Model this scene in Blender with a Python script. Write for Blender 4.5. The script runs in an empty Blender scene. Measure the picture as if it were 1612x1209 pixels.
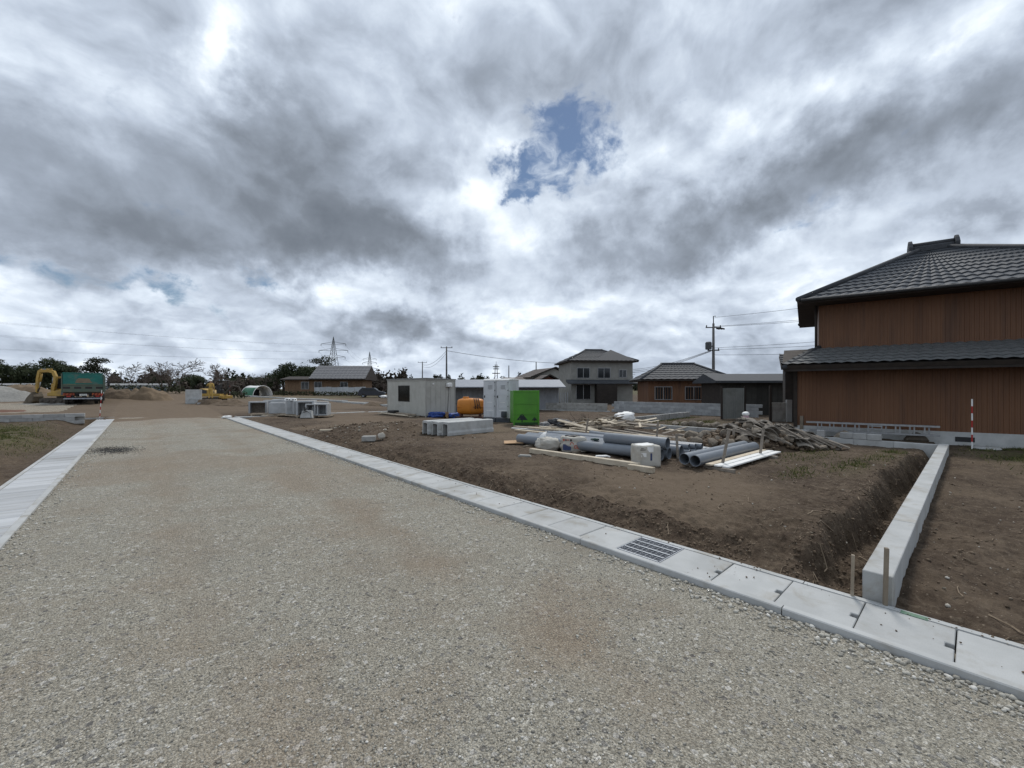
import bpy, math, random
import numpy as np
from mathutils import Vector, Matrix, noise as mnoise
S = bpy.context.scene
COL = S.collection
R = math.radians
rnd = random.Random(7)

# ------------------------------------------------------------------ camera
HEAD = 41.9                                   # heading, degrees clockwise from the street direction (+Y)
cam_d = bpy.data.cameras.new('camera')
cam = bpy.data.objects.new('camera', cam_d); COL.objects.link(cam)
cam.location = (0, 0, 1.72)
cam.rotation_euler = (R(90), 0, R(-HEAD))
cam_d.sensor_width = 36; cam_d.lens = 14.52
cam_d.shift_y = 0.0046
cam_d.clip_start = 0.05; cam_d.clip_end = 9000
S.camera = cam

# ------------------------------------------------------------------ light
SUN_AZ, SUN_EL = 62.0, 56.0                   # degrees clockwise from +Y; behind the cloud
W = bpy.data.worlds.new('World'); S.world = W; W.use_nodes = True
W.cycles.sampling_method = 'MANUAL'; W.cycles.sample_map_resolution = 256
sun_d = bpy.data.lights.new('sun', 'SUN'); sun_d.energy = 1.5; sun_d.angle = R(12); sun_d.color = (1.0, .96, .9)
sun = bpy.data.objects.new('sun', sun_d); COL.objects.link(sun)
sun.location = (0, 0, 60)
_sd = Vector((math.sin(R(SUN_AZ)) * math.cos(R(SUN_EL)), math.cos(R(SUN_AZ)) * math.cos(R(SUN_EL)), math.sin(R(SUN_EL))))
sun.rotation_euler = _sd.to_track_quat('Z', 'Y').to_euler()
S.view_settings.view_transform = 'Standard'; S.view_settings.look = 'None'
S.view_settings.gamma = 1; S.view_settings.use_curve_mapping = False
S.view_settings.exposure = 0.52
S.cycles.use_denoising = True
S.cycles.max_bounces = 5
S.cycles.diffuse_bounces = 3
try:
    S.cycles.denoiser = 'OPENIMAGEDENOISE'
    S.cycles.denoising_prefilter = 'ACCURATE'
except Exception:
    pass


class NT:
    """small helper for node trees"""
    def __init__(s, nt):
        s.t = nt; s.n = nt.nodes; s.l = nt.links; s.n.clear()
    def node(s, typ, ins=None, **kw):
        n = s.n.new(typ)
        for k, v in kw.items(): setattr(n, k, v)
        for k, v in (ins or {}).items(): s.set(n.inputs[k], v)
        return n
    def set(s, sock, v):
        if hasattr(v, 'is_output'): s.l.new(v, sock)
        else: sock.default_value = v
    def m(s, op, a, b=None, c=None, clamp=False):
        n = s.n.new('ShaderNodeMath'); n.operation = op; n.use_clamp = clamp
        s.set(n.inputs[0], a)
        if b is not None: s.set(n.inputs[1], b)
        if c is not None: s.set(n.inputs[2], c)
        return n.outputs[0]
    def vm(s, op, a, b=None):
        n = s.n.new('ShaderNodeVectorMath'); n.operation = op
        s.set(n.inputs[0], a)
        if b is not None: s.set(n.inputs['Scale' if op == 'SCALE' else 1], b)
        return n.outputs['Value' if op in ('DOT_PRODUCT', 'LENGTH') else 0]
    def xyz(s, x, y, z):
        n = s.n.new('ShaderNodeCombineXYZ')
        for i, v in enumerate((x, y, z)): s.set(n.inputs[i], v)
        return n.outputs[0]
    def sep(s, v):
        n = s.n.new('ShaderNodeSeparateXYZ'); s.set(n.inputs[0], v); return n.outputs
    def noise(s, vec, scale, detail=4, rough=.5, dist=0., lac=2.):
        n = s.n.new('ShaderNodeTexNoise')
        if vec is not None: s.l.new(vec, n.inputs['Vector'])
        for k, v in (('Scale', scale), ('Detail', detail), ('Roughness', rough), ('Distortion', dist), ('Lacunarity', lac)): n.inputs[k].default_value = v
        return n.outputs
    def voro(s, vec, scale, feature='F1', rand=1.):
        n = s.n.new('ShaderNodeTexVoronoi'); n.feature = feature
        s.l.new(vec, n.inputs['Vector']); n.inputs['Scale'].default_value = scale; n.inputs['Randomness'].default_value = rand
        return n.outputs
    def mix(s, f, a, b, blend='MIX'):
        n = s.n.new('ShaderNodeMix'); n.data_type = 'RGBA'; n.blend_type = blend
        s.set(n.inputs[0], f)
        for k, v in ((6, a), (7, b)):
            if isinstance(v, (tuple, list)) and len(v) == 3: v = (*v, 1)
            s.set(n.inputs[k], v)
        return n.outputs[2]
    def ramp(s, f, stops, interp='LINEAR'):
        n = s.n.new('ShaderNodeValToRGB'); s.set(n.inputs[0], f)
        e = n.color_ramp.elements; n.color_ramp.interpolation = interp
        while len(e) < len(stops): e.new(.5)
        for el, (p, c) in zip(e, stops):
            el.position = p; el.color = (*c, 1) if len(c) == 3 else c
        return n.outputs[0]
    def smooth(s, v, a, b):
        n = s.n.new('ShaderNodeMapRange'); n.interpolation_type = 'SMOOTHSTEP'
        s.set(n.inputs[0], v); n.inputs[1].default_value = a; n.inputs[2].default_value = b
        return n.outputs[0]
    def bump(s, h, strength=.3, dist=.02, normal=None):
        n = s.n.new('ShaderNodeBump'); s.set(n.inputs['Height'], h)
        n.inputs['Strength'].default_value = strength; n.inputs['Distance'].default_value = dist
        if normal is not None: s.l.new(normal, n.inputs['Normal'])
        return n.outputs[0]


# ------------------------------------------------------------------ sky: Nishita blue under a broken cloud deck
def build_sky():
    t = NT(W.node_tree)
    out = t.node('ShaderNodeOutputWorld')
    sky = t.node('ShaderNodeTexSky'); sky.sky_type = 'NISHITA'; sky.sun_disc = False
    sky.sun_elevation = R(SUN_EL); sky.sun_rotation = R(SUN_AZ); sky.air_density = 1.0; sky.dust_density = .15; sky.ozone_density = 1.35
    d = t.node('ShaderNodeTexCoord').outputs['Generated']
    x, y, z = t.sep(d)
    zc = t.m('MAXIMUM', z, 0.0)
    # billows: large overhead, smaller and flatter towards the horizon
    el0 = t.m('MULTIPLY', t.m('ARCSINE', zc), 57.2958)
    lowm = t.smooth(el0, 19., 8.)
    def stretch(dz, sc, zs): return t.vm('MULTIPLY', t.vm('ADD', d, (0., 0., dz)), (sc, sc, sc * zs))
    def warp(v, sc, amt):
        w = t.noise(v, sc, 3, .55)[1]
        return t.vm('ADD', v, t.vm('SCALE', t.vm('SUBTRACT', w, (.5, .5, .5)), amt))
    def field(dz):
        hi = t.noise(warp(stretch(dz, 1., 1.25), 2.2, .34), 3.3, 7, .52)[0]
        lo = t.noise(warp(stretch(dz * .5, 1., 1.9), 5., .14), 5.2, 7, .55)[0]
        m_ = t.node('ShaderNodeMix', {0: lowm}); t.set(m_.inputs[2], hi); t.set(m_.inputs[3], lo); return m_.outputs[0]
    nA = field(0.); nB = field(.035)
    nF = t.noise(warp(stretch(0., 1., 1.5), 5., .16), 9.5, 6, .6)[0]
    # where the deck is thick or torn (azimuth / elevation in degrees)
    az = t.m('MULTIPLY', t.m('ARCTAN2', x, y), 57.2958)
    el = t.m('MULTIPLY', t.m('ARCSINE', z), 57.2958)
    wv = t.sep(t.noise(d, 3.2, 6, .6)[1])
    wv2 = t.sep(t.noise(d, 9.0, 6, .62)[1])
    az = t.m('ADD', az, t.m('ADD', t.m('MULTIPLY', t.m('SUBTRACT', wv[0], .5), 26.), t.m('MULTIPLY', t.m('SUBTRACT', wv2[0], .5), 13.)))
    el = t.m('ADD', el, t.m('ADD', t.m('MULTIPLY', t.m('SUBTRACT', wv[1], .5), 15.), t.m('MULTIPLY', t.m('SUBTRACT', wv2[1], .5), 9.)))
    def blob(a, e, sa, se, tilt=0.):
        da = t.m('SUBTRACT', az, a); de = t.m('SUBTRACT', el, e)
        c, s_ = math.cos(R(tilt)), math.sin(R(tilt))
        if tilt:
            ra = t.m('ADD', t.m('MULTIPLY', da, c), t.m('MULTIPLY', de, s_))
            re = t.m('SUBTRACT', t.m('MULTIPLY', de, c), t.m('MULTIPLY', da, s_))
        else: ra, re = da, de
        q = t.m('ADD', t.m('POWER', t.m('DIVIDE', ra, sa), 2.), t.m('POWER', t.m('DIVIDE', re, se), 2.))
        return t.m('EXPONENT', t.m('MULTIPLY', q, -1.))
    def total(bl):
        acc = None
        for k, *b in bl:
            v = t.m('MULTIPLY', blob(*b), k)
            acc = v if acc is None else t.m('ADD', acc, v)
        return acc
    shade = total(SKY_SHADE)
    tear = total(SKY_TEAR)
    emb = t.m('SUBTRACT', nA, nB)
    lowf = t.smooth(el, 24., 6.)
    b = t.m('ADD', SKY_BASE, t.m('MULTIPLY', t.m('SUBTRACT', nA, .5), t.m('ADD', SKY_K[0], t.m('MULTIPLY', lowm, .5))))
    b = t.m('ADD', b, t.m('MULTIPLY', t.m('MULTIPLY', emb, SKY_K[1]), t.m('SUBTRACT', 1., t.m('MULTIPLY', lowm, .45))))
    b = t.m('ADD', b, t.m('MULTIPLY', t.m('SUBTRACT', nF, .5), SKY_K[2]))
    b = t.m('ADD', b, t.m('MULTIPLY', shade, .92))
    b = t.m('ADD', b, t.m('MULTIPLY', lowf, .02))
    cloud = t.ramp(b, SKY_RAMP, 'LINEAR')
    hole = t.m('ADD', t.m('SUBTRACT', tear, .14), t.m('MULTIPLY', t.m('SUBTRACT', nF, .5), 2.4))
    hole = t.m('ADD', hole, t.m('MULTIPLY', t.m('SUBTRACT', nA, .5), 1.0))
    hole = t.m('MULTIPLY', t.smooth(hole, .22, .82), t.m('SUBTRACT', 1., t.m('MULTIPLY', t.smooth(t.noise(warp(stretch(0., 1., 1.4), 7., .2), 13., 5, .6)[0], .42, .72), .8)))
    bg_s = t.node('ShaderNodeBackground', {'Color': sky.outputs[0], 'Strength': .05})
    bg_c = t.node('ShaderNodeBackground', {'Color': cloud, 'Strength': 1.0})
    mx = t.node('ShaderNodeMixShader', {0: t.m('SUBTRACT', 1., hole)})
    t.l.new(bg_s.outputs[0], mx.inputs[1]); t.l.new(bg_c.outputs[0], mx.inputs[2])
    t.l.new(mx.outputs[0], out.inputs[0])
SKY_BASE = .67
SKY_K = (.54, 1.1, .20)
SKY_RAMP = [(0., (.11, .128, .155)), (.22, (.155, .178, .212)), (.45, (.25, .287, .345)), (.64, (.385, .438, .518)), (.8, (.53, .592, .672)), (1., (.82, .86, .90))]
# k, azimuth, elevation, half widths, tilt
SKY_SHADE = []
SKY_TEAR = []
SKY_SHADE = [(-.34, 3, 21, 17, 7.5, 0), (-.24, -3, 14, 14, 3.6, 0), (-.30, 22, 17.5, 13, 4.0, 0), (-.20, 15, 25, 8, 8, 0), (-.16, 27, 20, 6, 4, 0),
             (-.40, 70, 19.8, 25, 3.6, 12), (-.22, 90, 24, 13, 5, 10), (-.16, 62, 37, 17, 5, 0), (-.34, 29, 8.2, 7.5, 1.9, 0), (-.22, 91, 15, 5, 1.3, 0), (-.14, 36, 38, 12, 6, 0), (-.18, 57, 25, 3.5, 3, 30),
             (.34, 7, 33, 3.2, 5, -35), (.22, 38, 25, 5, 10, 0), (.20, 56, 29, 9, 3.5, 0), (.20, 20, 12, 22, 2.2, 0), (.18, 62, 12, 20, 3.6, 0), (.18, -4, 8.5, 12, 2.0, 0),
             (.14, -9, 29, 7, 6, 0), (.22, 78, 30, 14, 2.6, 16), (.14, 45, 17, 5, 5, 0)]
SKY_TEAR = [(1.2, 48, 30.5, 7.5, 5, 0), (1.15, 46, 25.5, 3.6, 3.2, 0), (1.0, 2.5, 10.3, 8, 1.6, -6), (.55, 8.5, 13.4, 4, 1.1, 0), (.5, -8.5, 11, 3, 1.6, 0)]
build_sky()

# ------------------------------------------------------------------ mesh helpers
class MB:
    """collects shapes; build() links them as ONE mesh object"""
    def __init__(s): s.v = []; s.f = []; s.mi = []; s.cur = 0
    def add(s, vs, fs):
        o = len(s.v); s.v += [tuple(p) for p in vs]
        for f in fs: s.f.append(tuple(i + o for i in f)); s.mi.append(s.cur)
        return s
    def box(s, x0, y0, z0, x1, y1, z1):
        if x0 > x1: x0, x1 = x1, x0
        if y0 > y1: y0, y1 = y1, y0
        if z0 > z1: z0, z1 = z1, z0
        return s.add([(x0, y0, z0), (x1, y0, z0), (x1, y1, z0), (x0, y1, z0), (x0, y0, z1), (x1, y0, z1), (x1, y1, z1), (x0, y1, z1)],
                     [(0, 3, 2, 1), (4, 5, 6, 7), (0, 1, 5, 4), (1, 2, 6, 5), (2, 3, 7, 6), (3, 0, 4, 7)])
    def cbox(s, c, size, rot=(0, 0, 0)):
        M = Matrix.Translation(c) @ (Matrix.Rotation(rot[2], 4, 'Z') @ Matrix.Rotation(rot[1], 4, 'Y') @ Matrix.Rotation(rot[0], 4, 'X'))
        a, b, d = size[0] / 2, size[1] / 2, size[2] / 2
        vs = [M @ Vector(p) for p in [(-a, -b, -d), (a, -b, -d), (a, b, -d), (-a, b, -d), (-a, -b, d), (a, -b, d), (a, b, d), (-a, b, d)]]
        return s.add(vs, [(0, 3, 2, 1), (4, 5, 6, 7), (0, 1, 5, 4), (1, 2, 6, 5), (2, 3, 7, 6), (3, 0, 4, 7)])
    def bar(s, p0, p1, w, h, up=(0, 0, 1)):
        """rectangular bar between two points, w wide, h deep along up"""
        p0, p1 = Vector(p0), Vector(p1); d = (p1 - p0).normalized(); u = Vector(up)
        if abs(d.dot(u)) > .99: u = Vector((1, 0, 0))
        sd = d.cross(u).normalized(); u = sd.cross(d).normalized()
        vs = [p + sd * a * w / 2 + u * b * h / 2 for p in (p0, p1) for a, b in ((-1, -1), (1, -1), (1, 1), (-1, 1))]
        return s.add(vs, [(3, 2, 1, 0), (4, 5, 6, 7), (0, 1, 5, 4), (1, 2, 6, 5), (2, 3, 7, 6), (3, 0, 4, 7)])
    def tube(s, pts, rad, n=8, cap=True, squash=None):
        pts = [Vector(p) for p in pts]
        if not isinstance(rad, (list, tuple)): rad = [rad] * len(pts)
        vs = []; prev = None
        for i, p in enumerate(pts):
            d = (pts[min(i + 1, len(pts) - 1)] - pts[max(i - 1, 0)]).normalized()
            if prev is None:
                a = Vector((0, 0, 1)) if abs(d.z) < .9 else Vector((1, 0, 0))
                sd = d.cross(a).normalized()
            else:
                sd = (prev - d * prev.dot(d)).normalized()
            prev = sd; u = sd.cross(d)
            for k in range(n):
                an = 2 * math.pi * k / n
                vs.append(p + (sd * math.cos(an) + u * math.sin(an)) * rad[i])
        fs = []
        for i in range(len(pts) - 1):
            for k in range(n):
                a, b = i * n + k, i * n + (k + 1) % n
                fs.append((a, b, b + n, a + n))
        if cap:
            fs.append(tuple(range(n - 1, -1, -1))); fs.append(tuple(range((len(pts) - 1) * n, len(pts) * n)))
        return s.add(vs, fs)
    def pipe(s, p0, p1, ro, ri, n=20):
        p0, p1 = Vector(p0), Vector(p1); d = (p1 - p0).normalized()
        a = Vector((0, 0, 1)) if abs(d.z) < .9 else Vector((1, 0, 0))
        sd = d.cross(a).normalized(); u = sd.cross(d); vs = []
        for p, r in ((p0, ro), (p1, ro), (p1, ri), (p0, ri)):
            for k in range(n):
                an = 2 * math.pi * k / n; vs.append(p + (sd * math.cos(an) + u * math.sin(an)) * r)
        fs = []
        for i in range(4):
            for k in range(n):
                a_, b_ = i * n + k, i * n + (k + 1) % n
                c_, d_ = ((i + 1) % 4) * n + (k + 1) % n, ((i + 1) % 4) * n + k
                fs.append((a_, b_, c_, d_))
        return s.add(vs, fs)
    def lathe(s, prof, n=20, c=(0, 0, 0)):
        vs = []; fs = []; m = len(prof)
        for k in range(n):
            a = 2 * math.pi * k / n
            for r, z in prof: vs.append((c[0] + r * math.cos(a), c[1] + r * math.sin(a), c[2] + z))
        for k in range(n):
            for i in range(m - 1):
                a, b = k * m + i, ((k + 1) % n) * m + i
                fs.append((a, b, b + 1, a + 1))
        return s.add(vs, fs)
    def prism(s, poly, a, b, axis='y'):
        """polygon (2-D, counter-clockwise seen from +axis) pulled from a to b along axis"""
        def P(p, q):
            return (p[0], q, p[1]) if axis == 'y' else (q, p[0], p[1]) if axis == 'x' else (p[0], p[1], q)
        n = len(poly); vs = [P(p, a) for p in poly] + [P(p, b) for p in poly]
        fs = [tuple(range(n)), tuple(range(2 * n - 1, n - 1, -1))] + [(i, i + n, (i + 1) % n + n, (i + 1) % n) for i in range(n)]
        if axis != 'y': fs = [f[::-1] for f in fs]
        return s.add(vs, fs)
    def quad(s, a, b, c, d): return s.add([a, b, c, d], [(0, 1, 2, 3)])
    def build(s, name, mats, parent=None, smooth=False, bevel=0., loc=None, rot=None, seg=1, angle=None):
        me = bpy.data.meshes.new(name); me.from_pydata(s.v, [], s.f); me.update()
        for m in (mats if isinstance(mats, (list, tuple)) else [mats]): me.materials.append(m)
        if any(s.mi): me.polygons.foreach_set('material_index', s.mi)
        o = link(name, me, parent, loc, rot)
        fix_normals(me)
        if smooth:
            me.polygons.foreach_set('use_smooth', [True] * len(me.polygons))
            if angle is not None: me.set_sharp_from_angle(angle=R(angle))
        if bevel:
            b = o.modifiers.new('edge', 'BEVEL'); b.width = bevel; b.segments = seg; b.limit_method = 'ANGLE'; b.angle_limit = R(35)
        return o


def fix_normals(me):
    import bmesh
    b = bmesh.new(); b.from_mesh(me); bmesh.ops.recalc_face_normals(b, faces=b.faces); b.to_mesh(me); b.free()


def link(name, data, parent=None, loc=None, rot=None):
    o = bpy.data.objects.new(name, data); COL.objects.link(o)
    if parent is not None: o.parent = parent
    if loc is not None: o.location = loc
    if rot is not None: o.rotation_euler = rot if isinstance(rot, (tuple, list)) else (0, 0, rot)
    return o


def tag(o, label=None, cat=None, group=None, kind=None):
    if label: o['label'] = label
    if cat: o['category'] = cat
    if group: o['group'] = group
    if kind: o['kind'] = kind
    return o


def thing(name, label, cat, loc=(0, 0, 0), rz=0., group=None):
    o = link(name, None, None, loc, rz); o.empty_display_size = .2
    return tag(o, label, cat, group)


def dup(root, loc=None, rz=None, label=None, group=None):
    def cp(o, par):
        c = o.copy(); COL.objects.link(c); c.parent = par
        for ch in o.children: cp(ch, c)
        return c
    r = cp(root, None)
    if loc is not None: r.location = loc
    if rz is not None: r.rotation_euler = rz if isinstance(rz, (tuple, list)) else (0, 0, rz)
    if label: r['label'] = label
    if group: r['group'] = group
    return r


def npmesh(name, V, Fq, mat, parent=None, smooth=False, col=None, attr='tone'):
    """numpy arrays to a mesh; faces all of one size"""
    me = bpy.data.meshes.new(name); k = Fq.shape[1]
    me.vertices.add(len(V)); me.vertices.foreach_set('co', np.ascontiguousarray(V, np.float32).ravel())
    me.loops.add(Fq.size); me.loops.foreach_set('vertex_index', np.ascontiguousarray(Fq, np.int32).ravel())
    me.polygons.add(len(Fq)); me.polygons.foreach_set('loop_start', np.arange(0, Fq.size, k, dtype=np.int32))
    me.polygons.foreach_set('loop_total', np.full(len(Fq), k, np.int32))
    if smooth: me.polygons.foreach_set('use_smooth', np.ones(len(Fq), bool))
    me.update(calc_edges=True); me.validate()
    if col is not None:
        a = me.color_attributes.new(attr, 'FLOAT_COLOR', 'POINT'); c = np.ones((len(V), 4), np.float32); c[:, :3] = col
        a.data.foreach_set('color', c.ravel())
    me.materials.append(mat)
    return link(name, me, parent)


# value noise, vectorised
def _hash(i, j, s):
    n = (i * 374761393 + j * 668265263 + s * 974634533) & 0xffffffff
    n = ((n ^ (n >> 13)) * 1274126177) & 0xffffffff
    return ((n ^ (n >> 16)) & 0xffff) / 65535.0
def vnoise(x, y, s=0):
    i = np.floor(x).astype(np.int64); j = np.floor(y).astype(np.int64); fx = x - i; fy = y - j
    fx = fx * fx * (3 - 2 * fx); fy = fy * fy * (3 - 2 * fy)
    return (_hash(i, j, s) * (1 - fx) + _hash(i + 1, j, s) * fx) * (1 - fy) + (_hash(i, j + 1, s) * (1 - fx) + _hash(i + 1, j + 1, s) * fx) * fy
def fbm(x, y, oct=4, s=0, g=.5):
    a = 1.; t = 0.; n = 0.
    for k in range(oct):
        t = t + a * vnoise(x * 2 ** k + 17.3 * k, y * 2 ** k - 9.1 * k, s + k); n += a; a *= g
    return t / n
def sst(v, a, b):
    t = np.clip((v - a) / (b - a), 0, 1); return t * t * (3 - 2 * t)


# ------------------------------------------------------------------ materials
MATS = {}
def mat(name, c1, c2=None, scale=6., rough=.8, bump=.15, bscale=40., bdist=.01, metal=0., stretch=(1, 1, 1), vary=.12, dirt=None, dscale=1.5, damt=.5, spec=.4, coords='Object', fine=None):
    """noise-mottled principled material; dirt = colour of blotchy stains; vary = brightness spread from piece to piece"""
    if name in MATS: return MATS[name]
    m = bpy.data.materials.new(name); m.use_nodes = True; t = NT(m.node_tree)
    out = t.node('ShaderNodeOutputMaterial'); b = t.node('ShaderNodeBsdfPrincipled')
    t.l.new(b.outputs[0], out.inputs[0])
    oi = t.node('ShaderNodeObjectInfo')
    co = t.node('ShaderNodeTexCoord').outputs[coords]
    off = t.vm('SCALE', (13.1, 7.7, 5.3), oi.outputs['Random'])
    v = t.vm('ADD', t.vm('MULTIPLY', co, stretch), off)
    c2 = c2 or tuple(k * .8 for k in c1)
    n = t.noise(v, scale, 6, .6)[0]
    c = t.mix(t.smooth(n, .3, .7), c1, c2)
    if fine:
        n2 = t.noise(v, fine[0], 3, .6)[0]
        c = t.mix(t.m('MULTIPLY', t.smooth(n2, .45, .75), fine[2]), c, fine[1])
    if dirt:
        nd = t.noise(v, dscale, 7, .62, .4)[0]
        c = t.mix(t.m('MULTIPLY', t.smooth(nd, .48, .72), damt), c, dirt)
    if vary:
        k = t.m('ADD', 1 - vary, t.m('MULTIPLY', oi.outputs['Random'], 2 * vary))
        hs = t.node('ShaderNodeHueSaturation', {'Value': k, 'Color': c}); c = hs.outputs[0]
    t.set(b.inputs['Base Color'], c)
    t.set(b.inputs['Roughness'], t.m('ADD', rough - .08, t.m('MULTIPLY', n, .16)))
    b.inputs['Metallic'].default_value = metal
    b.inputs['Specular IOR Level'].default_value = spec
    if bump:
        bn = t.noise(v, bscale, 5, .6)[0]
        t.l.new(t.bump(bn, bump, bdist), b.inputs['Normal'])
    MATS[name] = m
    return m


def mat_ground(name, kind):
    """earth and crushed stone; the vertex colour says what lies where: r gravel, g sparse green, b reddish or dry soil"""
    m = bpy.data.materials.new(name); m.use_nodes = True; t = NT(m.node_tree)
    out = t.node('ShaderNodeOutputMaterial'); b = t.node('ShaderNodeBsdfPrincipled'); t.l.new(b.outputs[0], out.inputs[0])
    v = t.node('ShaderNodeTexCoord').outputs['Object']
    at = t.node('ShaderNodeVertexColor'); at.layer_name = 'mask'
    mk = t.sep(at.outputs[0])
    # --- soil
    n1 = t.noise(v, .55, 7, .62)[0]; n2 = t.noise(v, 3.2, 7, .65)[0]; n3 = t.noise(v, 28., 6, .68)[0]
    soil = t.mix(t.smooth(n1, .35, .65), (.062, .043, .029), (.102, .075, .051))
    soil = t.mix(t.m('MULTIPLY', t.smooth(n2, .45, .75), .75), soil, (.135, .102, .072))
    soil = t.mix(t.m('MULTIPLY', t.smooth(n3, .46, .7), .55), soil, (.036, .024, .015))
    n4 = t.noise(v, 10., 7, .72, .3)[0]
    soil = t.mix(t.m('MULTIPLY', t.smooth(n4, .47, .66), .7), soil, (.040, .027, .018))
    soil = t.mix(t.m('MULTIPLY', t.smooth(n4, .47, .34), .45), soil, (.165, .130, .094))
    vs = t.voro(v, 34.); fleck = t.m('MULTIPLY', t.m('LESS_THAN', vs[0], .22), t.m('GREATER_THAN', t.sep(vs[1])[0], .84))
    soil = t.mix(t.m('MULTIPLY', fleck, .6), soil, (.30, .25, .19))
    soil = t.mix(mk[2], soil, t.mix(n2, (.168, .127, .088), (.122, .09, .062)))
    ng = t.m('MULTIPLY', mk[1], t.smooth(t.noise(v, 7., 6, .7)[0], .36, .66))
    soil = t.mix(ng, soil, t.mix(n3, (.062, .078, .022), (.115, .118, .04)))
    # --- crushed stone
    v1 = t.voro(v, 66.); v2 = t.voro(v, 140.); v3 = t.voro(v, 30.)
    tone = t.ramp(t.sep(v1[1])[0], [(0, (.17, .157, .13)), (.25, (.258, .24, .2)), (.6, (.337, .315, .262)), (.88, (.43, .405, .345)), (1, (.58, .56, .51))])
    tone2 = t.ramp(t.sep(v2[1])[1], [(0, (.18, .164, .132)), (.5, (.305, .282, .23)), (1, (.43, .402, .34))])
    g = t.mix(t.smooth(t.noise(v, 9., 5, .6)[0], .35, .62), tone, tone2)
    big = t.m('GREATER_THAN', t.sep(v3[1])[2], .86)
    g = t.mix(t.m('MULTIPLY', big, t.m('LESS_THAN', v3[0], .55)), g, t.ramp(t.sep(v3[1])[0], [(0, (.13, .125, .12)), (.5, (.33, .315, .28)), (1, (.52, .50, .46))]))
    gap = t.smooth(v1[0], .95, .55)
    g = t.mix(t.m('MULTIPLY', t.m('SUBTRACT', 1., gap), .5), g, (.13, .115, .092))
    fines = t.m('MULTIPLY', t.smooth(t.noise(v, .8, 8, .66, .3)[0], .46, .68), .42)
    g = t.mix(fines, g, t.mix(n3, (.275, .228, .172), (.195, .158, .118)))
    g = t.mix(t.m('MULTIPLY', t.smooth(t.noise(v, .27, 5, .6)[0], .52, .7), .32), g, (.20, .186, .16))
    g = t.mix(t.m('MULTIPLY', mk[2], .5), g, t.mix(n2, (.27, .205, .145), (.225, .172, .122)))
    g = t.mix(.38, g, t.mix(1., g, t.ramp(t.sep(v2[1])[2], [(0, (.25, .25, .24)), (.5, (1., 1., .98)), (1, (1.9, 1.9, 1.85))]), 'MULTIPLY'))
    edge = t.smooth(t.m('ADD', mk[0], t.m('MULTIPLY', t.m('SUBTRACT', n2, .5), .7)), .35, .65)
    c = t.mix(edge, soil, g)
    t.set(b.inputs['Base Color'], c)
    b.inputs['Roughness'].default_value = .93; b.inputs['Specular IOR Level'].default_value = .2
    hs = t.m('ADD', t.m('MULTIPLY', n2, 1.3), t.m('ADD', t.m('MULTIPLY', n3, .7), t.m('MULTIPLY', t.m('SUBTRACT', 1., n4), 1.1)))
    hg = t.m('ADD', t.m('MULTIPLY', t.m('SUBTRACT', 1., v1[0]), .55), t.m('ADD', t.m('MULTIPLY', t.m('SUBTRACT', 1., v2[0]), .25), t.m('MULTIPLY', t.sep(v1[1])[1], .35)))
    hh = t.node('ShaderNodeMix', {0: edge}); t.set(hh.inputs[2], hs); t.set(hh.inputs[3], hg)
    t.l.new(t.bump(hh.outputs[0], .9, .026), b.inputs['Normal'])
    return m


def mat_tone(name, stops, rough=.85, spec=.3, attr='tone', bump=.4, bscale=60., two=False, trans=0.):
    """colour picked per piece from its own vertex tone"""
    m = bpy.data.materials.new(name); m.use_nodes = True; t = NT(m.node_tree)
    out = t.node('ShaderNodeOutputMaterial'); b = t.node('ShaderNodeBsdfPrincipled'); t.l.new(b.outputs[0], out.inputs[0])
    at = t.node('ShaderNodeVertexColor'); at.layer_name = attr
    v = t.node('ShaderNodeTexCoord').outputs['Object']
    c = t.ramp(t.sep(at.outputs[0])[0], stops)
    n = t.noise(v, bscale, 4, .6)[0]
    hs = t.node('ShaderNodeHueSaturation', {'Value': t.m('ADD', .75, t.m('MULTIPLY', n, .5)), 'Color': c})
    t.set(b.inputs['Base Color'], hs.outputs[0])
    b.inputs['Roughness'].default_value = rough; b.inputs['Specular IOR Level'].default_value = spec
    if bump: t.l.new(t.bump(n, bump, .006), b.inputs['Normal'])
    if trans:
        tr = t.node('ShaderNodeBsdfTranslucent', {'Color': hs.outputs[0]})
        mx = t.node('ShaderNodeMixShader', {0: trans}); t.l.new(b.outputs[0], mx.inputs[1]); t.l.new(tr.outputs[0], mx.inputs[2])
        t.l.new(mx.outputs[0], out.inputs[0])
    return m


CONC = mat('concrete', (.47, .475, .46), (.38, .385, .375), 3.5, .85, .25, 90, .004, vary=.09, dirt=(.29, .28, .25), dscale=2.2, damt=.55, fine=(120., (.30, .30, .29), .3))
CONC_N = mat('concrete_new', (.43, .437, .43), (.36, .367, .36), 2.5, .85, .2, 90, .004, vary=.07, dirt=(.25, .225, .18), dscale=2.6, damt=.7, fine=(140., (.28, .28, .27), .3))
CONC_L = mat('concrete_lid', (.43, .44, .45), (.36, .37, .378), 2.5, .85, .2, 90, .004, vary=.17, dirt=(.27, .255, .225), dscale=2.6, damt=.6, fine=(140., (.28, .28, .27), .3), stretch=(.35, 3., 1))
CONC_D = mat('concrete_weathered', (.33, .325, .30), (.24, .235, .22), 4, .9, .3, 60, .006, vary=.14, dirt=(.15, .135, .11), dscale=2, damt=.6)
BLOCK = mat('concrete_block', (.40, .40, .385), (.32, .32, .31), 5, .9, .4, 120, .005, vary=.14, dirt=(.22, .21, .18), dscale=2.5, damt=.5)
STEEL = mat('galvanised_steel', (.40, .425, .46), (.29, .31, .34), 9, .5, .1, 60, .003, metal=.35, vary=.08)
ALU = mat('aluminium', (.40, .405, .41), (.30, .305, .31), 12, .42, .05, 60, .003, metal=.75, vary=.05)
DARK = mat('black_plastic', (.018, .018, .019), (.032, .032, .032), 8, .6, .1, 40, .005)
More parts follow.
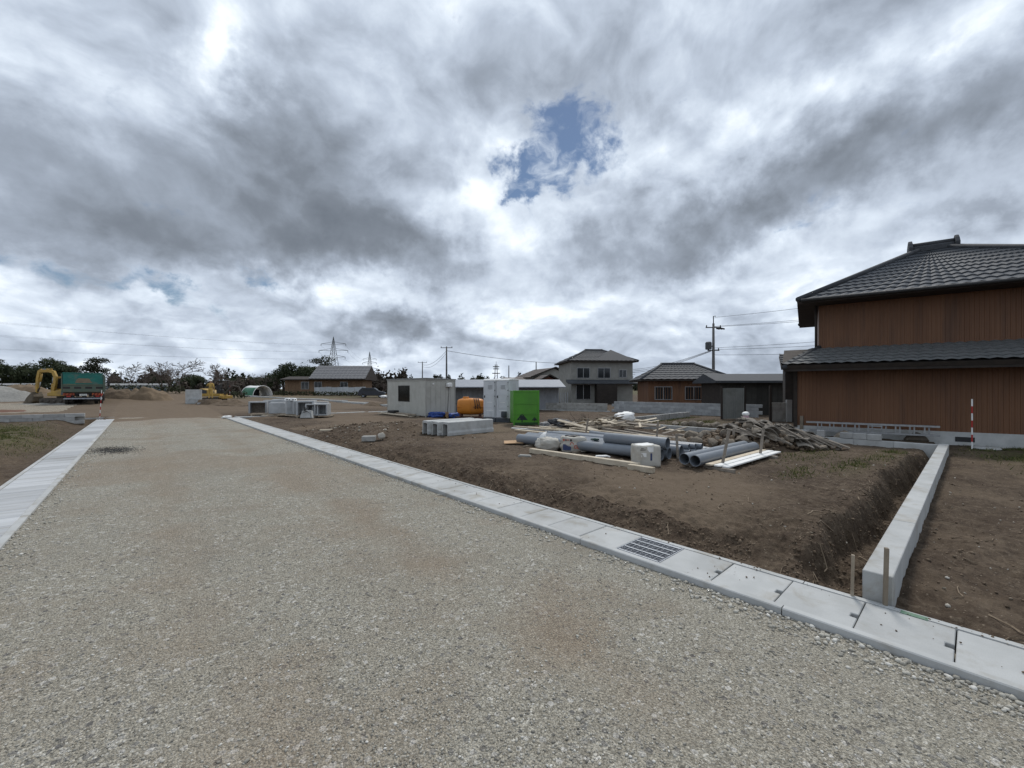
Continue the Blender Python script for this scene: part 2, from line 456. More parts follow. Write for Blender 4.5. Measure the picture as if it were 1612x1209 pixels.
RUBBER = mat('rubber', (.022, .021, .02), (.05, .045, .04), 5, .9, .3, 40, .01, vary=.05)
WOOD = mat('weathered_timber', (.30, .255, .195), (.21, .172, .128), 6, .85, .35, 30, .006, stretch=(1, 1, 1), vary=.22, dirt=(.13, .10, .075), dscale=4, damt=.5)
WOOD_L = mat('pale_timber', (.56, .49, .38), (.44, .375, .28), 5, .8, .3, 40, .004, vary=.2, dirt=(.28, .22, .155), dscale=3, damt=.45)
WOOD_G = mat('grey_timber', (.27, .235, .195), (.17, .145, .118), 9, .9, .4, 30, .006, vary=.2)
PVC = mat('grey_pvc', (.185, .205, .23), (.155, .173, .196), 3, .42, .04, 30, .003, vary=.07, dirt=(.24, .225, .20), dscale=2.5, damt=.35, spec=.5)
WHITE = mat('white_paint', (.78, .78, .76), (.70, .70, .68), 6, .55, .05, 40, .003, vary=.03, dirt=(.5, .48, .43), dscale=3, damt=.3)
RED = mat('red_paint', (.42, .03, .025), (.34, .03, .025), 6, .5, .05, 40, .003, vary=.04)
ROCK = mat('field_stone', (.22, .185, .145), (.14, .115, .088), 5, .92, .6, 22, .02, vary=.28, dirt=(.33, .30, .25), dscale=2.2, damt=.6)
SACK = mat('white_sack', (.47, .45, .40), (.39, .37, .325), 4, .75, .3, 18, .02, vary=.05, dirt=(.33, .28, .215), dscale=3, damt=.45)
BARK = mat('bark', (.085, .068, .052), (.05, .04, .032), 8, .95, .5, 20, .02, vary=.2)

# ------------------------------------------------------------------ the ground
XL0, XL1 = -1.86, -1.14          # drain along the far-off side of the road
XR0, XR1 = 3.74, 4.42            # drain along the building lots
RY_END, LY_END = 30.0, 32.6
WY0, WY1, WX1 = .42, .61, 16.0   # the concrete wall between the two lots

def H(x, y, fine=True):
    x = np.asarray(x, float); y = np.asarray(y, float)
    far = .42 * sst(y, 33, 52) + .23 * sst(y, 52, 80) + .72 * sst(y, 53, 61) * sst(x, 9, 4)
    # the road
    mid = np.abs((x - 1.3) / 2.45)
    road = -.035 - .022 * sst(x, 2.6, 3.6) + .012 * (fbm(x * .8, y * .8, 3, 3) - .5)
    rw = .2 * (fbm(x * .2, y * .25, 2, 8) - .5)
    road = road - .014 * (np.exp(-((x - .40 + rw) / .24) ** 2) + np.exp(-((x - 2.15 + rw) / .24) ** 2)) + .008 * np.exp(-((x - 1.27 + rw) / .3) ** 2)
    road = road + .02 * sst(y, 28, 32)
    # lot with the stored material
    lotz = .21 - .14 * sst(y, 8, 14) - .09 * sst(y, 15, 22)
    lotz = lotz - .17 * sst(x, 12.5, 15.5)
    crest = 4.80 + .10 * (fbm(x * 4.0, y * 4.0, 3, 14) - .5) * 2 + .32 * (fbm(y * .9, y * .1, 3, 11) - .5) * 2 + .5 * sst(y, 14, 22) + .25 * sst(y, 2.6, 1.2)
    bank = .55 * sst(x, crest - .42, crest + .12) + .45 * sst(x, crest - .3, crest + 1.1)
    lot = -.09 + (lotz + .09) * bank
    tr_c = 1.12 - .020 * (x - 4.5) + .13 * (fbm(x * 1.1, x * .2, 3, 12) - .5) * 2 + .05 * (fbm(x * 4.5, y * 4.5, 3, 13) - .5) * 2
    tr = sst(y, tr_c - .20, tr_c + .06)
    tr = np.where(x > 13.2, np.maximum(tr, sst(x, 14.2, 15.4) * .0), tr)
    lot = -.25 + (lot + .25) * tr
    slope = np.where(y < 2.2, 1.6 * tr * (1 - tr), 0) + 4 * bank * (1 - bank)
    crumb = np.clip(slope, 0, 1) * ((fbm(x * 6, y * 6, 4, 15) - .5) * .12 + (fbm(x * 17, y * 17, 3, 16) - .5) * .04)
    lot = np.where(y > 3, lotz * bank - .09 * (1 - bank), lot) + crumb
    # dug-out corner behind the wall
    # lot beyond the wall
    lot2 = -.05 + .035 * sst(x, 4.4, 6) + .05 * (fbm(x * .5, y * .5, 3, 21) - .5) - .03 * sst(x, 14, 17)
    z = np.where(y > (WY0 + WY1) / 2, lot, lot2)
    z = np.where(x > XR0 + .2, z, road)
    # heap of spoil by the drain
    for hx, hy, r, h in ((6.55, 14.9, 1.5, .34), (7.6, 14.3, 1.0, .2), (5.6, 16.2, .9, .14), (6.0, 13.4, .8, .12), (5.3, 27.6, .9, .13)):
        d2 = ((x - hx) / r) ** 2 + ((y - hy) / (r * 1.15)) ** 2
        z = z + h * np.exp(-d2 * 1.6) * (.75 + .5 * fbm(x * 2.3, y * 2.3, 3, 5)) * (x > XR1)
    # dug strip and grassy mound across the road
    dug = -.10 - .30 * sst(x, XL0 + .1, XL0 - .45)
    mound = dug + (.33 + .10 * (fbm(x * .7, y * .7, 3, 31) - .5)) * sst(x + .3 * (fbm(y * .8, x * .3, 3, 33) - .5) * 2, -2.55, -3.5) * (.55 + .45 * sst(y, 14, 22))
    left = np.where(y < 34.6, mound, 0.) + .34 * sst(y, 34.4, 35.0) * 0
    z = np.where(x < XL0 + .2, left, z)
    # rough open ground past the end of the road
    op = np.maximum(sst(y, 31.5, 35.5), sst(x, 19, 24) * (y > 0))
    op = np.where(x < XL0 + .2, (y > 34.5) * 1., op)
    z = z * (1 - op) + op * (.10 * (fbm(x * .25, y * .25, 4, 41) - .5))
    z = z + far
    if fine:
        soil = np.where((x > XL1 - .3) & (x < XR0 + .2) & (y < 33), 0., 1.)
        near = np.exp(-np.hypot(x, y) / 30.)
        rough = (fbm(x * 2.6, y * 2.6, 5, 51, .58) - .5) * .115 + (fbm(x * 9, y * 9, 4, 52, .6) - .5) * .065
        # clods: ridged
        rid = np.abs(fbm(x * 5.0, y * 5.0, 4, 53) - .5) * 2
        z = z + soil * (.35 + .65 * near) * (rough - .028 * rid)
        z = z + (1 - soil) * ((fbm(x * 11, y * 11, 3, 54) - .5) * .008)
        ruts = np.sin((x * .35 + y * .94) * 5.5 + 3 * fbm(x * .3, y * .3, 2, 55)) * .02 * (y < WY0) * (x > XR1) * sst(x, 4.6, 6)
        z = z + ruts
    return z

def ground_z(x, y): return float(H(np.array([x]), np.array([y]))[0])

def build_ground():
    # sheet of rings round the standpoint: dense in view, coarse behind, reaching past the horizon
    f0 = R(HEAD)
    a = np.concatenate([np.arange(-58, 58.01, .2), np.arange(60, 302, 3.)]) * math.pi / 180 + f0
    rr = [0.6, 1.0, 1.3, 1.6]
    while rr[-1] < 62: rr.append(rr[-1] * 1.0072)
    while rr[-1] < 3500: rr.append(rr[-1] * 1.04)
    r = np.array(rr); na, nr = len(a), len(r)
    AA, RR = np.meshgrid(a, r)
    X = RR * np.sin(AA); Y = RR * np.cos(AA)
    Z = H(X, Y)
    hill = sst(RR, 300, 1600)
    Z = Z + 0 * hill
    V = np.stack([X, Y, Z], -1).reshape(-1, 3)
    i, j = np.meshgrid(np.arange(nr - 1), np.arange(na), indexing='ij')
    j2 = (j + 1) % na
    Fq = np.stack([i * na + j, (i + 1) * na + j, (i + 1) * na + j2, i * na + j2], -1).reshape(-1, 4)
    Fq = Fq[:, ::-1]
    cx = V[Fq, 0].mean(1); cy = V[Fq, 1].mean(1)
    # what lies where
    x, y = V[:, 0], V[:, 1]
    n = fbm(x * .35, y * .35, 4, 61); n2 = fbm(x * 1.4, y * 1.4, 4, 62)
    inroad = ((x > XL1 - .3) & (x < XR0 + .3)).astype(float)
    grav = inroad * sst(y + 9 * (n - .5) * 2, 37, 30)
    grav = np.maximum(grav, (x < -4) * sst(np.abs(y - 48), 9, 5) * .9)
    grav = np.maximum(grav, .42 * sst(n2, .55, .75) * (x > 5.2) * sst(np.hypot((x - 6.8) / 2.4, (y - 17) / 5.), 1.2, .5))
    green = np.zeros_like(x)
    def patch(cx_, cy_, rx, ry, k, a_=0.):
        dx, dy = x - cx_, y - cy_
        u = dx * math.cos(a_) + dy * math.sin(a_); w = dy * math.cos(a_) - dx * math.sin(a_)
        return k * np.exp(-(u / rx) ** 2 - (w / ry) ** 2)
    for p in GREEN: green = np.maximum(green, patch(*p))
    green = green * (.4 + 1.0 * n2) * (1 - inroad)
    green = np.maximum(green, sst(np.hypot(x, y), 85, 110) * .8)
    rut = np.exp(-((x - .35 + .25 * (n - .5)) / .34) ** 2) + np.exp(-((x - 2.25 + .25 * (n - .5)) / .34) ** 2)
    dry = inroad * (.55 * rut * sst(n2, .3, .6) + .75 * sst(n, .52, .68) * sst(y, 2, 12) + .45 * sst(n2, .6, .75) + .9 * sst(y, 24, 33))
    dry = np.maximum(dry, (1 - inroad) * sst(y, 33, 37) * (.45 + .5 * n2) * (x < 20))
    dry = np.maximum(dry, .8 * sst(n, .42, .62) * (x > 5.0) * sst(y, 1.5, 2.4) * sst(x, 15, 12))
    dry = np.maximum(dry, .35 * sst(n2, .45, .7) * (x > 5) * (y < .3))
    col = np.stack([np.clip(grav, 0, 1), np.clip(green, 0, 1), np.clip(dry, 0, 1)], 1)
    road = (cx > XL1 - .25) & (cx < XR0 + .25) & (cy < 33.2)
    rightlot = (cx >= XR0 + .25) & (cy <= (WY0 + WY1) / 2) & (cx < 24) & (cy > -12)
    storelot = (cx >= XR0 + .25) & (cy > (WY0 + WY1) / 2) & (cx < 24) & (cy < 31)
    rest = ~(road | rightlot | storelot)
    hole = ((cx > 4.5) & (cx < 15.8) & (cy > .56) & (cy < 1.72)) | ((cx > 4.44) & (cx < 5.55) & (cy > 1.6) & (cy < 15.8))
    storelot &= ~hole
    gm = mat_ground('earth_and_gravel', 0)
    for nm, sel in (('gravel_road', road), ('soil_lot', storelot), ('soil_lot_beside_wall', rightlot), ('ground', rest)):
        f = Fq[sel]; u, inv = np.unique(f, return_inverse=True)
        o = npmesh(nm, V[u], inv.reshape(f.shape), gm, None, True, col[u], 'mask')
        tag(o, kind='structure')
    # the cut faces of the lot, meshed finely
    for nm, x0, x1, nx, y0, y1, ny in (('trench_bank', 4.40, 15.9, 760, .5, 1.78, 96), ('drain_bank', 4.36, 5.62, 70, 1.66, 15.9, 640)):
        gx = np.linspace(x0, x1, nx); gy = np.linspace(y0, y1, ny); XX, YY = np.meshgrid(gx, gy)
        x, y = XX.ravel(), YY.ravel(); V2 = np.stack([x, y, H(x, y) + .004], 1)
        i, j = np.meshgrid(np.arange(ny - 1), np.arange(nx - 1), indexing='ij'); q = (i * nx + j)
        F2 = np.stack([q, q + 1, q + nx + 1, q + nx], -1).reshape(-1, 4)
        n2 = fbm(x * 1.4, y * 1.4, 4, 62); n = fbm(x * .35, y * .35, 4, 61); green = np.zeros_like(x)
        for p in GREEN: green = np.maximum(green, p[4] * np.exp(-((x - p[0]) / p[2]) ** 2 - ((y - p[1]) / p[3]) ** 2))
        dry = .8 * sst(n, .42, .62) * (x > 5.0) * sst(y, 1.5, 2.4)
        o = npmesh(nm, V2, F2, gm, None, True, np.stack([0 * x, np.clip(green * (.4 + n2), 0, 1), np.clip(dry, 0, 1)], 1), 'mask')
        tag(o, kind='structure')
GREEN = [(12.9, 1.30, 1.3, .22, .6), (10.2, 1.55, .9, .22, .5), (8.8, 2.1, .7, .2, .2), (11.5, 2.6, 1.4, .5, .25), (17.3, -.9, 1.5, .8, 1.1), (15.6, -1.6, 2.0, .7, .9), (18.6, -1.6, 2.0, .8, 1.1),
         (-4.0, 23, 1.2, 3.0, 1.1), (-5.0, 27, 1.6, 4, 1.2), (18.2, 7.6, 1.6, .9, .9), (20.5, 9.2, 2.0, .8, .9), (12.5, 4.0, .9, .5, .5), (9.5, 12.5, 1.6, .9, .35), (22, 62, 20, 5, .8), (10, 75, 20, 6, .7)]
build_ground()

# ------------------------------------------------------------------ crushed stone lying on the road, clods and pebbles on the soil
_ICO = None
def ico():
    p = (1 + 5 ** .5) / 2
    v = np.array([(-1, p, 0), (1, p, 0), (-1, -p, 0), (1, -p, 0), (0, -1, p), (0, 1, p), (0, -1, -p), (0, 1, -p), (p, 0, -1), (p, 0, 1), (-p, 0, -1), (-p, 0, 1)], float)
    v /= np.linalg.norm(v[0])
    f = np.array([(0, 11, 5), (0, 5, 1), (0, 1, 7), (0, 7, 10), (0, 10, 11), (1, 5, 9), (5, 11, 4), (11, 10, 2), (10, 7, 6), (7, 1, 8), (3, 9, 4), (3, 4, 2), (3, 2, 6), (3, 6, 8), (3, 8, 9), (4, 9, 5), (2, 4, 11), (6, 2, 10), (8, 6, 7), (9, 8, 1)])
    return v, f

def scatter(name, pts, size, material, seed, flat=.62, tone=None, sink=.25, label=None, cat=None, parent=None):
    """pts (n,3), size (n,): angular stones as one mesh"""
    g = np.random.default_rng(seed); n = len(pts); iv, iff = ico()
    T = []
    for k in range(12):
        w = iv * (1 + (g.random((12, 1)) - .5) * .75); w = w * np.array([1, .62 + .45 * g.random(), flat * (.7 + .6 * g.random())]); T.append(w)
    T = np.array(T)[g.integers(0, 12, n)]
    a = g.random(n) * 6.283; ca, sa = np.cos(a), np.sin(a); tl = (g.random(n) - .5) * .9; ct, st = np.cos(tl), np.sin(tl)
    x, y, z = T[..., 0], T[..., 1], T[..., 2]
    x, z = x * ct[:, None] + z * st[:, None], z * ct[:, None] - x * st[:, None]
    x, y = x * ca[:, None] - y * sa[:, None], x * sa[:, None] + y * ca[:, None]
    V = np.stack([x, y, z], -1) * size[:, None, None] * .5
    V[..., 2] += (size * flat * (.5 - sink))[:, None]
    V += pts[:, None, :]
    Fq = (iff[None] + (np.arange(n) * 12)[:, None, None]).reshape(-1, 3)
    tv = g.random(n) if tone is None else tone
    col = np.repeat(tv, 12)[:, None] * np.ones((1, 3))
    o = npmesh(name, V.reshape(-1, 3), Fq, material, parent, False, col)
    return tag(o, label, cat, None, 'stuff')

def polar_pts(g, n, r0, r1, k=1.6, half=57):
    """more points close by"""
    u = g.random(n); r = (r0 ** (2 - k) + u * (r1 ** (2 - k) - r0 ** (2 - k))) ** (1 / (2 - k))
    a = R(HEAD) + (g.random(n) * 2 - 1) * R(half)
    return r * np.sin(a), r * np.cos(a)

STONE = mat_tone('crushed_stone', [(0, (.16, .15, .132)), (.2, (.255, .24, .205)), (.55, (.345, .325, .278)), (.85, (.44, .42, .365)), (1, (.62, .60, .55))])
CLOD = mat_tone('soil_clod', [(0, (.07, .048, .031)), (.5, (.11, .079, .052)), (.88, (.165, .122, .083)), (.95, (.30, .265, .21)), (1, (.46, .43, .38))])

def build_scatter():
    g = np.random.default_rng(5)
    x, y = polar_pts(g, 56000, 1.5, 13, 1.75)
    keep = (x > XL1 + .02) & (x < XR0 - .02) & (g.random(len(x)) < .25 + .95 * sst(fbm(x * .8, y * .8, 4, 71), .36, .62))
    keep &= g.random(len(x)) > .72 * (np.exp(-((x - .40) / .30) ** 2) + np.exp(-((x - 2.15) / .30) ** 2))
    x, y = x[keep], y[keep]
    s = .006 + .013 * g.random(len(x)) ** 2.6 + .012 * (g.random(len(x)) > .985)
    scatter('gravel', np.stack([x, y, H(x, y)], 1), s, STONE, 1, .6, label='crushed grey stone lying loose on the road', cat='gravel')
    # coarse stone fallen along the foot of the drain
    n = 3600
    yy = -1.5 + 17 * g.random(n) ** 1.7; xx = XR0 - .015 - .26 * g.random(n) ** 1.9
    k = g.random(n) < .35 + .9 * sst(fbm(yy * 1.2, xx, 3, 73), .4, .6)
    xx, yy = xx[k], yy[k]
    n2 = 800
    x3 = XL1 + .01 + .3 * g.random(n2) ** 2; y3 = 5 + 20 * g.random(n2) ** 1.5
    xx = np.concatenate([xx, x3]); yy = np.concatenate([yy, y3])
    s = .012 + .030 * g.random(len(xx)) ** 2
    scatter('loose_stones', np.stack([xx, yy, H(xx, yy)], 1), s, STONE, 2, .65, tone=.3 + .7 * g.random(len(xx)), label='coarse pale stones along the foot of the road drains', cat='gravel')
    # crumbs of black asphalt spilled on the road
    n = 2200; a = g.normal(0, 1, n); b = g.normal(0, 1, n)
    xx = -.60 + .26 * a + .08 * b; yy = 16.4 + .38 * b - .25 * a
    s = .014 + .024 * g.random(n) ** 2
    scatter('asphalt_crumbs', np.stack([xx, yy, H(xx, yy)], 1), s, mat_tone('black_asphalt', [(0, (.02, .02, .02)), (1, (.06, .058, .055))]), 6, .3, label='dark asphalt crumbs spilled on the road near the drain', cat='asphalt')
    # clods and pebbles on the bare soil
    x, y = polar_pts(g, 20000, 3.2, 24, 1.55)
    k = (x > XR1 + .03) & ~((y > WY0 - .06) & (y < WY1 + .06) & (x < WX1 + .3)) & (x < 16)
    k &= g.random(len(x)) < .2 + 1.0 * sst(fbm(x * .9, y * .9, 4, 75), .4, .62)
    x, y = x[k], y[k]
    s = .008 + .034 * g.random(len(x)) ** 4
    scatter('soil_clods', np.stack([x, y, H(x, y)], 1), s, CLOD, 3, .75, tone=.35 + .66 * g.random(len(x)) ** .8, label='brown soil clods and pebbles strewn on the bare lots', cat='soil')
    # crumbs clinging to the cut faces and fallen to their feet
    n = 3800; x = 4.5 + 11 * g.random(n) ** 1.4; y = .66 + .62 * g.random(n) - .02 * (x - 4.5)
    n = 3800; x2 = 4.46 + .55 * g.random(n); y2 = 1.6 + 14 * g.random(n) ** 1.5
    x = np.concatenate([x, x2]); y = np.concatenate([y, y2]); s = .008 + .034 * g.random(len(x)) ** 3
    scatter('bank_crumbs', np.stack([x, y, H(x, y)], 1), s, CLOD, 7, .85, tone=.05 + .8 * g.random(len(x)), label='crumbled soil clods on the cut banks of the lot', cat='soil')
    n = 420; x = XR0 + .05 + .6 * g.random(n); y = -.5 + 16 * g.random(n) ** 1.3; k = fbm(x * 1.5, y * 1.5, 3, 77) > .5; x, y = x[k], y[k]; x[: len(x) // 2] = XR1 - .08 * g.random(len(x) // 2)
    scatter('drain_crumbs', np.stack([x, y, 0 * x - .001], 1), .006 + .016 * g.random(len(x)) ** 2, CLOD, 8, .7, tone=.3 + .7 * g.random(len(x)), label='soil crumbs fallen onto the drain lids', cat='soil')
    # rubbly stone round the spoil heap
    n = 1500
    x = 6.6 + g.normal(0, 1.25, n); y = 15.6 + g.normal(0, 2.2, n); k = x > XR1 + .3; x, y = x[k], y[k]
    s = .02 + .09 * g.random(len(x)) ** 4
    scatter('spoil_stones', np.stack([x, y, H(x, y)], 1), s, CLOD, 4, .7, tone=.35 + .66 * g.random(len(x)) ** .8, label='small stones and clods on the low spoil heap by the drain', cat='rubble')
build_scatter()

# ------------------------------------------------------------------ concrete drains with lids
def build_drains():
    # right: heavy lids half a metre long, hand holes between them
    root = thing('road_drain', 'pale concrete lidded drain with a steel grating between road and bare lots', 'drain', (0, 0, 0))
    sec = MB()
    w = .065
    sec.prism([(XR0, -.30), (XR0 + w, -.30), (XR0 + w, 0), (XR0 + .008, 0), (XR0, -.008)], -.996, .996)
    sec.prism([(XR1 - w, -.30), (XR1, -.30), (XR1, -.008), (XR1 - .008, 0), (XR1 - w, 0)], -.996, .996)
    first = None
    y = -3.0
    while y < RY_END - .1:
        if first is None: first = o = sec.build('channel_section', CONC_N, root)
        else: o = first.copy(); COL.objects.link(o)
        o.location = (0, y + 1, 0); y += 2
    a, b = XR0 + w + .004, XR1 - w - .004; c = (a + b) / 2
    def lid(notch):
        m = MB(); hl = .246
        poly = [(a - c, -hl), (b - c, -hl), (b - c, hl), (a - c, hl)]
        if notch:
            n0, n1 = -.075, -.005
            poly = [(a - c, -hl), (n0, -hl), (n0, -hl + .045), (n1, -hl + .045), (n1, -hl), (b - c, -hl), (b - c, hl), (a - c, hl)]
        m.prism(poly, -.09, -.004, 'z')
        return m.build('lid', CONC_N, root, bevel=.005)
    def lid_old():
        m = MB(); hl = .2455
        m.prism([(a - c, -hl), (b - c, -hl), (b - c, hl), (a - c, hl)], -.09, -.004, 'z')
        return m.build('lid', CONC_N, root, bevel=.007)
    pn, pp = lid(True), lid_old()
    pn.location = (c, .325, 0)
    y = .325; first_p = True
    for k in range(-6, 59):
        yc = .325 + .5 * k
        if k == 0: continue
        if k == 4: continue                                   # the grating's bay
        src = pn if -6 <= k < 4 else pp
        if src is pp and first_p: o = pp; first_p = False
        else: o = src.copy(); COL.objects.link(o)
        o.location = (c + rnd.uniform(-.002, .002), yc, -.0015 * (k % 3)); o.rotation_euler = (0, 0, R(rnd.uniform(-.25, .25)))
    # floor of the channel, seen through the slots
    MB().box(XR0 + w - .01, -3.0, -.32, XR1 - w + .01, RY_END, -.29).build('channel_floor', CONC_D, root)
    # grating
    gy0, gy1 = .325 + .5 * 4 - .2475, .325 + .5 * 4 + .2475
    gr = MB()
    gr.box(a, gy0, -.05, a + .012, gy1, -.006); gr.box(b - .012, gy0, -.05, b, gy1, -.006)
    gr.box(a + .012, gy0, -.05, b - .012, gy0 + .008, -.006); gr.box(a + .012, gy1 - .008, -.05, b - .012, gy1, -.006)
    go = gr.build('grating', STEEL, root)
    nb = 13
    bm_ = MB().box(-.003, gy0 + .009, -.05, .003, gy1 - .009, -.0075)
    tm = MB()
    tm.box(-.009, gy0 + .02, -.0075, .009, gy1 - .02, -.0035)
    f = None
    for q in range(nb):
        xq = a + .03 + (b - a - .06) * q / (nb - 1)
        if f is None: f = o = bm_.build('grate_bar', mat('dark_zinc', (.26, .275, .30), (.19, .20, .22), 20, .5, .1, metal=.3), go)
        else: o = f.copy(); COL.objects.link(o)
        o.location = (xq, 0, 0)
    f = None
    for q in (0, 3, 6, 9, 12):
        xq = a + .03 + (b - a - .06) * q / (nb - 1)
        if f is None: f = o = tm.build('anti_slip_strip', mat('worn_zinc', (.52, .54, .56), (.40, .42, .44), 30, .5, .2, 60, .003, metal=.1), go)
        else: o = f.copy(); COL.objects.link(o)
        o.location = (xq, 0, 0)
    f = None
    for q in range(9):
        yq = gy0 + .03 + (gy1 - gy0 - .06) * q / 8
        if f is None: f = o = MB().box(a + .013, -.003, -.018, b - .013, .003, -.010).build('cross_rod', MATS['dark_zinc'], go)
        else: o = f.copy(); COL.objects.link(o)
        o.location = (0, yq, 0)
    # second, distant grating and the green tape mark
    MB().box(b - .01, .22, -.0035, b + .045, .37, .0012).build('green_tape', mat('green_tape', (.10, .20, .13), (.15, .23, .17), 20, .6, .1), root)
    # left: thin lids, smooth
    root = thing('road_drain', 'pale concrete lidded drain beside the dug strip and grassy mound', 'drain', (0, 0, 0))
    sec = MB(); w = .07
    sec.prism([(XL0, -.42), (XL0 + w, -.42), (XL0 + w, 0), (XL0 + .008, 0), (XL0, -.008)], -.996, .996)
    sec.prism([(XL1 - w, -.42), (XL1, -.42), (XL1, -.008), (XL1 - .008, 0), (XL1 - w, 0)], -.996, .996)
    first = None; y = .6
    while y < LY_END - .1:
        if first is None: first = o = sec.build('channel_section', CONC_N, root)
        else: o = first.copy(); COL.objects.link(o)
        o.location = (0, y + 1, 0); y += 2
    a, b = XL0 + w + .005, XL1 - w - .005
    f = None
    for k in range(64):
        if f is None: f = o = MB().box((a - b) / 2, -.2435, -.08, (b - a) / 2, .2435, -.004).build('lid', CONC_L, root, bevel=.006)
        else: o = f.copy(); COL.objects.link(o)
        o.location = ((a + b) / 2, .86 + .5 * k, rnd.uniform(-.003, .001)); o.rotation_euler = (0, 0, R(rnd.uniform(-.3, .3)))
    # cross drain at the far corner
    root = thing('cross_drain', 'concrete drain turning off behind the stacked concrete boxes', 'drain', (0, 0, 0))
    sec = MB().box(-.99, -.30, -.25, .99, -.235, 0).box(-.99, .235, -.25, .99, .30, 0).box(-.99, -.235, -.06, .99, .235, -.004)
    f = None
    for k in range(6):
        if f is None: f = o = sec.build('channel_section', CONC_N, root)
        else: o = f.copy(); COL.objects.link(o)
        o.location = (5.45 + 2 * k, 30.35, ground_z(5.5 + 2 * k, 30.4) * .4 + .01)
    root = thing('cross_drain', 'long pale concrete kerb strip crossing the open ground behind the grey hut', 'kerb', (0, 0, 0))
    p0, p1 = Vector((11.3, 72)), Vector((18.0, 33)); dd = (p1 - p0); L = dd.length; dd.normalize(); n_ = int(L / 4)
    f = None
    for k in range(n_):
        q = p0 + dd * (4 * k + 2)
        if f is None: f = o = MB().box(-.35, -1.99, -.6, .35, 1.99, .14).build('kerb_section', CONC_N, root)
        else: o = f.copy(); COL.objects.link(o)
        o.location = (q.x, q.y, float(H(q.x, q.y, False))); o.rotation_euler = (0, 0, math.atan2(-dd.x, dd.y))
build_drains()

# ------------------------------------------------------------------ walls of cast concrete and block
def build_walls():
    root = thing('retaining_wall', 'low cast concrete wall running from the drain to the brown house plot', 'wall', (0, 0, 0))
    x = XR1 + .03; k = 0
    while x < WX1 - .1:
        x2 = min(x + 1.96, WX1)
        MB().box(x + .0015, WY0, -.45, x2 - .0015, WY1, .22 + .002 * (k % 2)).build('wall_section', CONC_N, root, bevel=.006)
        x = x2; k += 1
    # footing showing beside the near end
    MB().box(XR1 + .06, WY0 - .10, -.5, XR1 + 1.3, WY0 - .001, -.12).build('footing', CONC_D, root, bevel=.01)
    root = thing('retaining_wall', 'low concrete wall along the foot of the brown house plot', 'wall', (0, 0, 0))
    y = WY1 - .19; k = 0
    MB().box(WX1 + .002, WY0, -.45, WX1 + .19, WY1, .223).build('wall_section', CONC_N, root, bevel=.006)
    y = WY1 + .002
    while y < 4.6:
        MB().box(WX1 + .002, y, -.45, WX1 + .19 + .001 * (k % 2), y + .888, .20 - .003 * k).build('wall_section', CONC, root, bevel=.005)
        y += .892; k += 1
    # stakes marking the wall's near end
    st = thing('wooden_stake', 'thin wooden stake standing at the left corner of the concrete wall end', 'stake', (XR1 - .015, .67, -.1), 0)
    MB().prism([(-.014, -.011), (.014, -.011), (.014, .011), (-.014, .011)], 0, .44, 'z').build('shaft', WOOD, st, bevel=.002, rot=(R(1), R(-1), .2))
    MB().lathe([(.0, -.12), (.016, 0)], 4).build('point', WOOD, st, rot=(R(1), R(-1), .9))
    st2 = dup(st, (XR1 - .015, .465, -.08), .3, 'taller wooden stake in front of the concrete wall end above green tape', None)
    st2.scale = (1.1, 1.1, 1.22)
    # block wall over the dug strip
    root = thing('block_wall', 'grey concrete block wall of two courses across the end of the dug strip', 'wall', (0, 0, 0))
    f = None
    for c in range(3):
        for k in range(11):
            if c == 0 and k > 8: continue
            if f is None: f = o = MB().box(-.3945, -.09, -.188, .3945, .09, .008).build('block', BLOCK, root, bevel=.006)
            else: o = f.copy(); COL.objects.link(o)
            o.location = (-2.85 - .8 * k - (.4 if c == 1 else 0), 34.5 + rnd.uniform(-.004, .004), -.11 + .2 * c)
    MB().box(-11.5, 34.56, -.9, -2.46, 34.9, .285).build('backfill', CONC_D, root)
    MB().box(-2.43, 34.3, -.06, -1.2, 34.36, .02).build('kerb_board', CONC_N, root)
build_walls()

# ------------------------------------------------------------------ building material stored on the lot
def at(u, v, h=0.):
    """ground plan point seen at a pixel of the 1612 x 1209 photograph, on a level h"""
    z = (1.72 - h) * 650. / (v - 612.); k = (u - 806.) / 650.
    s_, c_ = math.sin(R(HEAD)), math.cos(R(HEAD))
    return Vector((z * (s_ + c_ * k), z * (c_ - s_ * k), h))
def deep(u, z, h=0.):
    k = (u - 806.) / 650.; s_, c_ = math.sin(R(HEAD)), math.cos(R(HEAD))
    return Vector((z * (s_ + c_ * k), z * (c_ - s_ * k), h))
def gz(p): return float(H(p[0], p[1], False))

